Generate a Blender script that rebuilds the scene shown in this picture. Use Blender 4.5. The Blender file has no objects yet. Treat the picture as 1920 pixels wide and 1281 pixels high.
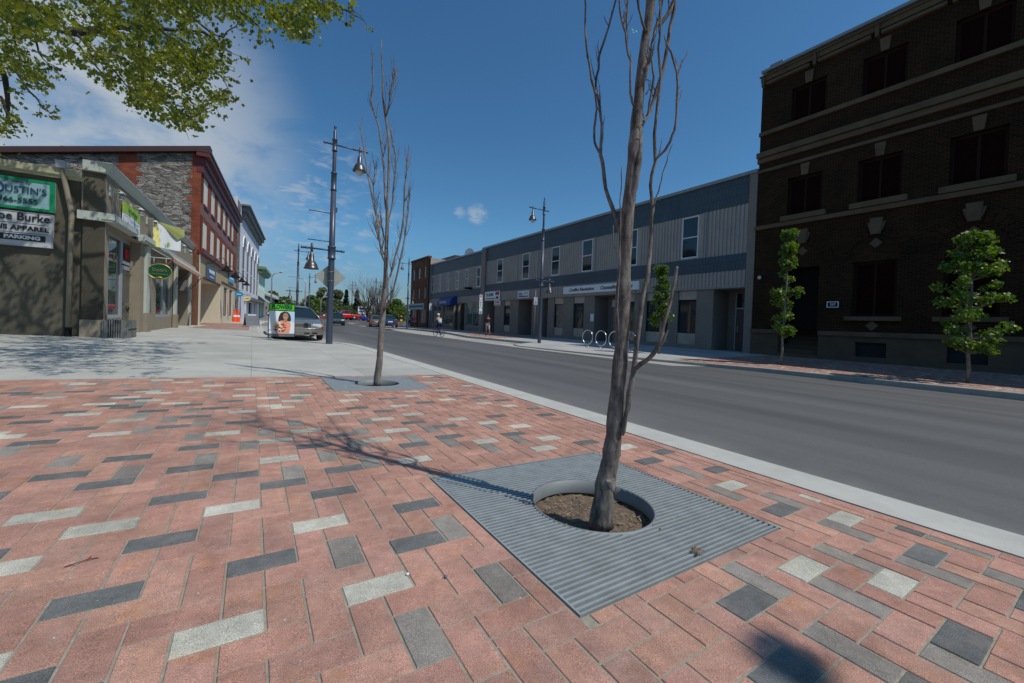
import bpy, math, random
from mathutils import Vector, Matrix, noise
random.seed(7)
R = math.radians
SC = bpy.context.scene
col = SC.collection
# ---------------------------------------------------------------- camera frame
H = 0.85
FPX, CYP = 760.0, 618.0
YAW, PIT, ROL = R(32.64), R(-.88), R(2.06)
FW = Vector((math.sin(YAW)*math.cos(PIT), math.cos(YAW)*math.cos(PIT), math.sin(PIT)))
_rt = Vector((math.cos(YAW), -math.sin(YAW), 0)); _up = _rt.cross(FW)
R2 = _rt*math.cos(ROL)+_up*math.sin(ROL); U2 = -_rt*math.sin(ROL)+_up*math.cos(ROL)
CAM = Vector((0, 0, H))
def ray(u, v): return FW+(u-960)/FPX*R2+(CYP-v)/FPX*U2
def on_slope(u, v, sl=.0273, z0=0):
    d = ray(u, v); t = (z0-H)/(d.z+sl*d.x); return CAM+d*t
def on_z(u, v, z): return on_slope(u, v, 0, z)
def on_x(u, v, X): d = ray(u, v); return CAM+d*(X/d.x)
def on_y(u, v, Y): d = ray(u, v); return CAM+d*(Y/d.y)
def on_d(u, v, D): return CAM+ray(u, v)*D
def px(P):
    P = P-CAM; z = P.dot(FW); return (960+FPX*P.dot(R2)/z, CYP-FPX*P.dot(U2)/z)
def height_at(P, v):
    lo, hi = -5, 60
    for _ in range(50):
        m = (lo+hi)/2
        if px(Vector((P.x, P.y, m)))[1] > v: lo = m
        else: hi = m
    return lo
def zl(x): return -.0273*x
# ---------------------------------------------------------------- materials
def new_mat(name):
    m = bpy.data.materials.new(name); m.use_nodes = True
    return m, m.node_tree, m.node_tree.nodes['Principled BSDF']
def N(nt, t, **k):
    n = nt.nodes.new(t)
    for a, b in k.items(): setattr(n, a, b)
    return n
def c4(c): return (c[0], c[1], c[2], 1)
def mat(name, c, rough=.7, metal=0, var=.12, scale=6, bump=.0, bscale=60, spec=.4, coat=0):
    m, nt, b = new_mat(name)
    b.inputs['Roughness'].default_value = rough; b.inputs['Metallic'].default_value = metal
    b.inputs['Specular IOR Level'].default_value = spec
    if coat: b.inputs['Coat Weight'].default_value = coat; b.inputs['Coat Roughness'].default_value = .06
    tc = N(nt, 'ShaderNodeTexCoord')
    if var:
        n = N(nt, 'ShaderNodeTexNoise'); n.inputs['Scale'].default_value = scale; n.inputs['Detail'].default_value = 6; n.inputs['Roughness'].default_value = .65
        nt.links.new(tc.outputs['Object'], n.inputs['Vector'])
        mr = N(nt, 'ShaderNodeMapRange'); mr.inputs[1].default_value = .25; mr.inputs[2].default_value = .75
        mr.inputs[3].default_value = 1-var; mr.inputs[4].default_value = 1+var
        nt.links.new(n.outputs['Fac'], mr.inputs[0])
        mx = N(nt, 'ShaderNodeMix', data_type='RGBA', blend_type='MULTIPLY'); mx.inputs[0].default_value = 1
        mx.inputs[6].default_value = c4(c); nt.links.new(mr.outputs[0], mx.inputs[7])
        nt.links.new(mx.outputs[2], b.inputs['Base Color'])
    else: b.inputs['Base Color'].default_value = c4(c)
    if bump:
        n2 = N(nt, 'ShaderNodeTexNoise'); n2.inputs['Scale'].default_value = bscale; n2.inputs['Detail'].default_value = 5
        nt.links.new(tc.outputs['Object'], n2.inputs['Vector'])
        bp = N(nt, 'ShaderNodeBump'); bp.inputs['Strength'].default_value = bump; bp.inputs['Distance'].default_value = .01
        nt.links.new(n2.outputs['Fac'], bp.inputs['Height']); nt.links.new(bp.outputs[0], b.inputs['Normal'])
    return m
def wall_uv(nt, sx=1, sz=1):
    tc = N(nt, 'ShaderNodeTexCoord'); sp = N(nt, 'ShaderNodeSeparateXYZ'); nt.links.new(tc.outputs['Object'], sp.inputs[0])
    ad = N(nt, 'ShaderNodeMath', operation='ADD'); nt.links.new(sp.outputs[0], ad.inputs[0]); nt.links.new(sp.outputs[1], ad.inputs[1])
    cb = N(nt, 'ShaderNodeCombineXYZ'); nt.links.new(ad.outputs[0], cb.inputs[0]); nt.links.new(sp.outputs[2], cb.inputs[1])
    return tc, cb.outputs[0]
def brick_mat(name, c1, c2, mortar, bw=.22, bh=.075, ms=.008, rough=.9, bump=.5, var=.35):
    m, nt, b = new_mat(name); b.inputs['Roughness'].default_value = rough
    b.inputs['Specular IOR Level'].default_value = .2
    tc, uv = wall_uv(nt)
    br = N(nt, 'ShaderNodeTexBrick'); nt.links.new(uv, br.inputs['Vector'])
    br.inputs['Color1'].default_value = c4(c1); br.inputs['Color2'].default_value = c4(c2); br.inputs['Mortar'].default_value = c4(mortar)
    br.inputs['Scale'].default_value = 1; br.inputs['Brick Width'].default_value = bw; br.inputs['Row Height'].default_value = bh
    br.inputs['Mortar Size'].default_value = ms; br.inputs['Mortar Smooth'].default_value = .2; br.inputs['Bias'].default_value = 0
    n = N(nt, 'ShaderNodeTexNoise'); n.inputs['Scale'].default_value = .8; n.inputs['Detail'].default_value = 8; nt.links.new(tc.outputs['Object'], n.inputs['Vector'])
    mr = N(nt, 'ShaderNodeMapRange'); mr.inputs[1].default_value = .3; mr.inputs[2].default_value = .7; mr.inputs[3].default_value = 1-var; mr.inputs[4].default_value = 1+var
    nt.links.new(n.outputs['Fac'], mr.inputs[0])
    mx = N(nt, 'ShaderNodeMix', data_type='RGBA', blend_type='MULTIPLY'); mx.inputs[0].default_value = 1
    nt.links.new(br.outputs['Color'], mx.inputs[6]); nt.links.new(mr.outputs[0], mx.inputs[7]); nt.links.new(mx.outputs[2], b.inputs['Base Color'])
    bp = N(nt, 'ShaderNodeBump', invert=True); bp.inputs['Strength'].default_value = bump; bp.inputs['Distance'].default_value = .01
    nt.links.new(br.outputs['Fac'], bp.inputs['Height']); nt.links.new(bp.outputs[0], b.inputs['Normal'])
    return m
def rubble_mat(name, dark, light):
    m, nt, b = new_mat(name); b.inputs['Roughness'].default_value = .95; b.inputs['Specular IOR Level'].default_value = .15
    tc, uv = wall_uv(nt)
    nz = N(nt, 'ShaderNodeTexNoise'); nz.inputs['Scale'].default_value = 2.2; nz.inputs['Detail'].default_value = 3; nt.links.new(uv, nz.inputs['Vector'])
    mxv = N(nt, 'ShaderNodeMix', data_type='RGBA', blend_type='LINEAR_LIGHT'); mxv.inputs[0].default_value = .16
    nt.links.new(uv, mxv.inputs[6]); nt.links.new(nz.outputs['Color'], mxv.inputs[7])
    mp = N(nt, 'ShaderNodeMapping'); mp.inputs['Scale'].default_value = (2.6, 9.5, 1); nt.links.new(mxv.outputs[2], mp.inputs['Vector'])
    v1 = N(nt, 'ShaderNodeTexVoronoi'); v1.inputs['Scale'].default_value = 1.0; nt.links.new(mp.outputs[0], v1.inputs['Vector'])
    v2 = N(nt, 'ShaderNodeTexVoronoi', feature='DISTANCE_TO_EDGE'); v2.inputs['Scale'].default_value = 1.0; nt.links.new(mp.outputs[0], v2.inputs['Vector'])
    sp = N(nt, 'ShaderNodeSeparateColor'); nt.links.new(v1.outputs['Color'], sp.inputs[0])
    m1 = N(nt, 'ShaderNodeMix', data_type='RGBA'); nt.links.new(sp.outputs[0], m1.inputs[0]); m1.inputs[6].default_value = c4(dark); m1.inputs[7].default_value = c4(light)
    mr = N(nt, 'ShaderNodeMapRange'); mr.inputs[1].default_value = 0; mr.inputs[2].default_value = .09; mr.inputs[3].default_value = .3; mr.inputs[4].default_value = 1
    nt.links.new(v2.outputs['Distance'], mr.inputs[0])
    nf = N(nt, 'ShaderNodeTexNoise'); nf.inputs['Scale'].default_value = 14; nf.inputs['Detail'].default_value = 6; nt.links.new(tc.outputs['Object'], nf.inputs['Vector'])
    mm = N(nt, 'ShaderNodeMath', operation='MULTIPLY'); nt.links.new(mr.outputs[0], mm.inputs[0]); 
    mr2 = N(nt, 'ShaderNodeMapRange'); mr2.inputs[1].default_value = .3; mr2.inputs[2].default_value = .7; mr2.inputs[3].default_value = .6; mr2.inputs[4].default_value = 1.25; nt.links.new(nf.outputs['Fac'], mr2.inputs[0]); nt.links.new(mr2.outputs[0], mm.inputs[1])
    mx = N(nt, 'ShaderNodeMix', data_type='RGBA', blend_type='MULTIPLY'); mx.inputs[0].default_value = 1
    nt.links.new(m1.outputs[2], mx.inputs[6]); nt.links.new(mm.outputs[0], mx.inputs[7]); nt.links.new(mx.outputs[2], b.inputs['Base Color'])
    bp = N(nt, 'ShaderNodeBump'); bp.inputs['Strength'].default_value = .7; bp.inputs['Distance'].default_value = .03
    nt.links.new(mm.outputs[0], bp.inputs['Height']); nt.links.new(bp.outputs[0], b.inputs['Normal'])
    return m
def rib_mat(name, c, pitch=.2, depth=.02, rough=.5, dark=.55):
    m, nt, b = new_mat(name); b.inputs['Roughness'].default_value = rough
    tc, uv = wall_uv(nt); sp = N(nt, 'ShaderNodeSeparateXYZ'); nt.links.new(uv, sp.inputs[0])
    mu = N(nt, 'ShaderNodeMath', operation='MULTIPLY'); mu.inputs[1].default_value = 1/pitch; nt.links.new(sp.outputs[0], mu.inputs[0])
    fr = N(nt, 'ShaderNodeMath', operation='FRACT'); nt.links.new(mu.outputs[0], fr.inputs[0])
    cr = N(nt, 'ShaderNodeValToRGB'); e = cr.color_ramp.elements; e[0].position = 0; e[0].color = (0, 0, 0, 1); e[1].position = .12; e[1].color = (1, 1, 1, 1)
    a = cr.color_ramp.elements.new(.5); a.color = (1, 1, 1, 1); a = cr.color_ramp.elements.new(.6); a.color = (.45, .45, .45, 1); a = cr.color_ramp.elements.new(.95); a.color = (.45, .45, .45, 1)
    nt.links.new(fr.outputs[0], cr.inputs[0])
    n = N(nt, 'ShaderNodeTexNoise'); n.inputs['Scale'].default_value = 1.2; n.inputs['Detail'].default_value = 7; nt.links.new(tc.outputs['Object'], n.inputs['Vector'])
    mr = N(nt, 'ShaderNodeMapRange'); mr.inputs[1].default_value = .3; mr.inputs[2].default_value = .7; mr.inputs[3].default_value = .85; mr.inputs[4].default_value = 1.1; nt.links.new(n.outputs['Fac'], mr.inputs[0])
    mx = N(nt, 'ShaderNodeMix', data_type='RGBA', blend_type='MULTIPLY'); mx.inputs[0].default_value = 1; mx.inputs[6].default_value = c4(c); nt.links.new(mr.outputs[0], mx.inputs[7])
    nt.links.new(mx.outputs[2], b.inputs['Base Color'])
    bp = N(nt, 'ShaderNodeBump'); bp.inputs['Strength'].default_value = 1; bp.inputs['Distance'].default_value = depth
    nt.links.new(cr.outputs[0], bp.inputs['Height']); nt.links.new(bp.outputs[0], b.inputs['Normal'])
    return m
def glass_mat(name, tint=(.02, .03, .035), rough=.03, alpha=None):
    m, nt, b = new_mat(name); b.inputs['Base Color'].default_value = c4(tint); b.inputs['Roughness'].default_value = rough
    b.inputs['Specular IOR Level'].default_value = .6
    return m
def leaf_mat(name, c, c2, trans=.5):
    m, nt, b = new_mat(name); nt.nodes.remove(b); out = nt.nodes['Material Output']
    tc = N(nt, 'ShaderNodeTexCoord'); n = N(nt, 'ShaderNodeTexNoise'); n.inputs['Scale'].default_value = 5.5; n.inputs['Detail'].default_value = 4
    nt.links.new(tc.outputs['Object'], n.inputs['Vector'])
    mr = N(nt, 'ShaderNodeMapRange'); mr.inputs[1].default_value = .36; mr.inputs[2].default_value = .62; nt.links.new(n.outputs['Fac'], mr.inputs[0])
    mx = N(nt, 'ShaderNodeMix', data_type='RGBA'); mx.inputs[6].default_value = c4(c); mx.inputs[7].default_value = c4(c2); nt.links.new(mr.outputs[0], mx.inputs[0])
    d = N(nt, 'ShaderNodeBsdfDiffuse'); t = N(nt, 'ShaderNodeBsdfTranslucent'); g = N(nt, 'ShaderNodeBsdfGlossy'); g.inputs['Roughness'].default_value = .45
    nt.links.new(mx.outputs[2], d.inputs['Color'])
    hs = N(nt, 'ShaderNodeHueSaturation'); hs.inputs['Saturation'].default_value = 1.15; hs.inputs['Value'].default_value = 1.6; nt.links.new(mx.outputs[2], hs.inputs['Color']); nt.links.new(hs.outputs[0], t.inputs['Color'])
    s = N(nt, 'ShaderNodeMixShader'); s.inputs[0].default_value = trans; nt.links.new(d.outputs[0], s.inputs[1]); nt.links.new(t.outputs[0], s.inputs[2])
    s2 = N(nt, 'ShaderNodeMixShader'); s2.inputs[0].default_value = .05; nt.links.new(s.outputs[0], s2.inputs[1]); nt.links.new(g.outputs[0], s2.inputs[2])
    nt.links.new(s2.outputs[0], out.inputs['Surface'])
    return m
def bark_mat(name, c, c2, sc=18):
    m, nt, b = new_mat(name); b.inputs['Roughness'].default_value = .85; b.inputs['Specular IOR Level'].default_value = .25
    tc = N(nt, 'ShaderNodeTexCoord'); mp = N(nt, 'ShaderNodeMapping'); mp.inputs['Scale'].default_value = (1, 1, .35); nt.links.new(tc.outputs['Object'], mp.inputs[0])
    n = N(nt, 'ShaderNodeTexNoise'); n.inputs['Scale'].default_value = sc; n.inputs['Detail'].default_value = 8; n.inputs['Roughness'].default_value = .7; nt.links.new(mp.outputs[0], n.inputs['Vector'])
    mr = N(nt, 'ShaderNodeMapRange'); mr.inputs[1].default_value = .35; mr.inputs[2].default_value = .62; nt.links.new(n.outputs['Fac'], mr.inputs[0])
    mp2 = N(nt, 'ShaderNodeMapping'); mp2.inputs['Scale'].default_value = (5, 5, 22); nt.links.new(tc.outputs['Object'], mp2.inputs[0])
    n3 = N(nt, 'ShaderNodeTexNoise'); n3.inputs['Scale'].default_value = 1.5; n3.inputs['Detail'].default_value = 4; nt.links.new(mp2.outputs[0], n3.inputs['Vector'])
    mx = N(nt, 'ShaderNodeMix', data_type='RGBA'); mx.inputs[6].default_value = c4(c); mx.inputs[7].default_value = c4(c2); nt.links.new(mr.outputs[0], mx.inputs[0])
    mr3 = N(nt, 'ShaderNodeMapRange'); mr3.inputs[1].default_value = .3; mr3.inputs[2].default_value = .7; mr3.inputs[3].default_value = .86; mr3.inputs[4].default_value = 1.12; nt.links.new(n3.outputs['Fac'], mr3.inputs[0])
    m2 = N(nt, 'ShaderNodeMix', data_type='RGBA', blend_type='MULTIPLY'); m2.inputs[0].default_value = 1; nt.links.new(mx.outputs[2], m2.inputs[6]); nt.links.new(mr3.outputs[0], m2.inputs[7])
    nt.links.new(m2.outputs[2], b.inputs['Base Color'])
    ad = N(nt, 'ShaderNodeMath', operation='ADD'); nt.links.new(n.outputs['Fac'], ad.inputs[0]); nt.links.new(n3.outputs['Fac'], ad.inputs[1])
    bp = N(nt, 'ShaderNodeBump'); bp.inputs['Strength'].default_value = .8; bp.inputs['Distance'].default_value = .007; nt.links.new(n.outputs['Fac'], bp.inputs['Height']); nt.links.new(bp.outputs[0], b.inputs['Normal'])
    return m
def attr_mat(name, rough=.85, speck=True):   # colour comes from each paver's own 'col' attribute, with fine aggregate
    m, nt, b = new_mat(name); b.inputs['Roughness'].default_value = rough; b.inputs['Specular IOR Level'].default_value = .3
    at = N(nt, 'ShaderNodeVertexColor'); at.layer_name = 'col'
    tc = N(nt, 'ShaderNodeTexCoord')
    n = N(nt, 'ShaderNodeTexNoise'); n.inputs['Scale'].default_value = 420; n.inputs['Detail'].default_value = 2; nt.links.new(tc.outputs['Object'], n.inputs['Vector'])
    mr = N(nt, 'ShaderNodeMapRange'); mr.inputs[1].default_value = .32; mr.inputs[2].default_value = .68; mr.inputs[3].default_value = .55; mr.inputs[4].default_value = 1.45; nt.links.new(n.outputs['Fac'], mr.inputs[0])
    n2 = N(nt, 'ShaderNodeTexNoise'); n2.inputs['Scale'].default_value = 3.2; n2.inputs['Detail'].default_value = 8; n2.inputs['Roughness'].default_value = .7; nt.links.new(tc.outputs['Object'], n2.inputs['Vector'])
    mr2 = N(nt, 'ShaderNodeMapRange'); mr2.inputs[1].default_value = .3; mr2.inputs[2].default_value = .7; mr2.inputs[3].default_value = .72; mr2.inputs[4].default_value = 1.26; nt.links.new(n2.outputs['Fac'], mr2.inputs[0])
    mu = N(nt, 'ShaderNodeMath', operation='MULTIPLY'); nt.links.new(mr.outputs[0], mu.inputs[0]); nt.links.new(mr2.outputs[0], mu.inputs[1])
    mx = N(nt, 'ShaderNodeMix', data_type='RGBA', blend_type='MULTIPLY'); mx.inputs[0].default_value = 1; nt.links.new(at.outputs['Color'], mx.inputs[6]); nt.links.new(mu.outputs[0], mx.inputs[7])
    n6 = N(nt, 'ShaderNodeTexNoise'); n6.inputs['Scale'].default_value = 17; n6.inputs['Detail'].default_value = 7; n6.inputs['Roughness'].default_value = .75; nt.links.new(tc.outputs['Object'], n6.inputs['Vector'])
    mr6 = N(nt, 'ShaderNodeMapRange'); mr6.inputs[1].default_value = .3; mr6.inputs[2].default_value = .7; mr6.inputs[3].default_value = .8; mr6.inputs[4].default_value = 1.2; nt.links.new(n6.outputs['Fac'], mr6.inputs[0])
    mx6 = N(nt, 'ShaderNodeMix', data_type='RGBA', blend_type='MULTIPLY'); mx6.inputs[0].default_value = 1; nt.links.new(mx.outputs[2], mx6.inputs[6]); nt.links.new(mr6.outputs[0], mx6.inputs[7]); mx = mx6
    # patches of pale dust and sparkling mineral grains
    n3 = N(nt, 'ShaderNodeTexNoise'); n3.inputs['Scale'].default_value = 9; n3.inputs['Detail'].default_value = 9; n3.inputs['Roughness'].default_value = .75; nt.links.new(tc.outputs['Object'], n3.inputs['Vector'])
    mr3 = N(nt, 'ShaderNodeMapRange'); mr3.inputs[1].default_value = .5; mr3.inputs[2].default_value = .8; mr3.inputs[3].default_value = 0; mr3.inputs[4].default_value = .42; nt.links.new(n3.outputs['Fac'], mr3.inputs[0])
    mx2 = N(nt, 'ShaderNodeMix', data_type='RGBA'); nt.links.new(mr3.outputs[0], mx2.inputs[0]); nt.links.new(mx.outputs[2], mx2.inputs[6]); mx2.inputs[7].default_value = (.42, .33, .28, 1)
    no = N(nt, 'ShaderNodeTexNoise'); no.inputs['Scale'].default_value = 5.5; no.inputs['Detail'].default_value = 6; no.inputs['Roughness'].default_value = .7; nt.links.new(tc.outputs['Object'], no.inputs['Vector'])
    mo = N(nt, 'ShaderNodeMapRange'); mo.inputs[1].default_value = .56; mo.inputs[2].default_value = .74; mo.inputs[3].default_value = 0; mo.inputs[4].default_value = .8; nt.links.new(no.outputs['Fac'], mo.inputs[0])
    ob = N(nt, 'ShaderNodeMix', data_type='RGBA', blend_type='MULTIPLY'); nt.links.new(mo.outputs[0], ob.inputs[0]); nt.links.new(mx2.outputs[2], ob.inputs[6]); ob.inputs[7].default_value = (1.0, .84, .5, 1)
    v = N(nt, 'ShaderNodeTexVoronoi'); v.inputs['Scale'].default_value = 42; nt.links.new(tc.outputs['Object'], v.inputs['Vector'])
    ls = N(nt, 'ShaderNodeMath', operation='LESS_THAN'); ls.inputs[1].default_value = .085; nt.links.new(v.outputs['Distance'], ls.inputs[0])
    spc = N(nt, 'ShaderNodeSeparateColor'); nt.links.new(v.outputs['Color'], spc.inputs[0]); gt = N(nt, 'ShaderNodeMath', operation='GREATER_THAN'); gt.inputs[1].default_value = .93; nt.links.new(spc.outputs[0], gt.inputs[0])
    ml = N(nt, 'ShaderNodeMath', operation='MULTIPLY'); nt.links.new(ls.outputs[0], ml.inputs[0]); nt.links.new(gt.outputs[0], ml.inputs[1])
    mx3 = N(nt, 'ShaderNodeMix', data_type='RGBA'); nt.links.new(ml.outputs[0], mx3.inputs[0]); nt.links.new(ob.outputs[2], mx3.inputs[6]); mx3.inputs[7].default_value = (.85, .82, .78, 1)
    nt.links.new(mx3.outputs[2], b.inputs['Base Color'])
    bp = N(nt, 'ShaderNodeBump'); bp.inputs['Strength'].default_value = .5; bp.inputs['Distance'].default_value = .003; nt.links.new(n.outputs['Fac'], bp.inputs['Height']); nt.links.new(bp.outputs[0], b.inputs['Normal'])
    return m
def slab_mat(name, c, tile=1.5, joint=(.33, .33, .3), var=.1, stain=.2):
    m, nt, b = new_mat(name); b.inputs['Roughness'].default_value = .85; b.inputs['Specular IOR Level'].default_value = .3
    tc = N(nt, 'ShaderNodeTexCoord')
    br = N(nt, 'ShaderNodeTexBrick', offset=0); nt.links.new(tc.outputs['Object'], br.inputs['Vector'])
    br.inputs['Scale'].default_value = 1; br.inputs['Brick Width'].default_value = tile; br.inputs['Row Height'].default_value = tile
    br.inputs['Mortar Size'].default_value = .006; br.inputs['Mortar Smooth'].default_value = .1; br.inputs['Bias'].default_value = 0
    a = tuple(x*(1-var) for x in c); d = tuple(x*(1+var*.5) for x in c)
    br.inputs['Color1'].default_value = c4(a); br.inputs['Color2'].default_value = c4(d); br.inputs['Mortar'].default_value = c4(joint)
    n = N(nt, 'ShaderNodeTexNoise'); n.inputs['Scale'].default_value = .9; n.inputs['Detail'].default_value = 10; n.inputs['Roughness'].default_value = .7; nt.links.new(tc.outputs['Object'], n.inputs['Vector'])
    mr = N(nt, 'ShaderNodeMapRange'); mr.inputs[1].default_value = .3; mr.inputs[2].default_value = .7; mr.inputs[3].default_value = 1-stain; mr.inputs[4].default_value = 1+stain*.6; nt.links.new(n.outputs['Fac'], mr.inputs[0])
    n2 = N(nt, 'ShaderNodeTexNoise'); n2.inputs['Scale'].default_value = 90; n2.inputs['Detail'].default_value = 4; nt.links.new(tc.outputs['Object'], n2.inputs['Vector'])
    mr2 = N(nt, 'ShaderNodeMapRange'); mr2.inputs[1].default_value = .3; mr2.inputs[2].default_value = .7; mr2.inputs[3].default_value = .88; mr2.inputs[4].default_value = 1.1; nt.links.new(n2.outputs['Fac'], mr2.inputs[0])
    mu = N(nt, 'ShaderNodeMath', operation='MULTIPLY'); nt.links.new(mr.outputs[0], mu.inputs[0]); nt.links.new(mr2.outputs[0], mu.inputs[1])
    mx = N(nt, 'ShaderNodeMix', data_type='RGBA', blend_type='MULTIPLY'); mx.inputs[0].default_value = 1; nt.links.new(br.outputs['Color'], mx.inputs[6]); nt.links.new(mu.outputs[0], mx.inputs[7])
    nt.links.new(mx.outputs[2], b.inputs['Base Color'])
    return m
def road_mat(name):
    m, nt, b = new_mat(name); b.inputs['Roughness'].default_value = .8; b.inputs['Specular IOR Level'].default_value = .35
    tc = N(nt, 'ShaderNodeTexCoord')
    n = N(nt, 'ShaderNodeTexNoise'); n.inputs['Scale'].default_value = 110; n.inputs['Detail'].default_value = 5; n.inputs['Roughness'].default_value = .8; nt.links.new(tc.outputs['Object'], n.inputs['Vector'])
    mp = N(nt, 'ShaderNodeMapping'); mp.inputs['Scale'].default_value = (.9, .07, 1); nt.links.new(tc.outputs['Object'], mp.inputs[0])
    n2 = N(nt, 'ShaderNodeTexNoise'); n2.inputs['Scale'].default_value = 1.3; n2.inputs['Detail'].default_value = 6; nt.links.new(mp.outputs[0], n2.inputs['Vector'])
    mr = N(nt, 'ShaderNodeMapRange'); mr.inputs[1].default_value = .25; mr.inputs[2].default_value = .75; mr.inputs[3].default_value = .6; mr.inputs[4].default_value = 1.4; nt.links.new(n.outputs['Fac'], mr.inputs[0])
    mr2 = N(nt, 'ShaderNodeMapRange'); mr2.inputs[1].default_value = .3; mr2.inputs[2].default_value = .7; mr2.inputs[3].default_value = .72; mr2.inputs[4].default_value = 1.28; nt.links.new(n2.outputs['Fac'], mr2.inputs[0])
    mu = N(nt, 'ShaderNodeMath', operation='MULTIPLY'); nt.links.new(mr.outputs[0], mu.inputs[0]); nt.links.new(mr2.outputs[0], mu.inputs[1])
    mx = N(nt, 'ShaderNodeMix', data_type='RGBA', blend_type='MULTIPLY'); mx.inputs[0].default_value = 1; mx.inputs[6].default_value = (.101, .101, .099, 1); nt.links.new(mu.outputs[0], mx.inputs[7])
    # pale dust washed against the near kerb
    sp = N(nt, 'ShaderNodeSeparateXYZ'); nt.links.new(tc.outputs['Object'], sp.inputs[0])
    mg = N(nt, 'ShaderNodeMapRange'); mg.inputs[1].default_value = 3.15; mg.inputs[2].default_value = 4.3; mg.inputs[3].default_value = 1.0; mg.inputs[4].default_value = 0; nt.links.new(sp.outputs[0], mg.inputs[0])
    n4 = N(nt, 'ShaderNodeTexNoise'); n4.inputs['Scale'].default_value = 3; n4.inputs['Detail'].default_value = 9; n4.inputs['Roughness'].default_value = .75; nt.links.new(tc.outputs['Object'], n4.inputs['Vector'])
    m4 = N(nt, 'ShaderNodeMath', operation='MULTIPLY'); nt.links.new(mg.outputs[0], m4.inputs[0]); nt.links.new(n4.outputs['Fac'], m4.inputs[1])
    mx2 = N(nt, 'ShaderNodeMix', data_type='RGBA'); nt.links.new(m4.outputs[0], mx2.inputs[0]); nt.links.new(mx.outputs[2], mx2.inputs[6]); mx2.inputs[7].default_value = (.3, .3, .29, 1)
    nt.links.new(mx2.outputs[2], b.inputs['Base Color'])
    bp = N(nt, 'ShaderNodeBump'); bp.inputs['Strength'].default_value = .6; bp.inputs['Distance'].default_value = .006; nt.links.new(n.outputs['Fac'], bp.inputs['Height']); nt.links.new(bp.outputs[0], b.inputs['Normal'])
    return m
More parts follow.
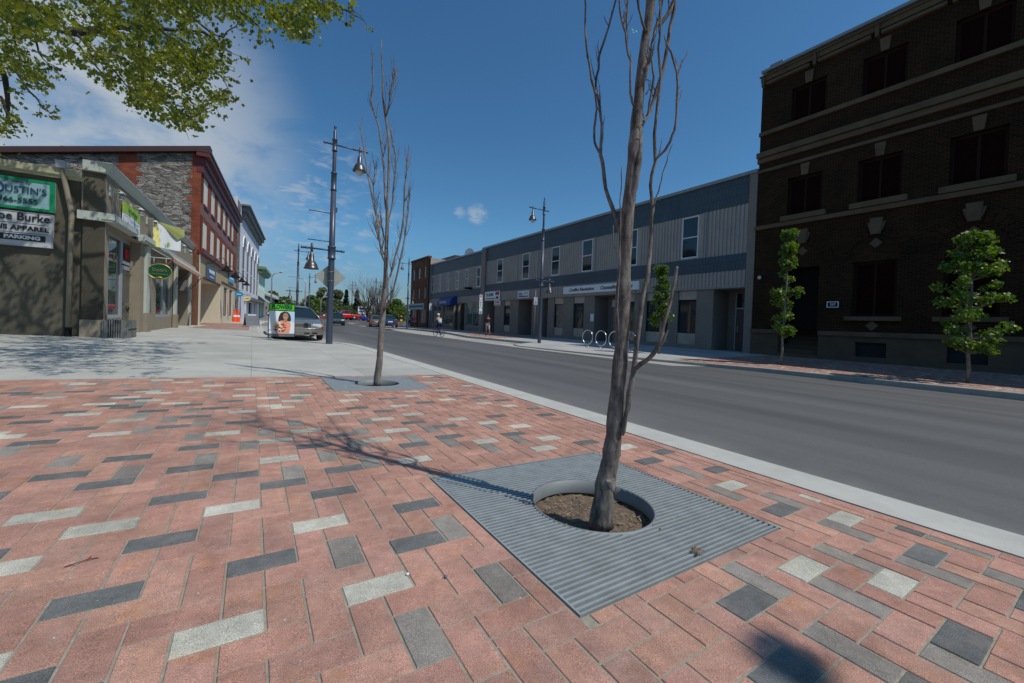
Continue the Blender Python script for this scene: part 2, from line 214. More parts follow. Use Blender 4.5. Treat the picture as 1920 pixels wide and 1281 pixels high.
M = dict(
 road=road_mat('asphalt'), walk=slab_mat('sidewalk_concrete', (.46, .455, .41)), walk2=slab_mat('far_sidewalk_concrete', (.43, .43, .41), 1.8),
 kerb=mat('kerb_concrete', (.47, .465, .42), .85, var=.12, scale=5, bump=.3, bscale=120), kerbd=mat('dark_kerb', (.33, .32, .28), .9, var=.2, scale=4),  # second kerb material is a darker concrete for the right side
 bay=slab_mat('bay_concrete', (.4, .39, .36), 3.5), paver=attr_mat('paver'), sand=mat('joint_sand', (.3, .28, .22), .95, var=.3, scale=40),
 ground=mat('far_ground', (.09, .12, .04), .95, var=.3, scale=.2), galv=mat('galvanised_steel', (.38, .41, .405), .45, .3, var=.2, scale=12, bump=.1), galvd=mat('grate_edge', (.2, .22, .22), .6, .15),
 soil=mat('soil', (.15, .11, .075), .95, var=.5, scale=30, bump=1, bscale=60), chip=mat('mulch', (.26, .19, .12), .9, var=.5, scale=40),
 stucco=mat('tan_stucco', (.275, .235, .172), .9, var=.12, scale=2.5, bump=.4, bscale=90), stucco_shade=mat('shaded_stucco', (.105, .095, .068), .9, var=.35, scale=1.4, bump=.4, bscale=70),  # side-wall stucco is the tan one darkened, tree shade put into its colour
 cream=mat('cream_paint', (.62, .56, .42), .7, var=.06, scale=3), ivory=mat('ivory_board', (.72, .68, .55), .6, var=.05), maroon=mat('maroon_trim', (.14, .03, .03), .5, var=.1),
 trimg=mat('pale_green_trim', (.47, .51, .45), .6, var=.08), yellowtrim=mat('yellowed_cap', (.42, .4, .26), .6, var=.12), frame=mat('aluminium_frame', (.42, .45, .5), .4, .3, var=.05),
 redb=brick_mat('red_brick', (.3, .07, .03), (.2, .045, .025), (.18, .11, .08)), rubble=rubble_mat('rubble_stone', (.13, .115, .095), (.42, .38, .33)),
 darkroof=mat('dark_roof_edge', (.07, .035, .03), .5, var=.1), glass=glass_mat('dark_glass'), glass2=glass_mat('shop_glass', (.05, .07, .07)),
 white=mat('white_paint', (.74, .74, .76), .6, var=.06, scale=2), whitestone=brick_mat('white_painted_stone', (.72, .72, .76), (.66, .66, .72), (.55, .55, .6), .5, .25, .012, var=.08),
 mint=mat('mint_paint', (.68, .82, .66), .6, var=.06), green=mat('green_trim', (.16, .28, .13), .6, var=.1), greendoor=mat('green_door', (.15, .45, .14), .5, var=.1),
 grey=mat('grey_cornice', (.16, .16, .16), .6, var=.1), brown=mat('brown_wood', (.13, .09, .08), .7, var=.25, scale=20), brownwall=mat('taupe_wall', (.36, .3, .25), .8),
 blueb=brick_mat('blue_metal_band', (.075, .1, .122), (.068, .092, .113), (.045, .062, .078), .19, .55, .012, .45, .6, .12),
 siding=mat('ribbed_siding', (.37, .32, .28), .5, var=.14, scale=1.2), greybrick=brick_mat('grey_painted_brick', (.27, .225, .19), (.25, .21, .178), (.19, .16, .137), .21, .08, .008, .85, .4, .1),
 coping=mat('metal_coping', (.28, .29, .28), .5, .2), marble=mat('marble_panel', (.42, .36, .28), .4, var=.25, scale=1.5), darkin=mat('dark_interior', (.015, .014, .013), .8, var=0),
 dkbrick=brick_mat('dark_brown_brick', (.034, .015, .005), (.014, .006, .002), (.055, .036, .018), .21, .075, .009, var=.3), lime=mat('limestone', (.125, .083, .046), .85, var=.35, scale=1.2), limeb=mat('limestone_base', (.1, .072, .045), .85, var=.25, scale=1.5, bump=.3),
 boardframe=mat('board_frame', (.03, .014, .011), .9, var=.1, spec=.1), boarded=mat('boarded_maroon', (.014, .004, .003), .95, var=.1, spec=.08), blackw=mat('black_paint', (.014, .013, .012), .8, var=0, spec=.12), brickorange=brick_mat('orange_brick', (.2, .07, .035), (.15, .055, .03), (.14, .1, .07)),
 buff=brick_mat('buff_block', (.42, .36, .28), (.38, .33, .26), (.3, .26, .2), .4, .2, .01, var=.1), blueaw=mat('blue_awning', (.01, .05, .22), .6, var=.05),
 lamp=mat('lamp_post_paint', (.07, .085, .12), .38, .2, var=.08), lamphead=mat('lamp_hood', (.1, .1, .1), .36, .6, var=.1), bulb=mat('frosted_globe', (.6, .62, .6), .15, var=0),
 signw=mat('sign_white', (.75, .77, .78), .5, var=.04), signb=mat('black_letter', (.02, .02, .022), .5, var=0), signgreen=mat('sign_green', (.0, .25, .09), .5, var=.04), signpale=mat('sign_pale_blue', (.26, .44, .46), .45, var=.05),
 sign_shade=mat('shaded_sign_white', (.5, .52, .53), .5, var=.1), dkgreen=mat('letter_green', (.0, .08, .035), .5, var=0), navy=mat('letter_navy', (.02, .05, .12), .5, var=0), gold=mat('gold_leaf', (.6, .42, .1), .35, .6, var=0), ovalg=mat('oval_green', (.005, .09, .05), .3, var=0),  # first entry is sign white greyed in colour for the board hanging in shade
 lime_b=mat('lime_fabric', (.33, .5, .05), .7, var=.1), yel_b=mat('yellow_fabric', (.8, .74, .25), .7, var=.05), red=mat('red_print', (.5, .02, .02), .5, var=0), lilac=mat('lilac_print', (.45, .5, .75), .6, var=0),
 neon=mat('neon_green_board', (.12, .62, .02), .5, var=0), chalk=mat('slate_board', (.13, .14, .16), .6, var=.08), skin=mat('skin', (.42, .22, .14), .6, var=.05), hair=mat('dark_hair', (.025, .015, .012), .6, var=0),
 coral=mat('coral_dress', (.8, .32, .2), .6, var=0), pink=mat('pink_petals', (.8, .15, .25), .6, var=0), yell=mat('yellow_petals', (.85, .6, .1), .6, var=0), wine=mat('wine_petals', (.2, .02, .1), .6, var=0), skyb=mat('poster_blue', (.45, .65, .8), .5, var=0),
 orange=mat('cone_orange', (.9, .09, .02), .5, var=0), planter=mat('grey_planter_wood', (.17, .17, .16), .85, var=.35, scale=9), steel=mat('brushed_steel', (.6, .6, .58), .28, 1, var=0), alu=mat('sign_back', (.42, .42, .36), .5, .4, var=.1),
 silver=mat('silver_car_paint', (.33, .3, .25), .3, .6, var=0, coat=1), tyre=mat('tyre_rubber', (.02, .02, .02), .85, var=0), rim=mat('alloy_rim', (.5, .5, .5), .3, .9, var=0), chrome=mat('chrome', (.75, .75, .75), .08, 1, var=0),
 carglass=glass_mat('car_glass', (.015, .03, .035)), carred=mat('red_car_paint', (.6, .015, .01), .25, .1, var=0, coat=1), cardk=mat('dark_car_paint', (.02, .03, .035), .25, .3, var=0, coat=1), carblue=mat('blue_car_paint', (.03, .06, .14), .25, .4, var=0, coat=1),
 carwine=mat('wine_car_paint', (.14, .015, .015), .25, .3, var=0, coat=1), cartan=mat('tan_car_paint', (.3, .25, .17), .3, .5, var=0, coat=1), lens=mat('headlight_lens', (.75, .78, .8), .08, .3, var=0), amber=mat('amber_lens', (.9, .25, .02), .2, var=0), taill=mat('tail_lens', (.35, .01, .01), .2, var=0),
 plate=mat('plate_white', (.8, .8, .8), .4, var=0), mblue=mat('motorcycle_blue', (.02, .05, .45), .25, var=0), black=mat('black_cloth', (.015, .015, .017), .8, var=0), beige=mat('beige_cloth', (.42, .4, .35), .85, var=0), yshort=mat('yellow_cloth', (.75, .6, .03), .8, var=0),
 vest=mat('pale_blue_vest', (.35, .55, .62), .8, var=0), denim=mat('navy_cloth', (.03, .03, .08), .85, var=0), whitec=mat('white_cloth', (.75, .75, .75), .8, var=0), greyc=mat('grey_cloth', (.3, .32, .38), .8, var=0),
 bark=bark_mat('young_bark', (.045, .038, .032), (.25, .225, .195), 30), bark2=bark_mat('grey_bark', (.12, .1, .085), (.27, .24, .21)), barkd=bark_mat('dark_bark', (.03, .025, .02), (.07, .06, .05), 6),
 leafy=leaf_mat('maple_leaf', (.055, .095, .01), (.21, .23, .018), .45), leafn=leaf_mat('fresh_leaf', (.06, .13, .015), (.15, .22, .025), .45), leaff=leaf_mat('far_fresh_leaf', (.09, .16, .025), (.14, .2, .04), .35), leafd=leaf_mat('mid_leaf', (.075, .115, .035), (.11, .15, .045), .3), leafo=leaf_mat('olive_leaf', (.13, .15, .06), (.17, .18, .08), .3), leafc=leaf_mat('conifer_needles', (.012, .03, .016), (.02, .045, .02), .1),
 window_light=glass_mat('window_dark', (.02, .025, .03), .05), curtain=mat('drawn_curtain', (.3, .31, .32), .8, var=.15), aw=mat('canvas_tan', (.5, .36, .26), .8, var=.15), leafg=mat('fallen_leaf', (.2, .4, .03), .6, var=0), drybrown=mat('dry_leaf', (.18, .11, .05), .8, var=.2),
 concpole=mat('galvanised_pole', (.5, .51, .5), .5, .3, var=0), basem=mat('basement_board', (.03, .035, .035), .9, spec=.1), slate=mat('slate_blue_sign', (.07, .12, .2), .5, var=.1), skysign=mat('sky_blue_sign', (.1, .4, .65), .5, var=.05), bluesign=mat('cobalt_sign', (.01, .25, .5), .4, var=0), yellowsign=mat('straw_sign', (.8, .68, .25), .5, var=0), bark3=mat('bare_twigs', (.14, .12, .1), .9, var=.2),
)
# ---------------------------------------------------------------- mesh builder
class MB:
    def __init__(s): s.v = []; s.f = []; s.m = []; s.mats = []; s.cm = 0; s.sm = []; s.smooth = False; s.c = []
    def mat(s, m):
        if m not in s.mats: s.mats.append(m)
        s.cm = s.mats.index(m); return s
    def face(s, idx): s.f.append(idx); s.m.append(s.cm); s.sm.append(s.smooth)
    def quad(s, *p):
        b = len(s.v); s.v += [tuple(q) for q in p]; s.face(list(range(b, b+len(p))))
    def box(s, x0, x1, y0, y1, z0, z1, top=None):
        if x0 > x1: x0, x1 = x1, x0
        if y0 > y1: y0, y1 = y1, y0
        b = len(s.v); t = top or 0
        s.v += [(x0, y0, z0), (x1, y0, z0), (x1, y1, z0), (x0, y1, z0), (x0+t, y0+t, z1), (x1-t, y0+t, z1), (x1-t, y1-t, z1), (x0+t, y1-t, z1)]
        for q in ((0, 3, 2, 1), (4, 5, 6, 7), (0, 1, 5, 4), (1, 2, 6, 5), (2, 3, 7, 6), (3, 0, 4, 7)): s.face([b+i for i in q])
        return s
    def tube(s, pts, rad, n=8, cap=True, smooth=True):
        pts = [Vector(p) for p in pts]
        if not isinstance(rad, (list, tuple)): rad = [rad]*len(pts)
        b = len(s.v); s.smooth = smooth
        t0 = (pts[1]-pts[0]).normalized()
        a = Vector((0, 0, 1)) if abs(t0.z) < .9 else Vector((1, 0, 0))
        u = t0.cross(a).normalized(); w = t0.cross(u)
        for i, p in enumerate(pts):
            if i == 0: t = pts[1]-pts[0]
            elif i == len(pts)-1: t = pts[-1]-pts[-2]
            else: t = (pts[i+1]-pts[i]).normalized()+(pts[i]-pts[i-1]).normalized()
            t.normalize(); u = (u-t*u.dot(t)).normalized(); w = t.cross(u)
            for k in range(n):
                an = 2*math.pi*k/n; s.v.append(tuple(p+(u*math.cos(an)+w*math.sin(an))*rad[i]))
        for i in range(len(pts)-1):
            for k in range(n):
                s.face([b+i*n+k, b+i*n+(k+1) % n, b+(i+1)*n+(k+1) % n, b+(i+1)*n+k])
        s.smooth = False
        if cap:
            s.face([b+k for k in range(n)][::-1]); s.face([b+(len(pts)-1)*n+k for k in range(n)])
        return s
    def lathe(s, prof, n=16, c=(0, 0, 0), smooth=True, axis='z'):
        b = len(s.v); s.smooth = smooth
        for r, z in prof:
            for k in range(n):
                a = 2*math.pi*k/n
                if axis == 'z': s.v.append((c[0]+r*math.cos(a), c[1]+r*math.sin(a), c[2]+z))
                elif axis == 'y': s.v.append((c[0]+r*math.cos(a), c[1]+z, c[2]+r*math.sin(a)))
                else: s.v.append((c[0]+z, c[1]+r*math.cos(a), c[2]+r*math.sin(a)))
        for i in range(len(prof)-1):
            for k in range(n): s.face([b+i*n+k, b+i*n+(k+1) % n, b+(i+1)*n+(k+1) % n, b+(i+1)*n+k])
        s.smooth = False
        return s
    def prism(s, poly, y0, y1, plane='xz'):   # poly in (x,z), extruded along y; or 'xy' extruded in z
        b = len(s.v); n = len(poly)
        for y in (y0, y1):
            for p in poly: s.v.append((p[0], y, p[1]) if plane == 'xz' else (p[0], p[1], y) if plane == 'xy' else (y, p[0], p[1]))
        s.face([b+i for i in range(n)]); s.face([b+n+i for i in range(n)][::-1])
        for i in range(n): s.face([b+i, b+(i+1) % n, b+n+(i+1) % n, b+n+i])
        return s
    def loft(s, rings, smooth=True, cap=True, closed=True):
        b = len(s.v); n = len(rings[0]); s.smooth = smooth
        for r in rings: s.v += [tuple(p) for p in r]
        for i in range(len(rings)-1):
            for k in range(n if closed else n-1): s.face([b+i*n+k, b+i*n+(k+1) % n, b+(i+1)*n+(k+1) % n, b+(i+1)*n+k])
        s.smooth = False
        if cap: s.face([b+k for k in range(n)][::-1]); s.face([b+(len(rings)-1)*n+k for k in range(n)])
        return s
    def build(s, name, m=None, parent=None, loc=None, rotz=None, rot=None):
        me = bpy.data.meshes.new(name); me.from_pydata(s.v, [], s.f)
        mats = s.mats if s.mats else [m]
        for q in mats: me.materials.append(M[q] if isinstance(q, str) else q)
        me.polygons.foreach_set('material_index', s.m if s.mats else [0]*len(s.m))
        me.polygons.foreach_set('use_smooth', s.sm)
        if s.c:
            at = me.color_attributes.new('col', 'FLOAT_COLOR', 'POINT')
            at.data.foreach_set('color', [x for c in s.c for x in c])
        me.update()
        o = bpy.data.objects.new(name, me); col.objects.link(o)
        if parent: o.parent = parent
        if loc is not None: o.location = loc
        if rotz is not None: o.rotation_euler = (0, 0, rotz)
        if rot is not None: o.rotation_euler = rot
        return o
def tag(o, label, cat, group=None, kind=None):
    if label: o['label'] = label
    if cat: o['category'] = cat
    if group: o['group'] = group
    if kind: o['kind'] = kind
    return o
def thing(name, label, cat, loc=(0, 0, 0), rotz=0, group=None):
    o = bpy.data.objects.new(name, None); col.objects.link(o); o.location = loc; o.rotation_euler = (0, 0, rotz)
    o.empty_display_size = .3
    return tag(o, label, cat, group)
def struct(o): o['kind'] = 'structure'; return o
def kids(o): return [c for c in bpy.data.objects if c.parent == o]
def dup(o, loc=None, rotz=None, label=None, scale=None, parent=None):
    c = o.copy(); col.objects.link(c)
    if parent: c.parent = parent
    if loc is not None: c.location = loc
    if rotz is not None: c.rotation_euler = (0, 0, rotz)
    if label: c['label'] = label
    if scale: c.scale = scale
    for k in kids(o): dup(k, parent=c)
    return c
def text(body, size, m, parent, loc, rot, name='lettering', ext=.004, align='CENTER', shear=0, sx=1, bold=0):
    cu = bpy.data.curves.new(name, 'FONT'); cu.body = body; cu.size = size; cu.extrude = ext; cu.align_x = align; cu.align_y = 'CENTER'
    cu.shear = shear; cu.offset = bold; cu.resolution_u = 3
    t = bpy.data.objects.new(name, cu); col.objects.link(t)
    bpy.context.view_layer.update()
    me = bpy.data.meshes.new_from_object(t.evaluated_get(bpy.context.evaluated_depsgraph_get()))
    bpy.data.objects.remove(t); me.materials.clear(); me.materials.append(M[m])
    for v in me.vertices: v.co.x *= sx
    o = bpy.data.objects.new(name, me); col.objects.link(o); o.parent = parent; o.location = loc; o.rotation_euler = rot
    return o
class Fac:   # a street front: local x runs along it, local z is up, 'out' is the sign of local y towards the street
    def __init__(s, ax, ay, z0, heading, out):
        s.A = Vector((ax, ay, z0)); s.th = R(heading); s.dir = Vector((math.sin(s.th), math.cos(s.th), 0)); s.out = out
        s.rot = math.pi/2-s.th; s.nor = Vector((-s.dir.y, s.dir.x, 0))*out
    def sz(s, u, v, d=0):
        r = ray(u, v); P0 = s.A+s.nor*d; t = (P0-CAM).dot(s.nor)/r.dot(s.nor); p = CAM+r*t-s.A
        return p.dot(s.dir), p.z
    def side(s, u, v, at=0):   # on the end wall through local x = at; returns (inward distance, z)
        r = ray(u, v); P0 = s.A+s.dir*at; t = (P0-CAM).dot(s.dir)/r.dot(s.dir); p = CAM+r*t-s.A
        return -p.dot(s.nor), p.z
    def rect(s, u0, u1, v0, v1, d=0):
        um, vm = (u0+u1)/2, (v0+v1)/2
        a, b = s.sz(u0, vm, d)[0], s.sz(u1, vm, d)[0]
        zt, zb = s.sz(um, v0, d)[1], s.sz(um, v1, d)[1]
        return min(a, b), max(a, b), zb, zt
    def box(s, mb, s0, s1, d0, d1, z0, z1): return mb.box(s0, s1, d0*s.out, d1*s.out, z0, z1)
    def wp(s, x, d, z): return s.A+s.dir*x+s.nor*d+Vector((0, 0, z))
def wall_holes(mb, fac, s0, s1, z0, z1, holes, depth=.2, d=0):
    xs = sorted(set([s0, s1]+[min(max(h[i], s0), s1) for h in holes for i in (0, 1)])); zs = sorted(set([z0, z1]+[min(max(h[i], z0), z1) for h in holes for i in (2, 3)]))
    y = d*fac.out; yi = (d-depth)*fac.out
    inh = lambda x, z: any(h[0] < x < h[1] and h[2] < z < h[3] for h in holes)
    for i in range(len(xs)-1):
        for j in range(len(zs)-1):
            if not inh((xs[i]+xs[i+1])/2, (zs[j]+zs[j+1])/2):
                mb.quad((xs[i], y, zs[j]), (xs[i+1], y, zs[j]), (xs[i+1], y, zs[j+1]), (xs[i], y, zs[j+1]))
    for h in holes:
        a, b, c, e = max(h[0], s0), min(h[1], s1), max(h[2], z0), min(h[3], z1)
        mb.quad((a, y, c), (a, yi, c), (a, yi, e), (a, y, e)); mb.quad((b, y, c), (b, yi, c), (b, yi, e), (b, y, e))
        mb.quad((a, y, e), (b, y, e), (b, yi, e), (a, yi, e)); mb.quad((a, y, c), (b, y, c), (b, yi, c), (a, yi, c))
def window(fac, parent, h, d=-.12, fw=.06, fm='white', gm='glass', rails=1, mull=0, name='window', gname='pane', depth=.05, label=None):
    a, b, c, e = h; f = MB()
    for q in ((a, a+fw, c, e), (b-fw, b, c, e), (a+fw, b-fw, c, c+fw), (a+fw, b-fw, e-fw, e)): fac.box(f, q[0], q[1], d, d-depth, q[2], q[3])
    for k in range(rails):
        zz = c+(e-c)*(k+1)/(rails+1); fac.box(f, a+fw, b-fw, d+.004, d-depth, zz-fw*.4, zz+fw*.4)
    for k in range(mull):
        xx = a+(b-a)*(k+1)/(mull+1); fac.box(f, xx-fw*.4, xx+fw*.4, d+.002, d-depth, c+fw, e-fw)
    fo = f.build(name, fm, parent)
    if label: fo['label'] = label
    g = MB(); y = (d-depth*.6)*fac.out; g.quad((a+fw*.5, y, c+fw*.5), (b-fw*.5, y, c+fw*.5), (b-fw*.5, y, e-fw*.5), (a+fw*.5, y, e-fw*.5))
    g.build(gname, gm, fo)
    return fo
# ================================================================ GROUND
def rise(y): t = min(max((y-58)/27, 0), 1); return .75*t*t*(3-2*t)
def prof(x):
    pts = [(-60, -.21), (3.17, -.22), (5.5, -.18), (8.5, -.17), (11.5, -.33), (14, -.42), (80, -.42)]
    for (a, b), (c, d) in zip(pts, pts[1:]):
        if a <= x <= c: return b+(d-b)*(x-a)/(c-a)
    return pts[-1][1]
def gz(x, y): return prof(x)+rise(y)
mb = MB(); xs = [-60, -14, -6, 0, 3.17, 4.3, 5.5, 7, 8.5, 10, 11.5, 12.7, 14, 22, 40, 80]; ys = [-15, 0, 10, 20, 30, 40, 50, 58]+[58+3*k for k in range(1, 10)]+[95, 110]
for i in range(len(xs)-1):
    for j in range(len(ys)-1):
        mb.smooth = True
        mb.quad(*[(x, y, gz(x, y)) for x, y in ((xs[i], ys[j]), (xs[i+1], ys[j]), (xs[i+1], ys[j+1]), (xs[i], ys[j+1]))])
struct(mb.build('road', 'road'))
mb = MB(); Z = .29
for (x0, x1, y0, y1) in ((-900, 900, 110, 2500), (-900, -60, -200, 110), (80, 900, -200, 110), (-60, 80, -200, -15)):
    mb.quad((x0, y0, Z if y0 > 100 else -.45), (x1, y0, Z if y0 > 100 else -.45), (x1, y1, Z), (x0, y1, Z))
struct(mb.build('ground', 'ground'))
# left pavement --------------------------------------------------
U = .1035; OX, OY = .255, 1.25
G1 = (.845, 2.095, .885, 2.12); G2 = (.83, 2.065, 5.09, 6.35)
XE = 2.70; YE = 6.45
def on_left(poly, mb, dz=0): mb.quad(*[(x, y, zl(x)+dz) for x, y in poly])
mb = MB()
on_left([(-16, YE+.012), (2.80, YE+.012), (2.80, 12.5), (-16, 12.5)], mb)
on_left([(-16, 12.5), (2.80, 12.5), (2.76, 14), (2.6, 15), (2.2, 15.6), (1.4, 15.85), (.55, 15.95), (.32, 16.4), (.22, 20), (-16, 20)], mb)
on_left([(-16, 20), (.22, 20), (.2, 40), (.9, 55), (2.6, 72), (-16, 72)], mb)
on_left([(-16, -8), (-9.3, -8), (-9.3, YE+.012), (-16, YE+.012)], mb)
o = struct(mb.build('sidewalk', 'walk'))
def rect_minus(r, hs):
    xs = sorted({r[0], r[1], *[h[i] for h in hs for i in (0, 1)]}); ys = sorted({r[2], r[3], *[h[i] for h in hs for i in (2, 3)]})
    for i in range(len(xs)-1):
        for j in range(len(ys)-1):
            cx, cy = (xs[i]+xs[i+1])/2, (ys[j]+ys[j+1])/2
            if not any(h[0] < cx < h[1] and h[2] < cy < h[3] for h in hs): yield xs[i], xs[i+1], ys[j], ys[j+1]
mb = MB()
for a, b, c, d in rect_minus((-9.3, 2.80, -3, YE+.012), [G1, G2]): on_left([(a, c), (b, c), (b, d), (a, d)], mb, -.0035)
for g in (G1, G2):   # pit sides
    for (p, q) in (((g[0], g[2]), (g[1], g[2])), ((g[1], g[2]), (g[1], g[3])), ((g[1], g[3]), (g[0], g[3])), ((g[0], g[3]), (g[0], g[2]))):
        mb.quad((p[0], p[1], zl(p[0])-.0035), (q[0], q[1], zl(q[0])-.0035), (q[0], q[1], zl(q[0])-.2), (p[0], p[1], zl(p[0])-.2))
struct(mb.build('joint_sand', 'sand'))
# catalogue of the coloured pavers seen in the near field
def crop(ox, oy, s, pts): return [(ox+a/s, oy+b/s) for a, b in pts]
Wp = crop(0, 700, 2.133, [(865,1020),(1505,848),(1275,592),(925,520),(410,592),(200,545),(90,735),(20,1115),(1117,332),(1105,258),(1230,221),(890,227),(520,235),(100,248),(350,152),(578,182),(230,90),(515,89),(645,72),(465,119),(655,104),(755,117),(1030,149),(1355,159),(1175,103),(985,82),(985,57),(740,32),(860,44),(1535,184),(1665,346),(1510,267),(1590,230),(1605,131),(1655,166),(1835,186)])
Bp = crop(0, 700, 2.133, [(380,870),(645,650),(1045,742),(335,1215),(1665,672),(1650,530),(1335,468),(710,480),(435,425),(260,390),(520,320),(765,365),(940,397),(1130,430),(1375,375),(235,268),(395,214),(215,188),(800,278),(760,208),(845,167),(565,132),(930,134),(975,107),(1030,190),(1250,285),(1365,243),(1660,288),(1800,258),(1665,198),(1780,214),(60,163),(30,465)])
Gp = crop(0, 700, 2.133, [(1690,1040),(1380,705),(525,375),(825,335),(280,332),(1175,390),(1310,325),(130,300),(1000,275),(780,243),(600,213),(740,180),(620,162),(865,196),(1185,190),(1075,222),(1445,230),(1655,268),(1490,350)])
Wp += crop(1300, 1000, 3.097, [(605,200),(1090,270)]); Bp += crop(1300, 1000, 3.097, [(285,400),(1280,110),(1440,580),(500,740),(1830,370),(1200,820)]); Gp += crop(1300, 1000, 3.097, [(850,130),(390,290),(850,340),(1310,195),(860,660),(1570,770),(1750,240),(1450,60)])
Wp += crop(1420, 660, 3.202, [(300,878),(485,1000)]); Bp += crop(1420, 660, 3.202, [(120,948),(865,1058)]); Gp += crop(1420, 660, 3.202, [(140,895),(490,1070),(1120,1135)])
Wp += crop(780, 820, 2.743, [(365,27),(688,10),(660,60),(1095,53),(1610,250)]); Bp += crop(780, 820, 2.743, [(30,345),(70,520),(875,25),(1195,125),(1280,80),(1545,170)]); Gp += crop(780, 820, 2.743, [(170,30),(390,60),(150,470),(410,740),(1400,190),(1590,290),(480,25)])
Wp += crop(560, 600, 3.84, [(1355,880),(1765,928),(1810,857),(1600,768),(1365,746),(1530,625),(1345,605),(1080,577),(1360,543),(1225,480),(1055,513),(830,518),(825,550),(735,620),(830,682),(1145,718),(710,798),(610,712),(560,862),(840,1008),(290,670),(365,577),(400,538),(45,532),(940,410),(970,453)])
Bp += crop(560, 600, 3.84, [(1090,848),(840,905),(1065,768),(830,740),(1550,825),(1430,697),(1775,695),(1710,648),(1475,585),(1310,568),(1140,547),(655,568),(620,655),(430,632),(900,600)])
Gp += crop(560, 600, 3.84, [(1390,930),(1590,870),(1400,780),(940,790),(850,855),(1130,895),(460,735),(440,890)])
cat = {}
def cell(x, y): return math.floor((x-OX)/U), math.floor((y-OY)/U)
def brick_of(i, j):   # returns key cell + orientation
    m = (i+j) % 4
    if m == 0: return (i, j, 'h')
    if m == 1: return (i-1, j, 'h')
    if m == 2: return (i, j, 'v')
    return (i, j-1, 'v')
def snap(P, ori, t):
    best = None
    ci, cj = cell(P.x, P.y)
    for i in range(ci-3, ci+4):
        for j in range(cj-3, cj+4):
            k = brick_of(i, j)
            if k[2] != ori: continue
            cx = OX+(k[0]+(1 if ori == 'h' else .5))*U; cy = OY+(k[1]+(.5 if ori == 'h' else 1))*U
            d = (cx-P.x)**2+(cy-P.y)**2
            if best is None or d < best[0]: best = (d, k)
    if best and best[0] < .02: cat.setdefault(best[1], t)
for L, ori, t in ((Wp, 'h', 'w'), (Bp, 'h', 'b'), (Gp, 'v', 'g')):
    for q in L: snap(on_slope(*q), ori, t)
known = [ (OX+(k[0]+.5)*U, OY+(k[1]+.5)*U) for k in cat ]
rnd = random.Random(5)
PC = {'w': (.48, .465, .385), 'b': (.14, .144, .14), 'g': (.26, .238, .208)}
def paver_colour(t):
    if t in PC: c = PC[t]; f = rnd.uniform(.88, 1.12)
    else:
        c = rnd.choice([(.45, .25, .188), (.44, .236, .178), (.43, .238, .186), (.46, .258, .188), (.42, .228, .176)]); f = rnd.uniform(.88, 1.1)
        if rnd.random() < .12: c = (.38, .22, .17)
    return (c[0]*f, c[1]*f, c[2]*f, 1)
def put(mb, x0, x1, y0, y1, t, zf, g=.0019, bev=True):
    x0 += g; x1 -= g; y0 += g; y1 -= g
    if x1-x0 < .015 or y1-y0 < .015: return
    b = len(mb.v); w = .0035; dz = rnd.uniform(-.0008, .0008); tx = rnd.uniform(-.0006, .0006)
    jx = rnd.uniform(-.0009, .0009); x0 += jx; x1 += jx; jy = rnd.uniform(-.0009, .0009); y0 += jy; y1 += jy
    mb.v += [(x0+w, y0+w, zf(x0)+dz), (x1-w, y0+w, zf(x1)+dz+tx), (x1-w, y1-w, zf(x1)+dz+tx), (x0+w, y1-w, zf(x0)+dz)]
    mb.face([b, b+1, b+2, b+3])
    c = paver_colour(t); mb.c += [c]*4
    if bev:
        mb.v += [(x0, y0, zf(x0)-.005), (x1, y0, zf(x1)-.005), (x1, y1, zf(x1)-.005), (x0, y1, zf(x0)-.005)]; mb.c += [tuple(q*.9 for q in c[:3])+(1,)]*4
        for a, d in ((0, 1), (1, 2), (2, 3), (3, 0)): mb.face([b+a, b+4+a, b+4+d, b+d])
def clip(r, gs):
    x0, x1, y0, y1 = r
    for g in gs:
        if x0 < g[1] and x1 > g[0] and y0 < g[3] and y1 > g[2]:
            opts = [(g[0]-x0, (x0, g[0], y0, y1)), (x1-g[1], (g[1], x1, y0, y1)), (g[2]-y0, (x0, x1, y0, g[2])), (y1-g[3], (x0, x1, g[3], y1))]
            o = max(opts)
            if o[0] < .012: return None
            x0, x1, y0, y1 = o[1]
    return x0, x1, y0, y1
def pave(name, X0, X1, Y0, Y1, zf, holes=(), bev=True, inside=None, ox=OX, oy=OY, use=True):
    mb = MB()
    for i in range(math.floor((X0-ox)/U)-2, math.ceil((X1-ox)/U)+2):
        for j in range(math.floor((Y0-oy)/U)-2, math.ceil((Y1-oy)/U)+2):
            m = (i+j) % 4
            if m not in (0, 2): continue
            k = (i, j, 'h' if m == 0 else 'v')
            x0, y0 = ox+i*U, oy+j*U; r = (x0, x0+2*U, y0, y0+U) if m == 0 else (x0, x0+U, y0, y0+2*U)
            r = (max(r[0], X0), min(r[1], X1), max(r[2], Y0), min(r[3], Y1))
            if r[0] >= r[1] or r[2] >= r[3]: continue
            if inside and not inside((r[0]+r[1])/2, (r[2]+r[3])/2): continue
            r = clip(r, holes)
            if not r: continue
            t = cat.get(k) if use else None
            if t is None:
                cx, cy = (r[0]+r[1])/2, (r[2]+r[3])/2; u, v = px(Vector((cx, cy, zf(cx))))if (Vector((cx, cy, 0))-CAM).dot(FW) > .3 else (-1, -1)
                seen = use and -20 < u < 1940 and cy < 5 and (cy < 4.2 or u > 560)
                if not seen:
                    q = rnd.random()
                    if m == 0: t = 'w' if q < .13 else 'b' if q < .26 else None
                    else: t = 'g' if q < .16 else None
            put(mb, *r, t, zf, bev=bev)
    return mb
mb = pave('p', -9.3, XE, -3, YE-.1, zl, (G1, G2))
y = -3.0
while y < YE-.01:   # border course along the kerb
    put(mb, XE, 2.797, y, min(y+2*U, YE), None, zl); y += 2*U
x = -9.3
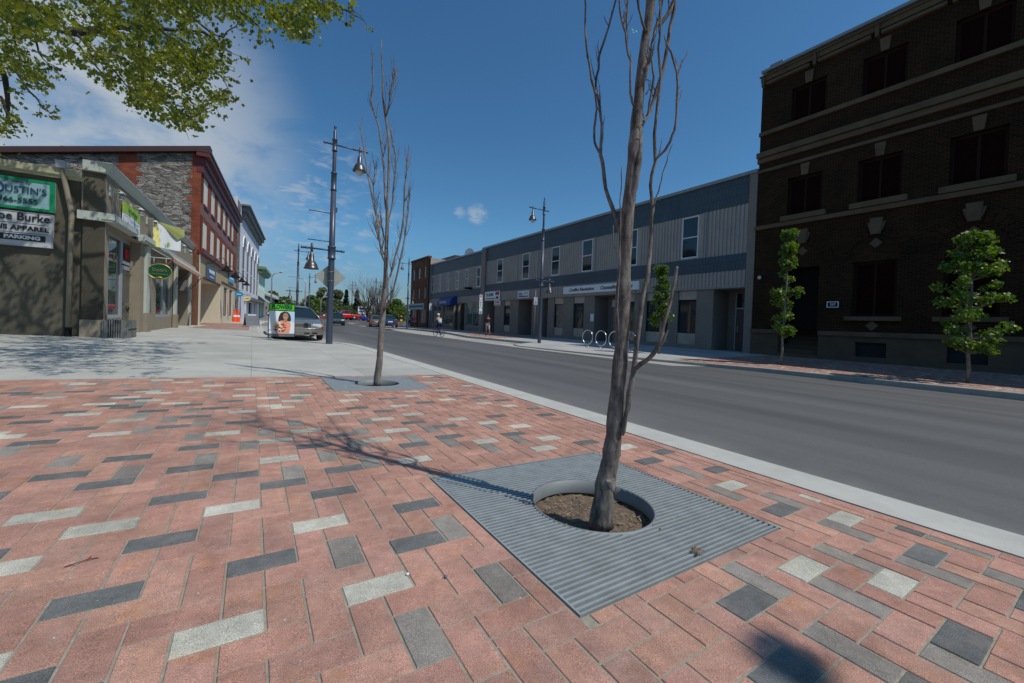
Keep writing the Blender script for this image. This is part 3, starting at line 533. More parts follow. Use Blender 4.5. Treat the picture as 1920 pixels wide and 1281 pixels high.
while x < XE: put(mb, x, min(x+2*U, XE), YE-.1, YE+.01, None, zl); x += 2*U
struct(mb.build('brick_paving', 'paver'))
# kerbs ----------------------------------------------------------
def strip(name, line, w, m, ztop, zbot, rnd_=.018, left=True):   # kerb stone following a polyline; line = road edge, width w to the left
    mb = MB(); rings = []
    for i, p in enumerate(line):
        a = Vector(line[max(i-1, 0)]); b = Vector(line[min(i+1, len(line)-1)]); d = (b-a).normalized(); n = Vector((-d.y, d.x)) if left else Vector((d.y, -d.x))
        P = Vector(p); q = P+n*w
        zt, zq = ztop(P.x, P.y), ztop(q.x, q.y)
        prf = [(P.x, P.y, zbot(P.x, P.y)), (P.x, P.y, zt-rnd_), (P.x+n.x*rnd_*.35, P.y+n.y*rnd_*.35, zt-rnd_*.3), (P.x+n.x*rnd_, P.y+n.y*rnd_, zt), (q.x, q.y, zq), (q.x, q.y, zbot(P.x, P.y))]
        rings.append(prf)
    mb.loft(rings, smooth=False, closed=False, cap=True)
    return struct(mb.build(name, m))
def joints(a, b, step):
    out = []; y = a
    while y < b: out.append(y); y += step
    return out+[b]
strip('kerb', [(3.165, -8), (3.165, 4), (3.165, 12.5), (3.12, 14.2), (2.95, 15.3), (2.5, 16), (1.6, 16.25), (.95, 16.35), (.68, 16.7), (.58, 20), (.55, 40), (1.25, 55), (3.0, 72)], .36, 'kerb', lambda x, y: zl(x)+.003, lambda x, y: -.3)
KR = [(14.4, -9), (13.95, 1.4), (13.45, 6.6), (12.55, 9.5), (11.75, 13.8), (11.4, 17.2), (11.9, 18.4), (13.2, 19.3), (14.5, 20.2), (14.3, 24), (14.15, 28.5), (16.2, 38), (16.75, 45), (16.4, 48.8), (15.7, 57.5), (16.2, 60), (18, 62)]
def zr(x, y): return -.28+.08*min(max((x-12.5)/8, 0), 1)+rise(y)
strip('kerb', KR, .16, 'kerbd', lambda x, y: zr(x, y)+.003, lambda x, y: -.6, left=False)
mb = MB(); mb.smooth = True
inner = []
for i, p in enumerate(KR):
    a = Vector(KR[max(i-1, 0)]); b = Vector(KR[min(i+1, len(KR)-1)]); d = (b-a).normalized(); inner.append((p[0]+d.y*.15, p[1]-d.x*.15))
for (a, b) in zip(inner, inner[1:]):
    for k in range(6):
        def pt(p, f): x = p[0]+(24-p[0])*f; return (x, p[1], zr(x, p[1]))
        mb.quad(pt(a, k/6), pt(a, (k+1)/6), pt(b, (k+1)/6), pt(b, k/6))
struct(mb.build('sidewalk', 'walk2'))
def kr_x(y):
    for (a, b), (c, d) in zip(KR, KR[1:]):
        if b <= y <= d: return a+(c-a)*(y-b)/(d-b)
    return 14.3
mb = pave('p', 12, 20.3, -5, 9.3, lambda x: zr(x, 0)+.004, (), False, lambda x, y: x > kr_x(y)+.22, use=False)
struct(mb.build('brick_paving', 'paver'))
mb = pave('p', 14.5, 20.3, 25.5, 33.5, lambda x: zr(x, 0)+.004, (), False, lambda x, y: x > kr_x(y)+.42, use=False)
struct(mb.build('brick_paving', 'paver'))
mb = pave('p', -3.0, -.15, 24.7, 40, lambda x: zl(x)+.004, (), False, lambda x, y: x > -2.6+(y-24.7)*.05 or y > 31, use=False)
struct(mb.build('brick_paving', 'paver'))
mb = MB(); ln = [(11.15, 8), (10.6, 13.5), (10.4, 14.5), (10.6, 17.5), (10.7, 21), (11.5, 30), (11.8, 36), (13.5, 48), (15, 57)]
for (a, b), (c, d) in zip(ln, ln[1:]):
    X1, X2 = kr_x(b)-.0, kr_x(d)-.0
    if b < 17.2 and d <= 17.5:
        pass
    for k in range(5):
        f0, f1 = k/5, (k+1)/5
        def q(x0, x1, y, f): x = x0+(x1-x0)*f; return (x, y, gz(x, y)+.006)
        mb.quad(q(a, X1, b, f0), q(a, X1, b, f1), q(c, X2, d, f1), q(c, X2, d, f0))
struct(mb.build('gutter', 'bay'))
mb = MB(); mb.quad(*[(x, y, gz(x, y)+.006) for x, y in ((.6, 16.2), (3.0, 16.0), (2.75, 30), (.6, 30))]); mb.quad(*[(x, y, gz(x, y)+.006) for x, y in ((.6, 30), (2.75, 30), (3.0, 44), (.7, 44))]); struct(mb.build('gutter', 'bay'))
mb = MB()  # zebra of red pavers at the far crossing
mb.quad(*[(x, y, gz(x, y)+.012) for x, y in ((2, 66), (15, 63), (15, 65), (2, 68))]); struct(mb.build('crosswalk', mat('crosswalk_red', (.2, .1, .08), .9)))
mb = MB()
for (x0, y0, x1, y1) in ((4, 70, 14, 68.5), (13, 60, 15, 59.5)): mb.quad(*[(x, y, gz(x, y)+.014) for x, y in ((x0, y0), (x1, y1), (x1, y1+2.2), (x0, y0+2.2))])
struct(mb.build('crosswalk', 'bay'))
# ================================================================ TREE GRATES
TILT = math.atan(.0273)
def grate(g, hole, label, notch=True):
    cx, cy = (g[0]+g[1])/2, (g[2]+g[3])/2; a = (g[1]-g[0])/2-.006; b = (g[3]-g[2])/2-.006
    t = thing('tree_grate', label, 'tree grate', (cx, cy, zl(cx)+.001), group='steel tree grates'); t.rotation_euler = (0, TILT, 0)
    hx, hy, hr = hole[0]-cx, hole[1]-cy, hole[2]
    f = MB(); w = .007
    f.box(-a, a, -b, -b+w, -.04, 0); f.box(-a, a, b-w, b, -.04, 0); f.box(-a, -a+w, -b+w, b-w, -.04, 0); f.box(a-w, a, -b+w, b-w, -.04, 0)
    f.box(-a+w, a-w, -.004+hy, .004+hy, -.04, -.006) if False else None
    f.build('frame', 'galv', t)
    m = MB(); pitch = .0248; y = -b+w+pitch*.72; hw = .0064
    while y < b-w-hw:
        dy = abs(y-hy)
        segs = [(-a+w, a-w)]
        if dy < hr: q = math.sqrt(hr*hr-dy*dy); segs = [(-a+w, hx-q), (hx+q, a-w)]
        for s0, s1 in segs: m.box(s0, s1, y-hw, y+hw, -.03, -.001, top=.0012)
        y += pitch
    m.build('bar', 'galv', t)['kind'] = 'stuff'
    for xx in (-a+.05, -a*.5, -a*.25 if False else -.02-a*.75, a-.05, a*.72, a*.5): s = MB(); s.box(xx-.004, xx+.004, -b+w, b-w, -.055, -.0305); s.build('support', 'galvd', t)
    r = MB(); n = 48
    r.lathe([(hr-.006, -.07), (hr-.006, .0), (hr+.004, .002), (hr+.004, -.07)], n, (hx, hy, 0)); r.build('rim', 'galvd', t)
    if notch:
        k = MB(); k.box(hx-hr-.012, hx-hr+.014, hy+hr*.42, hy+hr*.42+.045, -.06, .0035); k.build('lug', 'galvd', t, ) 
    return t
HO1 = (1.46, 1.475, .303); HO2 = (1.46, 5.68, .3)
grate(G1, HO1, 'galvanised ribbed steel grate around the nearest bare tree, casting close-up ridges')
grate(G2, HO2, 'galvanised steel grate at the foot of the bare tree beyond, by the concrete edge')
def soil(g, ho, label):
    mb = MB(); n = 46; x0, x1, y0, y1 = g
    mb.smooth = True; b = 0
    for i in range(n+1):
        for j in range(n+1):
            x = x0+(x1-x0)*i/n; y = y0+(y1-y0)*j/n
            h = noise.noise(Vector((x*9, y*9, 1)))*.016+noise.noise(Vector((x*30, y*30, 4)))*.01+noise.noise(Vector((x*80, y*80, 4)))*.004
            d = math.hypot(x-ho[0], y-ho[1])
            mb.v.append((x, y, zl(x)-.085+h+.025*max(0, 1-d/ho[2])))
    for i in range(n):
        for j in range(n): mb.face([i*(n+1)+j, (i+1)*(n+1)+j, (i+1)*(n+1)+j+1, i*(n+1)+j+1])
    o = mb.build('soil', 'soil'); tag(o, label, 'soil', kind='stuff')
    c = MB(); rr = random.Random(3)
    for k in range(230):
        an = rr.uniform(0, 6.28); d = ho[2]*math.sqrt(rr.random())*.97; x, y = ho[0]+d*math.cos(an), ho[1]+d*math.sin(an)
        z = zl(x)-.083+.025*max(0, 1-d/ho[2])+.006+rr.uniform(0, .006); L = rr.uniform(.005, .018); w = rr.uniform(.0015, .004); q = rr.uniform(0, 6.28); ca, sa = math.cos(q), math.sin(q); tz = rr.uniform(-.3, .3)
        c.quad(*[(x+ca*a-sa*bb, y+sa*a+ca*bb, z+a*tz+bb*.2) for a, bb in ((-L, -w), (L, -w*.6), (L*.9, w), (-L*.8, w))])
    tag(c.build('wood_chips', 'chip'), label.replace('soil', 'pale wood chips'), 'mulch', kind='stuff')
soil(G1, HO1, 'dark soil in the round opening of the nearest grate'); soil(G2, HO2, 'dark soil in the round opening of the further grate')
# ================================================================ YOUNG BARE TREES (traced limbs carry real depth)
def shift(mb, o): mb.v = [(v[0]-o[0], v[1]-o[1], v[2]-o[2]) for v in mb.v]; return mb
def smooth_path(P, r, sub=3):
    out, rr = [], []
    n = len(P)
    for i in range(n-1):
        p0, p1, p2, p3 = P[max(i-1, 0)], P[i], P[i+1], P[min(i+2, n-1)]
        for k in range(sub):
            t = k/sub
            out.append(.5*((2*p1)+(p2-p0)*t+(2*p0-5*p1+4*p2-p3)*t*t+(3*p1-p0-3*p2+p3)*t**3)); rr.append(r[i]+(r[i+1]-r[i])*t)
    return out+[P[-1]], rr+[r[-1]]
def limb(nodes, D0, seed=0, wob=.004, dz=0, sub=3):
    """nodes: (u, v, width_px, depth offset m)"""
    P, r = [], []
    for q in nodes:
        D = D0+(q[3] if len(q) > 3 else 0); P.append(on_d(q[0], q[1], D)); r.append(max(q[2], .6)*D/FPX/2)
    P, r = smooth_path(P, r, sub)
    rg = random.Random(seed+17)
    for i in range(1, len(P)): P[i] = P[i]+Vector((rg.uniform(-1, 1), rg.uniform(-1, 1), 0))*wob; r[i] *= rg.uniform(.93, 1.08)
    return P, r
def twigs(mb, P, r, rg, n, L, rt, start=.25, up=.75, depth=1):
    for k in range(n):
        f = start+(1-start)*rg.random(); i = min(int(f*(len(P)-1)), len(P)-2); p = P[i]; t = (P[i+1]-P[i]).normalized()
        a = rg.uniform(0, 6.28); side = Vector((math.cos(a), math.sin(a), rg.uniform(-.1, .3)))
        d = (t*.55+side*.55+Vector((0, 0, up*.5))).normalized(); l = L*rg.uniform(.4, 1)*(1.1-.5*f); pts = [p]; q = p.copy(); rad = [min(rt, r[i]*.7)]
        ns = 5
        for s in range(ns):
            d = (d+Vector((rg.uniform(-.22, .22), rg.uniform(-.22, .22), up*.32))).normalized(); q = q+d*l/ns; pts.append(q); rad.append(rad[0]*(1-.8*(s+1)/ns))
        mb.tube(pts, rad, 5, cap=False)
        if depth: twigs(mb, pts, rad, rg, 2, l*.45, rt*.6, .3, up, depth-1)
def grow(mb, p, d, L, r, rg, levels, spread=.35, up=.25, kids_=3, n=6, taper=.55):
    pts, rad = [p], [r]; q = p.copy(); ns = 5
    for s in range(ns):
        d = (d+Vector((rg.uniform(-1, 1), rg.uniform(-1, 1), rg.uniform(-.3, .5)))*spread*.35+Vector((0, 0, up*.25))).normalized(); q = q+d*L/ns; pts.append(q); rad.append(r*(1-(1-taper)*(s+1)/ns))
    mb.tube(pts, rad, n, cap=False)
    if levels > 0:
        for k in range(kids_):
            i = rg.randint(2, ns); a = rg.uniform(0, 6.28); dd = (d+Vector((math.cos(a), math.sin(a), rg.uniform(-.1, .5)))*spread*1.6).normalized()
            grow(mb, pts[i], dd, L*rg.uniform(.55, .8), rad[i]*.62, rg, levels-1, spread, up, kids_, max(4, n-1), taper)
    return pts
T1 = on_slope(1127, 968); D1 = (T1-CAM).dot(FW)
t = thing('bare_tree', 'nearest leafless young tree with dark trunk rising from the grate', 'tree', T1, group='leafless street trees by the kerb')
trunk = [(1127, 985, 47), (1129, 960, 42), (1134, 925, 38), (1136, 900, 37), (1143, 870, 31), (1146, 850, 33), (1151, 815, 29), (1154, 780, 30), (1159, 730, 27.5), (1163, 680, 27.5), (1166, 640, 26), (1168, 600, 26.5), (1168, 560, 27), (1170, 520, 25), (1172, 480, 24), (1175, 440, 23.5), (1177, 400, 22.5), (1182, 350, 21.5), (1187, 300, 21), (1191, 250, 21), (1195, 210, 19.5), (1200, 160, 18), (1205, 115, 17), (1209, 80, 15.5), (1214, 50, 16), (1219, 20, 17), (1222, -20, 16)]
P, r = limb(trunk, D1, 1, .0008, sub=2)
e = P[-1]; rg = random.Random(11)
for k in range(9): e = e+Vector((rg.uniform(-.03, .03)+.01, rg.uniform(-.03, .03), .22)); P.append(e); r.append(r[-1]*.84)
m = MB(); m.tube(P, r, 18)
m.tube([P[1]+Vector((.03, -.02, .12)), P[2]+Vector((.0, -.045, .17))], [.03, .022], 10)
shift(m, T1).build('trunk', 'bark', t)
topP, topr = P[-10:], r[-10:]
BR = {
 'a': [(1166, 815, 12, -.03), (1172, 792, 14, -.04), (1181, 740, 15, -.05), (1188, 690, 14, -.05), (1197, 629, 12, -.05), (1204, 562, 12, -.04), (1214, 517, 12, -.03), (1219, 477, 11), (1221, 413, 10), (1224, 393, 9), (1219, 348, 9), (1228, 305, 9), (1227, 252, 8.5), (1234, 190, 8), (1238, 140, 7), (1234, 90, 6), (1240, 50, 5), (1238, 0, 4), (1240, -60, 3)],
 'b': [(1188, 694, 12, -.05), (1203, 682, 12, -.08), (1217, 672, 12, -.12), (1232, 653, 11, -.14), (1240, 633, 10, -.15), (1244, 612, 10, -.15), (1253, 581, 9, -.15), (1259, 556, 8, -.15), (1264, 533, 9, -.15), (1267, 512, 8.5, -.15), (1269, 500, 7, -.15)],
 'c': [(1168, 452, 12), (1160, 425, 11, .02), (1148, 388, 11, .05), (1135, 354, 10, .07), (1132, 318, 10, .08), (1126, 290, 10, .08), (1127, 265, 7, .08), (1128, 242, 7, .08), (1127, 219, 7, .08), (1121, 185, 7, .08), (1113, 165, 6.5, .08), (1108, 148, 6, .08), (1105, 121, 5.5, .08), (1099, 88, 5.5, .08), (1097, 50, 5, .08), (1099, 10, 4.5, .08), (1093, -30, 3, .08)],
 'd': [(1126, 290, 7, .08), (1118, 275, 6, .1), (1113, 255, 6, .1), (1116, 225, 6, .1), (1118, 205, 5, .1), (1117, 178, 5, .1), (1117, 157, 6, .1), (1121, 130, 6, .1), (1124, 105, 6, .1), (1132, 78, 5.5, .1), (1142, 50, 5, .1), (1148, 24, 5, .1), (1156, -6, 4.5, .1), (1160, -50, 3, .1)],
 'e': [(1190, 205, 8), (1186, 192, 7, -.02), (1182, 175, 6.5, -.04), (1182, 145, 6, -.05), (1182, 115, 6, -.05), (1176, 90, 6, -.05), (1172, 62, 5.5, -.05), (1165, 38, 5, -.05), (1161, 5, 4.5, -.05), (1160, -40, 3)],
 'f': [(1173, 66, 5, -.05), (1175, 35, 5, -.05), (1177, 10, 4.5, -.05), (1180, -30, 3, -.05)],
 'g': [(1199, 238, 9), (1205, 232, 9, .03), (1213, 220, 9, .06), (1222, 198, 9, .08), (1231, 172, 9.5, .08), (1240, 145, 10, .08), (1247, 112, 10, .08), (1252, 84, 9.5, .08), (1257, 50, 9, .08), (1263, 16, 9, .08), (1270, -30, 7, .08)],
 'h': [(1228, 302, 6, -.02), (1240, 288, 6.5, -.03), (1252, 274, 6.5, -.05), (1261, 254, 6.5, -.06), (1267, 232, 6.5, -.06), (1269, 197, 6, -.06), (1271, 160, 6, -.06), (1270, 138, 6, -.06), (1265, 118, 5.5, -.06), (1258, 100, 5, -.06), (1250, 82, 4, -.06), (1246, 66, 3, -.06)],
 'i': [(1270, 136, 3, -.06), (1276, 122, 3, -.06), (1284, 108, 2.6, -.06), (1290, 94, 2, -.06)],
 'j': [(1224, 390, 4, -.02), (1232, 368, 4, -.03), (1237, 350, 3.6, -.04), (1243, 325, 3.2, -.04), (1251, 302, 3, -.04), (1256, 285, 2.4, -.04), (1261, 270, 2, -.04)],
 'k': [(1160, 628, 3, -.04), (1158, 600, 5, -.05), (1157, 560, 5, -.05), (1161, 510, 5, -.05), (1161, 470, 4.5, -.05), (1164, 430, 4, -.05), (1163, 376, 3.5, -.05), (1165, 340, 3, -.05), (1165, 311, 2.4, -.05)],
 'l': [(1161, 475, 2.6, -.05), (1152, 462, 2.4, -.06), (1149, 445, 2.2, -.06), (1150, 422, 2, -.06)],
 'm': [(1200, 162, 12, -.04), (1208, 146, 12, -.05), (1214, 128, 11, -.05), (1219, 108, 10, -.05), (1220, 98, 10, -.05)],
 'n': [(1236, 50, 9, .04), (1246, 36, 9.5, .05), (1256, 20, 10, .05), (1264, 2, 9, .05), (1278, -30, 6, .05)],
 'o': [(1214, 215, 5, .05), (1217, 195, 6, .05), (1222, 170, 6, .05), (1226, 145, 6, .05), (1222, 118, 5.5, .05), (1222, 85, 6, .04), (1229, 55, 7, .04), (1237, 28, 8, .04), (1242, 0, 8, .04), (1246, -40, 6)],
 'p': [(1212, 60, 7, -.02), (1204, 40, 6.5, -.03), (1198, 15, 6, -.03), (1194, -10, 5, -.03), (1190, -50, 3)],
 'q': [(1252, 619, 4, -.15), (1248, 630, 5, -.16), (1240, 648, 6, -.15)],
 'r': [(1192, 545, 1.5), (1190, 575, 2, -.03), (1186, 610, 2.4, -.03), (1184, 625, 4, -.03), (1180, 640, 3, 0)],
 's': [(1205, 240, 3, .03), (1207, 222, 3.4, .05), (1203, 200, 3.5, .05), (1206, 175, 3, .05), (1204, 150, 2, .05)],
 't': [(1211, 178, 3, .05), (1216, 168, 3, .05), (1219, 160, 3, .05), (1218, 152, 3, .05), (1211, 150, 2, .05)],
}
rg = random.Random(4); ends = []
BR['u'] = [(1178, 405, 13, -.005), (1186, 375, 17, -.015), (1191, 348, 18, -.02), (1195, 320, 17, -.02), (1199, 290, 15, -.02), (1201, 262, 13, -.01), (1201, 238, 12)]
for k, nd in BR.items():
    nd = [(q[0], q[1], q[2]*.7)+tuple(q[3:]) for q in nd]
    P, r = limb(nd, D1, ord(k), .0028, sub=2); m = MB(); m.tube(P, r, 9 if nd[0][2] > 4 else 6)
    if nd[0][2] > 2.8 and nd[-1][1] < 320: twigs(m, P, r, rg, 7 if nd[-1][1] < 120 else 3, .16, .0032, .35, .85, 1)
    if nd[-1][1] < 0:
        for _ in range(2): grow(m, P[-1], Vector((rg.uniform(-.4, .4), rg.uniform(-.4, .4), 1)).normalized(), rg.uniform(.5, .9), r[-1]*.85, rg, 2, .3, .6, 2, 5)
    shift(m, T1).build('branch', 'bark', t)
m = MB()
for k in range(15):
    i = rg.randint(0, 8); a = rg.uniform(0, 6.28); grow(m, topP[i], Vector((math.cos(a)*.6, math.sin(a)*.6, 1)).normalized(), rg.uniform(.7, 1.25), topr[i]*.6, rg, 2, .36, .5, 4, 6)
shift(m, T1).build('branch', 'bark', t)
m = MB()
for (u, v) in ((1186, 56), (1188, 61), (1193, 59), (1263, 592)):
    c = on_d(u, v, D1-.05); m.quad(c+Vector((-.006, 0, .0)), c+Vector((0, -.004, -.006)), c+Vector((.007, 0, .001)), c+Vector((.001, .003, .007)))
shift(m, T1).build('leaf', 'leafg', t)
# second tree
T2 = on_slope(707, 721.5); D2 = (T2-CAM).dot(FW)
t = thing('bare_tree', 'slender leafless young tree further back with fanning twigs, beside the left lamp post', 'tree', T2, group='leafless street trees by the kerb')
P, r = limb([(707, 724, 15), (708, 705, 12.5), (711, 684, 13), (712, 672, 12), (713, 655, 11.5), (716, 613, 11), (718, 580, 10.5), (721, 545, 9), (723, 515, 8), (724, 478, 7.5), (725, 450, 7), (726, 420, 6), (726, 380, 5), (728, 353, 5), (729.5, 302, 4.6), (728, 256, 4), (723, 220, 4), (718, 186, 3.4), (718, 147, 3), (715.5, 110, 2.2), (715.4, 75, 1.4)], D2, 2, .002, sub=2)
m = MB(); m.tube(P, r, 12); shift(m, T2).build('trunk', 'bark2', t)
B2 = [
 [(723, 218, 3.4), (728, 205, 3.2, -.05), (731, 181, 3, -.08), (737, 152, 2.4, -.1), (744, 138, 1.6, -.1)],
 [(724, 392, 4), (722, 372, 3.6, .05), (721, 340, 3.5, .08), (720, 315, 3.4, .1), (715, 276, 3.2, .1), (710, 238, 3.2, .1), (702, 214, 3, .1), (696, 186, 2.6, .1), (700, 165, 2.4, .1), (699, 122, 2, .1), (698, 98, 1.4, .1)],
 [(723, 495, 4), (720, 488, 3.8, -.06), (715, 473, 3.6, -.12), (710, 436, 3.4, -.15), (706, 408, 3.2, -.15), (699, 376, 3, -.15), (693, 348, 3, -.15), (688, 317, 2.8, -.15), (682, 276, 2.4, -.15), (676, 245, 1.8, -.15), (672, 232, 1.2, -.15)],
 [(721, 450, 3), (716, 428, 2.8, .1), (709, 410, 2.6, .14), (702, 385, 2.2, .14), (700, 350, 2, .14), (703, 320, 1.6, .14), (700, 300, 1.2, .14)],
 [(724, 537, 4.4), (729, 524, 4, .08), (734, 512, 3.8, .12), (741, 481, 3.6, .15), (750, 450, 3.4, .15), (757, 408, 3.2, .15), (758, 380, 3, .15), (759, 353, 2.8, .15), (762, 322, 2.4, .15), (766, 289, 1.8, .15), (767, 270, 1.2, .15)],
 [(719, 583, 4.4), (725, 574, 4.2, -.08), (733, 562, 4, -.12), (741, 527, 3.8, -.15), (750, 490, 3.4, -.15), (759, 445, 3, -.15), (765, 400, 2.4, -.15), (768, 370, 1.8, -.15), (769, 350, 1.2, -.15)],
 [(727, 420, 3.2), (731, 405, 3, .05), (736, 380, 2.8, .06), (738, 350, 2.6, .06), (742, 310, 2.2, .06), (740, 280, 2, .06), (735, 262, 1.6, .06), (733, 240, 1.2, .06)],
 [(720, 478, 2.4), (712, 455, 2.2, -.1), (707, 440, 2, -.1), (703, 425, 1.4, -.1), (698, 418, 1, -.1)],
]
rg = random.Random(9)
for i, nd in enumerate(B2):
    P, r = limb(nd, D2, i, .004, sub=2); m = MB(); m.tube(P, r, 7); twigs(m, P, r, rg, 20, .45, .0052, .12, .9, 2); shift(m, T2).build('branch', 'bark2', t)
# ================================================================ RIGHT SIDE: blue-banded commercial building
XR = 20.5
FB = Fac(XR, 10.35, 0, 0, 1)
RX = (math.pi/2, 0, math.pi)      # lettering on right-hand fronts
LX = (math.pi/2, 0, 0)            # lettering on left-hand fronts
SX = (math.pi/2, 0, -math.pi/2)   # lettering on walls facing back down the street
zc = FB.sz(1404, 322.5)[1]; z1 = FB.sz(1405, 334)[1]; z2 = FB.sz(1404, 380.4)[1]; z3 = FB.sz(1399.5, 474)[1]; z4 = FB.sz(1398, 505.5)[1]; z5 = FB.sz(1395, 536)[1]
sP = FB.sz(1405.5, 380)[0]; sQ = FB.sz(912, 500)[0]; sQ2 = FB.sz(905, 500)[0]; sE = FB.sz(808, 510)[0]
t = thing('commercial_building', 'two-storey grey building with blue bands and long storefront, beside the dark brick block', 'building', FB.A, FB.rot)
def fb(name, m, *boxes, par=None):
    mb = MB()
    for b in boxes: FB.box(mb, *b)
    return mb.build(name, m, par or t)
BACK = -14
fb('body', 'greybrick', (sP, sQ, -.35 if False else -3.6, BACK, -.7, zc-.3))
fb('roof_coping', 'coping', (0, sQ2+.02, .12, -.5, zc-.16, zc))
fb('pier', 'greybrick', (0.003, sP, .06, -1.5, -.7, zc-.16)); fb('pier', 'greybrick', (sQ, sQ2, .16, -1.5, -.7, zc-.16))
fb('blue_band', 'blueb', (sP, sQ, .0, -.3, z2, zc-.16)); fb('blue_band', 'blueb', (sP, sQ, .03, -.3, z4, z3))
def ribs(par, a, b, z0, z1, hs, d, pitch=.21):
    mb = MB(); x = a+.05
    while x < b-.1:
        segs = [(z0, z1)]
        for h in hs:
            if h[0]-.14 < x < h[1]+.03: segs = [(z0, h[2]-.05), (h[3]+.05, z1)]
        for p, q in segs:
            if q-p > .02: FB.box(mb, x, x+.1, d, d+.035, p+.002, q-.002)
        x += pitch
    mb.build('siding_ribs', 'siding', par)
wins = [(1277, 1308.5, 407.7, 486), (1170.5, 1194, 431.5, 497), (1090.3, 1110, 449.3, 509.8), (1032.7, 1048, 462, 516), (978.3, 991.3, 474.9, 523.7), (931, 941.4, 486, 529)]
H_ = [FB.rect(*w) for w in wins]
zt = sum(h[3] for h in H_)/len(H_); zb = sum(h[2] for h in H_)/len(H_)
H_ = [(h[0], h[1], zb, zt) for h in H_]
mb = MB(); wall_holes(mb, FB, sP, sQ, z3, z2, H_, .14, -.05); mb.build('upper_siding', 'siding', t)
ribs(t, sP, sQ, z3, z2, H_, -.05); ribs(t, sP, sQ, z5, z4, [], 0)
for i, h in enumerate(H_): window(FB, t, h, -.06, .07, 'white', 'window_light', 1)
for u, v in ((1323, 440), (1115, 480), (970, 500), (1008, 495)):
    s = FB.sz(u, v)[0]; fb('downpipe', 'coping', (s-.05, s+.05, .03, -.05, z3, z2))
fb('lower_siding', 'siding', (sP, sQ, .0, -.25, z5, z4))
fb('soffit', 'coping', (sP, sQ, .02, -.5, z5-.07, z5))
# storefront: piers, marble-panelled window bays and recessed doors
bays = [(1267.5, 1302, 542, 561.5, 624, 646), (1208, 1250, 546, 563, 622, 641), (1168, 1187.5, 549, 565, 619.5, 638), (1072, 1092, 555, 569, 616, 631), (1036, 1053, 556, 570, 614.5, 629), (942, 953.6, 562, 573, 610.5, 623)]
recs = [(1333.5, 1396), (1111.5, 1149.5), (1013, 1024), (969, 995), (909.6, 925)]
rh = []
for u0, u1 in recs:
    a, b = FB.sz(u0, 600)[0], FB.sz(u1, 600)[0]; rh.append((min(a, b), max(a, b), -.7, z5-.1))
bh = []
for b in bays:
    um = (b[0]+b[1])/2; a_, b_ = FB.sz(b[0], 595)[0], FB.sz(b[1], 595)[0]
    bh.append((min(a_, b_), max(a_, b_), FB.sz(um, b[5])[1], z5-.07, FB.sz(um, b[3])[1], FB.sz(um, b[4])[1]))
zsill = sum(b[2] for b in bh)/len(bh); zwt = sum(b[4] for b in bh)/len(bh); zwb = sum(b[5] for b in bh)/len(bh)
mb = MB(); wall_holes(mb, FB, sP, sQ, -.7, z5-.07, rh+[(b[0], b[1], zsill, z5-.07) for b in bh], .25, -.12); mb.build('storefront_wall', 'greybrick', t)
for b in bh:
    fb('panel', 'marble', (b[0], b[1], -.2, -.35, zsill, zwb)); fb('panel', 'marble', (b[0], b[1], -.2, -.35, zwt, z5-.07))
    window(FB, t, (b[0], b[1], zwb, zwt), -.22, .04, 'blackw', 'glass', 0)
for i, h in enumerate(rh):
    dp = (1.6, 1.5, .9, 1.6, 1.4)[i]
    a, b = h[0], h[1]
    mb = MB(); o = FB.out
    mb.quad((a, -.37*o, -.7), (a, -dp*o, -.7), (a, -dp*o, h[3]), (a, -.37*o, h[3])); mb.quad((b, -.37*o, -.7), (b, -dp*o, -.7), (b, -dp*o, h[3]), (b, -.37*o, h[3]))
    mb.quad((a, -dp*o, -.7), (b, -dp*o, -.7), (b, -dp*o, h[3]), (a, -dp*o, h[3])); mb.quad((a, -.37*o, h[3]), (b, -.37*o, h[3]), (b, -dp*o, h[3]), (a, -dp*o, h[3]))
    mb.build('recess', 'greybrick', t)
    da, db = (a+.15, a+1.25) if i in (0, 1, 3) else (a+.1, b-.1)
    db = min(db, b-.05)
    d = fb('door', ('brown', 'blackw', 'blackw', 'blackw', 'brown')[i], (da, db, -dp+.06, -dp+.01, -.2, 2.05))
    fb('handle', 'steel', (db-.14, db-.1, -dp+.12, -dp+.065, .8, 1.15), par=d)
    fb('transom', 'window_light', (da, db, -dp+.05, -dp+.012, 2.12, z5-.25))
    fb('door_frame', 'frame', (da, db, -dp+.08, -dp+.01, 2.05, 2.12), (db, db+.06, -dp+.08, -dp+.01, -.2, z5-.2))
s, z = FB.sz(1139, 567); fb('air_conditioner', 'frame', (rh[1][0]+.3, rh[1][0]+1.0, -.9, -1.44, 2.25, 2.75))
s0, s1, zb_, zt_ = FB.rect(1105, 1111, 588.5, 602.6); o = fb('notice', 'signw', (s0, s1, -.1, -.118, zb_, zt_))
# second half (beyond the grey pier)
F2 = [(892.6, 900, 494.6, 534), (871, 877, 502.5, 538.3), (853.5, 859, 507.8, 541.6), (836.7, 841.2, 513.8, 545), (822.4, 826.3, 519, 548), (808.8, 812, 523.7, 551)]
t2 = thing('commercial_building', 'further grey half with six tall windows and a blue awning, beyond the grey pier', 'building', FB.A, FB.rot)
z2b, z3b, z4b, z5b = FB.sz(905, 519)[1], FB.sz(905, 535)[1], FB.sz(905, 549)[1], FB.sz(900, 563)[1]
z2b = FB.sz(860, 505.5)[1]; z3b = FB.sz(860, 545)[1]; z4b = FB.sz(860, 557)[1]; z5b = FB.sz(860, 569)[1]
zc2 = FB.sz(830, 490)[1]
def f2(name, m, *boxes, par=None):
    mb = MB()
    for b in boxes: FB.box(mb, *b)
    return mb.build(name, m, par or t2)
f2('body', 'greybrick', (sQ2, sE, -2.6, BACK, -.7, zc2-.3)); f2('roof_coping', 'coping', (sQ2+.02, sE, .1, -.5, zc2-.16, zc2))
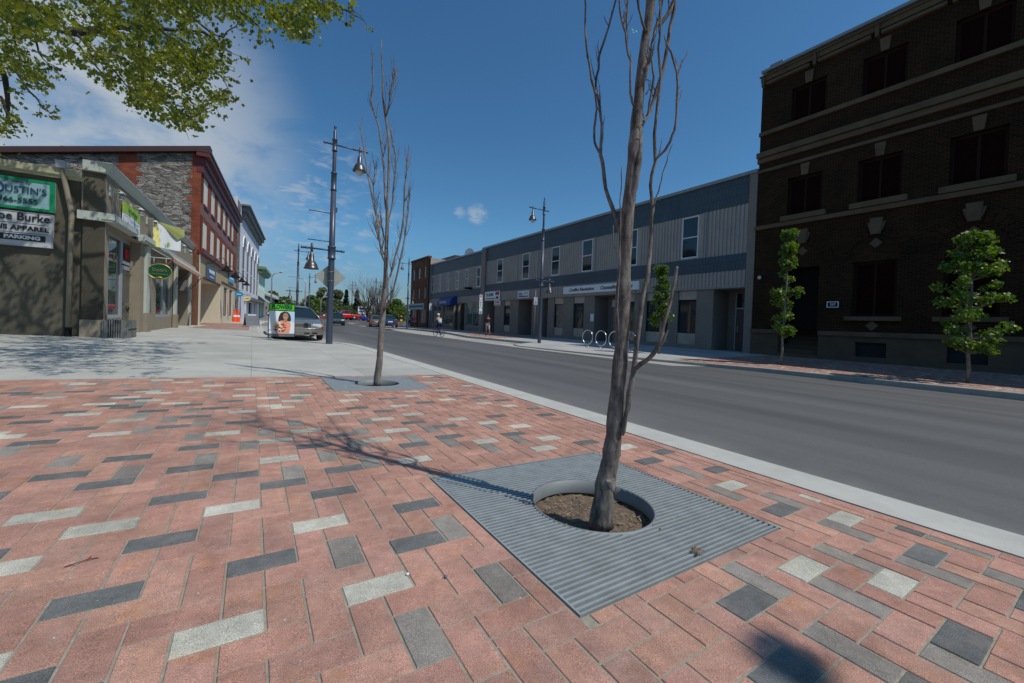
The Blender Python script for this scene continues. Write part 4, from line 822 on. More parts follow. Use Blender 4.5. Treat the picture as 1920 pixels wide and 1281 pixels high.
f2('blue_band', 'blueb', (sQ2, sE, 0, -.3, z2b, zc2-.16)); f2('blue_band', 'blueb', (sQ2, sE, .03, -.3, z4b, z3b))
H2 = [FB.rect(*w) for w in F2]; zt = sum(h[3] for h in H2)/6; zb = sum(h[2] for h in H2)/6
H2 = [(max(h[0], sQ2+.1), min(h[1], sE-.1), zb, zt) for h in H2]
mb = MB(); wall_holes(mb, FB, sQ2, sE, z3b, z2b, H2, .14, -.05); mb.build('upper_siding', 'siding', t2)
ribs(t2, sQ2, sE-.25, z3b, z2b, H2, -.05); ribs(t2, sQ2, sE-.25, z5b, z4b, [], 0)
for h in H2: window(FB, t2, h, -.06, .07, 'white', 'window_light', 1)
f2('lower_siding', 'siding', (sQ2, sE, .0, -.25, z5b, z4b)); f2('corner_trim', 'coping', (sE-.25, sE, .08, -.3, -.7, zc2-.16))
SW = [(871.5, 896, 569, 616.6), (829, 848, 573, 614), (809.5, 826, 573, 612)]
sh = []
for w in SW: h = FB.rect(*w); sh.append((h[0], h[1], .35, z5b-.02))
dh = FB.rect(849.5, 857.5, 573, 621); dk = FB.rect(858.5, 869.5, 569, 621)
holes = sh+[(dh[0], dh[1], -.7, z5b-.02), (dk[0], dk[1], -.7, z5b-.02)]
mb = MB(); wall_holes(mb, FB, sQ2, sE, -.7, z5b, holes, .2, -.08); mb.build('storefront_wall', 'greybrick', t2)
for h in sh: window(FB, t2, h, -.16, .06, 'frame', 'glass2', 0, 1, depth=.06)
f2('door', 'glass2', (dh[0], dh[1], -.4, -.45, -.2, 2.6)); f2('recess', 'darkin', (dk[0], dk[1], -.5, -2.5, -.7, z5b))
# blue awning (own thing) with a curved drum end
a0 = FB.sz(857.5, 560)[0]; a1 = FB.sz(833, 560)[0]; zA, zB_ = FB.sz(852, 556)[1], FB.sz(852, 573)[1]
aw = thing('shop_awning', 'dark blue rounded awning with white lettering over a shop door', 'awning', FB.wp(a0, 0, 0), FB.rot)
mb = MB(); n = 8; arc = [(.02, zA)]+[(.9*math.sin(k/n*math.pi/2)+.02, zB_+.25+(zA-zB_-.25)*math.cos(k/n*math.pi/2)) for k in range(1, n+1)]+[(.92, zB_), (.02, zB_)]
mb.prism(arc, 0, a1-a0, plane='yz'); mb.v = [(x, y, z) for x, y, z in mb.v]; mb.build('canvas', 'blueaw', aw)
text('Journeys', .62, 'signw', aw, ((a1-a0)*.55, .95, zB_+.42), RX, shear=.2)
lt = thing('wall_lamp', 'dark oval lamp fixture on the blue band of the further grey half', 'wall lamp', FB.wp(FB.sz(881, 541)[0], .1, FB.sz(881, 541)[1]), FB.rot)
mb = MB(); mb.lathe([(.02, -.12), (.5, -.06), (.7, .03), (.3, .12), (.02, .14)], 16); mb.build('hood', 'blackw', lt); mb = MB(); mb.lathe([(.02, -.2), (.2, -.17), (.25, -.12)], 12); mb.build('diffuser', mat('lamp_amber', (.5, .35, .12), .3, var=0), lt)
# signs on the right-hand buildings
def board(name, F, u0, u1, v0, v1, m, label, d=.05, th=.05, border=None):
    s0, s1, zb_, zt_ = F.rect(u0, u1, v0, v1, d); c = (s0+s1)/2; w, h = s1-s0, zt_-zb_
    o = thing(name, label, 'sign', F.wp(c, d, (zb_+zt_)/2), F.rot)
    mb = MB(); mb.box(-w/2, w/2, -th/2, th/2, -h/2, h/2); mb.build('panel', m, o)
    if border:
        mb = MB(); y0, y1 = (-th/2-.008, -th/2+.004) if F.out < 0 else (th/2-.004, th/2+.008); q = h*.06
        for bx in ((-w/2, w/2, h/2-q, h/2), (-w/2, w/2, -h/2, -h/2+q), (-w/2, -w/2+q, -h/2+q, h/2-q), (w/2-q, w/2, -h/2+q, h/2-q)): mb.box(bx[0], bx[1], y0, y1, bx[2], bx[3])
        mb.build('border', border, o)
    return o, w, h, th/2+.004
def bars(o, m, rows, F, name='print'):
    mb = MB(); y = F.out*.034
    for (x0, x1, z0, z1) in rows: mb.box(x0, x1, y-.006, y+.006, z0, z1)
    return mb.build(name, m, o)
s0, s1 = FB.sz(1198.6, 535, .07)[0], FB.sz(1057, 545, .07)[0]; zt_ = (FB.sz(1198.6, 527, .07)[1]+FB.sz(1057, 538.7, .07)[1])/2; zb_ = (FB.sz(1198.6, 543, .07)[1]+FB.sz(1057, 552, .07)[1])/2
o = thing('shop_sign', 'long white sign reading Conflict Resolution Counselling Services', 'sign', FB.wp((s0+s1)/2, .07, (zt_+zb_)/2), FB.rot)
w, h = s1-s0, zt_-zb_; mb = MB(); mb.box(-w/2, w/2, -.05, .05, -h/2, h/2); mb.build('panel', 'signw', o)
text('Conflict Resolution', h*.62, 'signb', o, (w*.225, .056, 0), RX, shear=.35, sx=w*.40/(h*.62*8.6), bold=.008)
text('Counselling Services', h*.62, 'signb', o, (-w*.235, .056, 0), RX, shear=.35, sx=w*.44/(h*.62*9.4), bold=.008)
o, w, h, q = board('lease_sign', FB, 909.6, 937.4, 546.5, 563, 'signw', 'white lease board with black letters and a red corner above the man in the doorway', .1)
text('OR LEASING', h*.5, 'signb', o, (w*.16, q+.0, h*.12), RX, sx=w*.6/(h*.5*6.6), bold=.012); bars(o, 'red', [(-w*.46, -w*.22, .05*h, h*.42)], FB); bars(o, 'signb', [(-w*.2, w*.42, -h*.36, -h*.27), (-w*.42, -w*.26, -h*.36, -h*.12)], FB)
o, w, h, q = board('notice_board', FB, 926.9, 938.5, 563.6, 573, 'signw', 'small white notice with red lettering on the grey pier beside the doorway', .0)
text('FOR RENT', h*.42, 'red', o, (0, q, h*.12), RX, sx=w*.8/(h*.42*5.2), bold=.012); bars(o, 'red', [(-w*.4, w*.4, -h*.34, -h*.22)], FB)
o, w, h, q = board('office_sign', FB, 971.5, 992, 545.6, 559, 'signw', 'white office sign with pale green leaf motif over a recessed door', .08)
bars(o, 'navy', [(w*.12, w*.42, h*.12, h*.26), (w*.05, w*.42, -h*.1, h*.02), (-w*.42, w*.42, -h*.36, -h*.2)], FB); bars(o, 'trimg', [(-w*.4, -w*.05, 0, h*.35)], FB)
# ================================================================ far orange brick building
FO = Fac(XR-.3, 10.35+sE+.05, 0, 0, 1)
zO = FO.sz(803, 480)[1]; sO = FO.sz(771.5, 500)[0]
t3 = thing('brick_building', 'far three-storey orange brick building with a buff end wall', 'building', FO.A, FO.rot)
wr = [(793.8, 798.8, 498.5, 519), (782.5, 788, 503, 524), (772.6, 777.4, 508, 527.7), (793, 797.5, 537.7, 560), (782.3, 786.5, 541, 560.5), (771.9, 776, 544.5, 562.5)]
hh = [FO.rect(*w) for w in wr]
for r_ in (slice(0, 3), slice(3, 6)):
    zz = [sum(h[k] for h in hh[r_])/3 for k in (2, 3)]; hh[r_] = [(max(h[0], .3), min(h[1], sO-.25), zz[0], zz[1]) for h in hh[r_]]
zst = FO.sz(790, 568)[1]
mb = MB(); wall_holes(mb, FO, 0, sO, zst, zO-.25, hh, .18, 0); mb.build('front_wall', 'brickorange', t3)
for h in hh: window(FO, t3, h, -.1, .08, 'curtain', 'window_light', 1)
mb = MB(); FO.box(mb, 0, sO, .12, -.4, zO-.25, zO); mb.build('cornice', 'brickorange', t3)
mb = MB(); FO.box(mb, 0, sO, -.25, -12, -.7, zO-.3); mb.build('end_wall', 'buff', t3)
mb = MB(); wall_holes(mb, FO, 0, sO, -.7, zst, [(.7, sO*.42, .5, zst-1.0), (sO*.46, sO*.58, -.2, zst-1.0), (sO*.62, sO-.4, .5, zst-1.0)], .2, 0); mb.build('storefront_wall', 'brickorange', t3)
for a, b in ((.7, sO*.42), (sO*.62, sO-.4)): window(FO, t3, (a, b, .5, zst-1.0), -.1, .07, 'frame', 'glass2', 0, 1)
mb = MB(); FO.box(mb, sO*.46, sO*.58, -.5, -.6, -.7, zst-1); mb.build('door', 'blackw', t3)
mb = MB(); FO.box(mb, 1.2, 6, -4.6, -11, zO-.3, zO+.35); mb.build('roof_house', 'buff', t3); mb = MB(); FO.box(mb, .9, 6.3, -4.2, -11.4, zO+.35, zO+.7); mb.build('roof', 'darkroof', t3)
o, w, h, q = board('shop_sign', FO, 766.5, 795, 569.5, 580.5, 'signpale', 'pale grey shop sign on the far orange brick building', .1); bars(o, 'navy', [(-w*.4, w*.4, -h*.15, h*.2), (-w*.46, -w*.42, -h*.3, h*.3), (w*.42, w*.46, -h*.3, h*.3)], FO)
P = FB.wp(FB.sz(826, 493)[0]-.5, -4, 8.9)
dsh = thing('satellite_dish', 'white satellite dish on the roof in front of the buff end wall', 'satellite dish', P, FB.rot+.6)
mb = MB(); mb.lathe([(0, 0), (.3, .03), (.55, .12), (.72, .22)], 20, (0, 0, 1.1), axis='y'); mb.build('dish', 'white', dsh); mb = MB(); mb.tube([(0, 0, -.6), (0, 0, 1.1)], .04, 8); mb.tube([(0, 0, .9), (0, .55, 1.1)], .02, 6); mb.build('mast', 'coping', dsh)
# ================================================================ dark brick block on the right
FD = Fac(XR-.03, 10.33, 0, 0, 1)
t4 = thing('brick_block', 'tall dark brown brick block with limestone bands and boarded windows at right', 'building', FD.A, FD.rot)
zq = lambda v, u=1429: FD.sz(u, v)[1]
zT = zq(136.5); zr0, zr1 = zq(151.5), zq(165.5); zb1, zb2 = zq(250), zq(257); zc1, zc2 = zq(289), zq(307.5); zd1, zd2 = zq(320), zq(325); ze1, ze2 = zq(426, 1419), zq(433, 1419); zw = zq(619, 1409)
DS = -26
def fd(name, m, *boxes, par=None):
    mb = MB()
    for b in boxes: FD.box(mb, *b)
    return mb.build(name, m, par or t4)
row3 = [(1484, 1550, 150, 222), (1622, 1703, 96, 180), (1792, 1903, 22, 120)]; row2 = [(1478, 1544, 322, 408), (1616, 1702, 296, 382), (1785, 1893, 246, 352)]
R3 = [FD.rect(*w) for w in row3]; R2_ = [FD.rect(*w) for w in row2]; G0 = [FD.rect(1605, 1692, 488, 594), FD.rect(1783, 1890, 470, 597)]
w3 = (R3[0][1]-R3[0][0]+R3[1][1]-R3[1][0])/2; c3 = [(h[0]+h[1])/2 for h in R3]; pitch = (c3[0]-c3[2])/2
zt3, zb3 = sum(h[3] for h in R3)/3, zb2-.02; zt2, zb2_ = sum(h[3] for h in R2_)/3, ze1+.25
cs = [c3[0]-pitch*k for k in range(8)]
H3 = [(c-w3/2, c+w3/2, zb1, min(zt3, zr1-.5)) for c in cs if c > DS+2]; Hb = [(c-w3/2, c+w3/2, zb2_, zt2) for c in cs if c > DS+2]
gt_, gb_ = G0[0][3], G0[0][2]; Hg = [(c-w3/2, c+w3/2, gb_, gt_) for c in cs[1:] if c > DS+2]
dr = FD.rect(1480, 1547, 500, 623); dc = cs[0]; door = (dc-w3/2-.05, dc+w3/2-.05, zw+.02, dr[3])
wall = [('a', -.0, zw)]
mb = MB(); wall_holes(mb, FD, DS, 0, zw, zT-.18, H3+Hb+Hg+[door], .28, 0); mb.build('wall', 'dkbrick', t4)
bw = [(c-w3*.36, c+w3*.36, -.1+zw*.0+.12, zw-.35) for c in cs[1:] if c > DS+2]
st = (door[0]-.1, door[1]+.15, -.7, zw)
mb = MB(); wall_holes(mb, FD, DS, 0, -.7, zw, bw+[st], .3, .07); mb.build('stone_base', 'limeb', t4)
fd('water_table', 'lime', (DS, st[0], .16, -.1, zw-.12, zw+.06), (st[1], 0, .16, -.1, zw-.12, zw+.06))
fd('coping', 'coping', (DS, .02, .14, -.4, zT-.12, zT)); fd('coping', 'coping', (-.9, -.35, .1, -.3, zT+.0025, zT+.12))
mb = MB()
s = -.08
while s > DS: FD.box(mb, s-.09, s, .085, -.0, zr0+.12, zT-.3); s -= .2
mb.build('dentils', 'dkbrick', t4)['kind'] = 'stuff'
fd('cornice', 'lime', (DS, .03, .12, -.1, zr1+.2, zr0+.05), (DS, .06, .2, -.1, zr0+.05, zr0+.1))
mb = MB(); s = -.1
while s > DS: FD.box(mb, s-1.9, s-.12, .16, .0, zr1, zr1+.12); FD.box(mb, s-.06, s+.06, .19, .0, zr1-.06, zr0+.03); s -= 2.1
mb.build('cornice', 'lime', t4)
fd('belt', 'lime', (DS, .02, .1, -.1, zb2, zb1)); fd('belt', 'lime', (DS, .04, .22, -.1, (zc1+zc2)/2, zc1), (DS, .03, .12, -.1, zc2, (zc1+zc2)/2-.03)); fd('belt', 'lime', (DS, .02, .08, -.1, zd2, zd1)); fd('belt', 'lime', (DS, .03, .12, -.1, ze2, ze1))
for h in H3+Hb+Hg:
    window(FD, t4, h, -.15, .1, 'boardframe', 'boarded', 0, 1, name='window', gname='shutter')
for c, zz in [(c, z) for c in cs if c > DS+2 for z in (zt3, zt2)]:
    mb = MB(); y0, y1 = .0, .05; a, b = .12, .175; z_a, z_b = zz+.02, zz+.52
    mb.v += [(c-a, y0, z_a), (c+a, y0, z_a), (c+b, y0, z_b), (c-b, y0, z_b), (c-a, y1, z_a), (c+a, y1, z_a), (c+b, y1, z_b), (c-b, y1, z_b)]
    for q in ((0, 3, 2, 1), (4, 5, 6, 7), (0, 1, 5, 4), (1, 2, 6, 5), (2, 3, 7, 6), (3, 0, 4, 7)): mb.face(list(q))
    mb.build('keystone', 'lime', t4)
for h in Hb: fd('sill', 'lime', (h[0]-.2, h[1]+.2, .16, -.1, zb2_-.22, zb2_))
for h in Hg: fd('sill', 'lime', (h[0]-.2, h[1]+.2, .14, -.1, gb_-.16, gb_))
zk = FD.sz(1651, 408)[1]; zk0 = FD.sz(1651, 437)[1]; zdm = FD.sz(1649, 455)[1]
for i, c in enumerate(cs):
    if c < DS+2: continue
    c = c-.05 if i == 0 else c; mb = MB(); Rr = w3*.62; z0_ = gt_+.18; n = 14; hh_ = zk0-z0_-.08
    for k in range(n):
        a0, a1 = math.pi*k/n+.012, math.pi*(k+1)/n-.012
        p = [(c+math.cos(a)*rr, z0_+math.sin(a)*rr/Rr*hh_) for a, rr in ((a0, Rr), (a1, Rr), (a1, Rr+.34), (a0, Rr+.34))]; mb.prism(p, 0, .035)
    mb.build('arch', 'dkbrick', t4)
    mb = MB(); mb.prism([(c-.15, zk0-.02), (c+.15, zk0-.02), (c+.2, zk), (c-.2, zk)], .0, .12); mb.prism([(c-.19, zk0+.1), (c+.19, zk0+.1), (c+.28, zk-.16), (c-.28, zk-.16)], .0, .08); mb.build('keystone', 'lime', t4)
    mb = MB(); q = .2; mb.prism([(c-q, zdm), (c, zdm-q), (c+q, zdm), (c, zdm+q)], 0, .03); mb.build('diamond', 'lime', t4)
    if i:
        zz = (zw+gb_)/2-.02; q = .2; mb = MB(); mb.prism([(c-q, zz), (c, zz-q), (c+q, zz), (c, zz+q)], 0, .03); mb.build('diamond', 'lime', t4)
for h in bw: fd('basement_panel', 'basem', (h[0], h[1], -.1, -.2, h[2], h[3]))
d = fd('door', 'blackw', (door[0]+.04, door[1]-.04, -.8, -.88, zw, door[3])); fd('handle', 'steel', (door[0]+.14, door[0]+.22, -.74, -.795, zw+.9, zw+1.25), par=d)
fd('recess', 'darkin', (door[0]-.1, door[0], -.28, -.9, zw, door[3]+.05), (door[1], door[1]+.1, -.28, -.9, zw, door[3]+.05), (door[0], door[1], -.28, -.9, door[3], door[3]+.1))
n = 6
mb = MB()
for k in range(n): zz0 = -.25+(zw+.25)*k/n; FD.box(mb, st[0]+.002, st[1]-.002, .06-.3*k, -2.0, zz0-(.5 if k == 0 else 0), zz0+(zw+.25)/n-.002)
mb.build('steps', 'limeb', t4)
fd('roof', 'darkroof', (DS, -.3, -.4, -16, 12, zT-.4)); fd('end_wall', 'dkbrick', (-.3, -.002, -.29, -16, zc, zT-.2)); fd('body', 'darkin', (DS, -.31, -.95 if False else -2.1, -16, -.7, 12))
s0, s1, zb_, zt_ = FD.rect(1552, 1571, 567, 575.5, .02); o = thing('number_plate', 'small framed house number plate beside the dark door', 'sign', FD.wp((s0+s1)/2, .02, (zb_+zt_)/2), FD.rot)
w, h = s1-s0, zt_-zb_; mb = MB(); mb.box(-w/2, w/2, -.015, .015, -h/2, h/2); mb.build('panel', 'blackw', o); mb = MB()
for bx in ((-w/2, w/2, h/2, h/2+.03), (-w/2, w/2, -h/2-.03, -h/2), (-w/2-.03, -w/2, -h/2-.03, h/2+.03), (w/2, w/2+.03, -h/2-.03, h/2+.03)): mb.box(bx[0], bx[1], -.015, .03, bx[2], bx[3])
mb.build('frame', 'signw', o); text('387', h*.8, 'signw', o, (0, .02, 0), RX)
s, z = FD.sz(1426, 521); o = thing('wall_lamp', 'small round white lamp by the corner of the dark brick block', 'wall lamp', FD.wp(s, .1, z), FD.rot)
mb = MB(); mb.lathe([(.0, -.09), (.06, -.07), (.09, 0), (.06, .07), (0, .09)], 12); mb.build('globe', 'bulb', o); mb = MB(); mb.tube([(0, -.1, .0), (0, -.05, 0)], .04, 8); mb.build('bracket', 'blackw', o)
# ================================================================ LEFT SIDE: tan stucco shop
def find_d(F, s, z, u):
    lo, hi = -3, 6
    for _ in range(40):
        m_ = (lo+hi)/2
        if px(F.wp(s, m_, z))[0] < u: lo = m_
        else: hi = m_
    return lo
FT = Fac(-3.3, 14.75, 0, 1.35, -1)
sB = FT.sz(372, 560, .3)[0]
t5 = thing('stucco_shop', 'single-storey tan stucco shop with pale green ledge and two storefronts at left', 'building', FT.A, FT.rot)
def ft(name, m, *boxes, par=None):
    mb = MB()
    for b in boxes: FT.box(mb, *b)
    return mb.build(name, m, par or t5)
zct = 4.62; zcb = FT.sz(200, 327)[1]; zlt, zlb = FT.sz(203, 404)[1], 3.12
ft('fascia', 'stucco', (0, sB, 0, -.45, zlt-.05, zcb+.02))
mb = MB()
prf = [(-.0, zcb), (.04, zcb), (.07, zcb+.08), (.13, zct-.1), (.16, zct-.02), (.16, zct), (-.4, zct+.02), (-.4, zcb)]
rings = [[(s, -y, z) for y, z in prf] for s in (-.28, sB)]; rings[0] = [(-.04-max(y, 0) if y > 0 else -.04, -y, z) for y, z in prf]
mb.loft(rings, smooth=False); mb.build('cornice', 'trimg', t5)
mb = MB(); mb.prism([(-.02, zcb+.01), (.42, zcb+.01), (.42, zct), (-.0, zct)], -.09, -.002, plane='yz')
mb.build('cornice', 'trimg', t5)
sG = [FT.sz(u, 455, .35)[0] for u in (272, 286)]
ft('ledge', 'trimg', (-.1, sG[0], .2, -.05, zlb+.05, zlt), (-.08, sG[0], .16, -.05, zlb, zlb+.05)); ft('ledge', 'trimg', (sG[0]+.9, sB-.4, .2, -.05, zlb+.05, zlt), (sG[0]+.9, sB-.4, .16, -.05, zlb, zlb+.05))
ft('ledge', 'trimg', (-.1, -.0, -.05, -.5, zlb, zlt))
ft('soffit', 'stucco', (.3, sB, -.0, -1.8, zlb-.04, zlb+.0))
# corner pier
ft('pier', 'stucco', (0, .32, 0, -.42, -.2, zlt-.05)); ft('pier', 'stucco', (.32, .42, -.04, -.4, -.2, zlb-.04)); ft('pier_base', 'stucco', (-.03, .46, .05, -.44, -.2, .55)); ft('fascia', 'stucco_shade', (-.002, .0, -.002, -.42, zlt, zcb))  # last sheet darkens the pier's shaded return by colour
ft('trim_post', 'trimg', (.42, .56, -.06, -.3, .0, zlb-.04))
s_ret = FT.sz(262, 560, 0)[0]
D5 = min(-.25, max(-2.0, find_d(FT, s_ret, 1.5, 247)))
r1 = [FT.sz(u, 560, D5)[0] for u in (201, 226, 229.5, 247)]
s_in = [FT.sz(u, 560, D5)[0] for u in (248, 283)]
sPier0 = FT.sz(262, 560, 0)[0]; sPier1 = FT.sz(284, 560, 0)[0]
zws = FT.sz(213, 596, D5)[1]
ft('shop_wall', 'stucco', (.42, r1[1]+.1, D5-.0, D5-.12, -.2, zws)); window(FT, t5, (.45, r1[1]+.1, zws, zlb-.04), D5-.02, .09, 'frame', 'glass2', 0, 0)
dd = window(FT, t5, (r1[1]+.12, r1[3], -.05, 2.25), D5-.02, .12, 'frame', 'glass2', 0, name='door', gname='glazing')
ft('handle', 'steel', (r1[1]+.35, r1[3]-.3, D5+.05, D5+.02, 1.0, 1.05), par=dd); window(FT, t5, (r1[1]+.12, r1[3], 2.3, zlb-.04), D5-.02, .1, 'frame', 'glass2', 0, name='transom')
o_ = MB(); FT.box(o_, r1[1]+.5, r1[1]+.9, D5-.02, D5-.04, 2.5, 2.8); o_.build('open_sign', 'red', t5)
ft('return_wall', 'stucco', (r1[3]+.02, sPier0+.0, D5-.01, D5-.2, -.2, zlb-.04)); ft('return_wall', 'stucco', (sPier0, sPier1, .0, -.7, -.2, zlb-.04))
ft('trim_post', 'trimg', (sPier0+.5, sPier0+.95, .08, 0, .75, zlb-.04)); ft('pier_base', 'stucco', (sPier0+.45, sPier0+1.0, .12, 0, -.2, .75))
w2 = [FT.sz(u, 560, -.05)[0] for u in (291, 321)]; zw2 = FT.sz(306, 594, -.05)[1]; zw2t = FT.sz(306, 515, -.05)[1]
sp2 = [FT.sz(u, 560, 0)[0] for u in (324.5, 333)]
mb = MB(); wall_holes(mb, FT, sPier1, sp2[1], -.2, zlb-.04, [(w2[0], w2[1], zw2, zlb-.3)], .15, -.03); mb.build('shop_wall', 'stucco', t5)
window(FT, t5, (w2[0], w2[1], zw2, zlb-.3), -.1, .1, 'frame', 'glass2', 0, 1)
ft('trim_post', 'trimg', (sp2[0], sp2[0]+.4, .1, 0, .7, zlb-.04)); ft('pier_base', 'stucco', (sp2[0]-.05, sp2[0]+.45, .14, 0, -.2, .7))
s3a, s3b = sp2[1], FT.sz(352, 560, 0)[0]
ft('back_wall', 'stucco', (s3a, s3b, -.8, -.95, -.2, zlb)); dd = window(FT, t5, (s3a+.1, s3a+1.3, -.05, 2.3), -.75, .1, 'slate', 'glass2', 0, name='door', gname='glazing')
ft('return_wall', 'stucco', (s3b, s3b+.2, .0, -.95, -.2, zlb)); ft('wall', 'stucco', (s3b+.2, sB, -.02, -.3, -.2, zlb)); ft('air_conditioner', 'grey', (s3b-.65, s3b-.01, -.0, -.6, 1.95, 2.5))
ft('end_pier', 'trimg', (s3b+.15, s3b+.5, .1, -.02, -.2, zlb))
ft('meter', 'blackw', (sB-1.2, sB-.95, .1, -.02, 1.2, 1.5)); mb = MB(); mb.tube([(sB-.9, -.05, -.05), (sB-.9, -.09, .75), (sB-1.3, -.09, .8), (sB-1.3, -.04, 0)], .03, 6); mb.build('gas_pipe', 'grey', t5)
ft('roof', 'darkroof', (.1, sB, -.45, -9, 4.0, 4.12))
# side wall (faces back down the street)
mb = MB(); mb.box(.08, .3, .42, 9, -.2, 4.12); mb.build('side_wall', 'stucco_shade', t5); mb = MB(); mb.box(-.0, .08, .002, .42, -.2, zlb-.0); mb.build('side_pilaster', 'stucco_shade', t5); mb = MB(); mb.box(-.0, .1, .002, .42, zlt, zcb); mb.build('side_pilaster', 'stucco_shade', t5)
mb = MB(); mb.prism([(.02, 4.32), (.02, 4.16), (.06, 4.14), (-.02+.08, 4.08), (.3, 4.08), (.3, 4.34)], .44, 9); mb.v = [(x-.06, y, z) for x, y, z in mb.v]; mb.build('side_cap', 'yellowtrim', t5)
dp = MB(); X = -.02; dp.tube([(X, .80, 4.5), (X, .80, 4.3), (X, .62, 3.25), (X, .62, 3.1), (X, .64, .3)], .055, 10); dp.build('downspout', 'stucco', t5); mb = MB(); mb.box(X-.08, X+.08, .73, .89, 4.32, 4.5, top=-.015); mb.build('rain_head', 'frame', t5); mb = MB(); mb.tube([(X, .64, .34), (X, .64, -.05)], .07, 10); mb.build('pipe_shoe', 'blackw', t5)
# lanterns along the fascia
LSa = [FT.sz(u, v, 0)[0] for u, v in ((206, 350), (247, 378), (275, 404))]; st_ = (LSa[2]-LSa[0])/2; LS = [LSa[0]+st_*i for i in range(7)]; LS = [q for q in LS if q < sB-.5]; pass
for i in range(len(LS)):
    s = LS[i]; z = 3.98; mb = MB(); mb.box(s-.07, s+.07, -.03, 0, z-.12, z+.12); mb.tube([(s, -.03, z+.03), (s, -.14, z+.1), (s, -.21, z+.07), (s, -.24, z-.0)], .012, 6); lo = mb.build('wall_lantern', 'trimg', t5)
    mb = MB(); mb.lathe([(.02, .05), (.08, 0), (.095, -.02), (.06, -.03), (.065, -.03), (.02, -.03)], 10, (s, -.24, z)); mb.build('lantern_hood', 'trimg', lo); mb = MB(); mb.lathe([(.02, -.17), (.07, -.17), (.075, -.19), (.02, -.2)], 10, (s, -.24, z)); mb.build('lantern_base', 'trimg', lo)
    mb = MB(); mb.lathe([(.0, 0), (.05, -.01), (.055, -.13), (0, -.14)], 8, (s, -.24, z-.03)); mb.build('lantern_glass', 'curtain', lo)
# signs on the side wall
def side_board(label, y0, y1, z0, z1, m, bm=None, bw_=.06):
    o = thing('wall_sign', label, 'sign', FT.A+FT.dir*.02-FT.nor*((y0+y1)/2)+Vector((0, 0, (z0+z1)/2)), FT.rot)
    w, h = (y1-y0), z1-z0; mb = MB(); mb.box(-.03, .03, -w/2, w/2, -h/2, h/2); mb.build('panel', m, o)
    if bm:
        mb = MB()
        for a in ((-w/2, w/2, h/2-bw_, h/2), (-w/2, w/2, -h/2, -h/2+bw_), (-w/2, -w/2+bw_*1.4, -h/2+bw_, h/2-bw_), (w/2-bw_*1.4, w/2, -h/2+bw_, h/2-bw_)): mb.box(-.042, -.03, *a)
        mb.build('border', bm, o)
    return o, (y0+y1)/2, (z0+z1)/2
def stx(o, yc, zc_, body, u_r, v, size, m, sx=1, bold=0, shear=0):   # right end of the text at pixel u_r, baseline centre at v
    y, z = FT.side(u_r, v, -.02); text(body, size, m, o, (-.046, y-yc, z-zc_), SX, align='RIGHT', sx=sx, bold=bold, shear=shear, ext=.003)
o, yc, zc_ = side_board('pale blue sign with green border, upper on the shaded wall', .92, 2.75, 3.19, 3.94, 'signpale', 'signgreen')
stx(o, yc, zc_, 'Flowers  by', 58, 343.5, .1, 'navy', .95, 0, .4); stx(o, yc, zc_, "USTIN'S", 88, 363, .235, 'navy', .86); stx(o, yc, zc_, 'D', 11, 353, .4, 'navy', .9); stx(o, yc, zc_, '613-966-5555', 72, 380.5, .17, 'dkgreen', 1.03, .003)
o, yc, zc_ = side_board('white sign reading Burke apparel and parking, lower on the shaded wall', .94, 2.9, 2.3, 3.13, 'sign_shade', 'frame', .012)
stx(o, yc, zc_, 'Joe Burke', 94, 413, .27, 'signb', .86, .003); stx(o, yc, zc_, 'MENS APPAREL', 92, 433, .155, 'signb', 1.05, .004)
y, z = FT.side(77, 447, -.02); mb = MB(); mb.box(-.038, -.03, FT.side(85, 450, -.02)[0]-yc, 1.2, z-zc_-.095, z-zc_+.055); mb.build('bar', 'signb', o); stx(o, yc, zc_, 'PARKING', 76, 448.5, .115, 'signw', 1.25, .006)
mb = MB(); [mb.box(-.036, -.03, -.9, .92, zz, zz+.008) for zz in (.13, -.1)]; mb.build('rule', 'signb', o)
# banners
def quad_sign(name, F, pts, d, m, label, split=None):
    L = [F.sz(u, v, d) for u, v in pts]; s0 = (L[0][0]+L[3][0])/2; s1 = (L[1][0]+L[2][0])/2; z1_ = (L[0][1]+L[1][1])/2; z0_ = (L[2][1]+L[3][1])/2
    return s0, s1, z0_, z1_
s0, s1, z0_, z1_ = quad_sign('b', FT, [(229.9, 378), (262, 401), (259.5, 445.7), (228.5, 426)], .03, None, None)
o = thing('wall_banner', 'flat lime and white banner with three red fruit prints under the lanterns', 'banner', FT.wp((s0+s1)/2, .04, (z0_+z1_)/2), FT.rot)
w, h = s1-s0, z1_-z0_; mb = MB(); mb.box(-w/2, w/2, -.012, .012, -h/2, h*.1); mb.build('panel', 'signw', o)
mb = MB(); mb.v += []; n = 12; pts = [(-w/2, h/2), (w/2, h/2)]+[(w/2-w*k/n, h*(.02+.1*math.sin(k/n*2.6))) for k in range(n+1)]; mb.prism(pts, -.018, .011); mb.build('panel', 'lime_b', o)
text('Wafting', h*.24, 'dkgreen', o, (0, -.02, h*.27), LX, sx=w*.62/(h*.24*3.6), shear=.3)
for i, (x, z, r_) in enumerate(((-.24, -.28, .075), (.1, -.28, .055), (.3, -.3, .05))):
    mb = MB(); mb.lathe([(0, -.02), (r_*h*1.3, -.018), (r_*h*1.3, 0)], 14, (x*w, 0, z*h), axis='y'); mb.build('fruit', 'red', o)
mb = MB(); [mb.box(a*w, b*w, -.015, -.011, z*h, (z+.035)*h) for a, b, z in ((-.45, -.2, -.0), (-.1, .25, -.06), (-.1, .3, -.12), (.28, .46, -.08))]; mb.build('print', 'lilac', o)
s0, z0_ = FT.sz(285, 440, .1); s1 = FT.sz(311, 440, .1)[0]; zt_ = FT.sz(285, 413, .1)[1]; zb_ = FT.sz(285, 462, .1)[1]
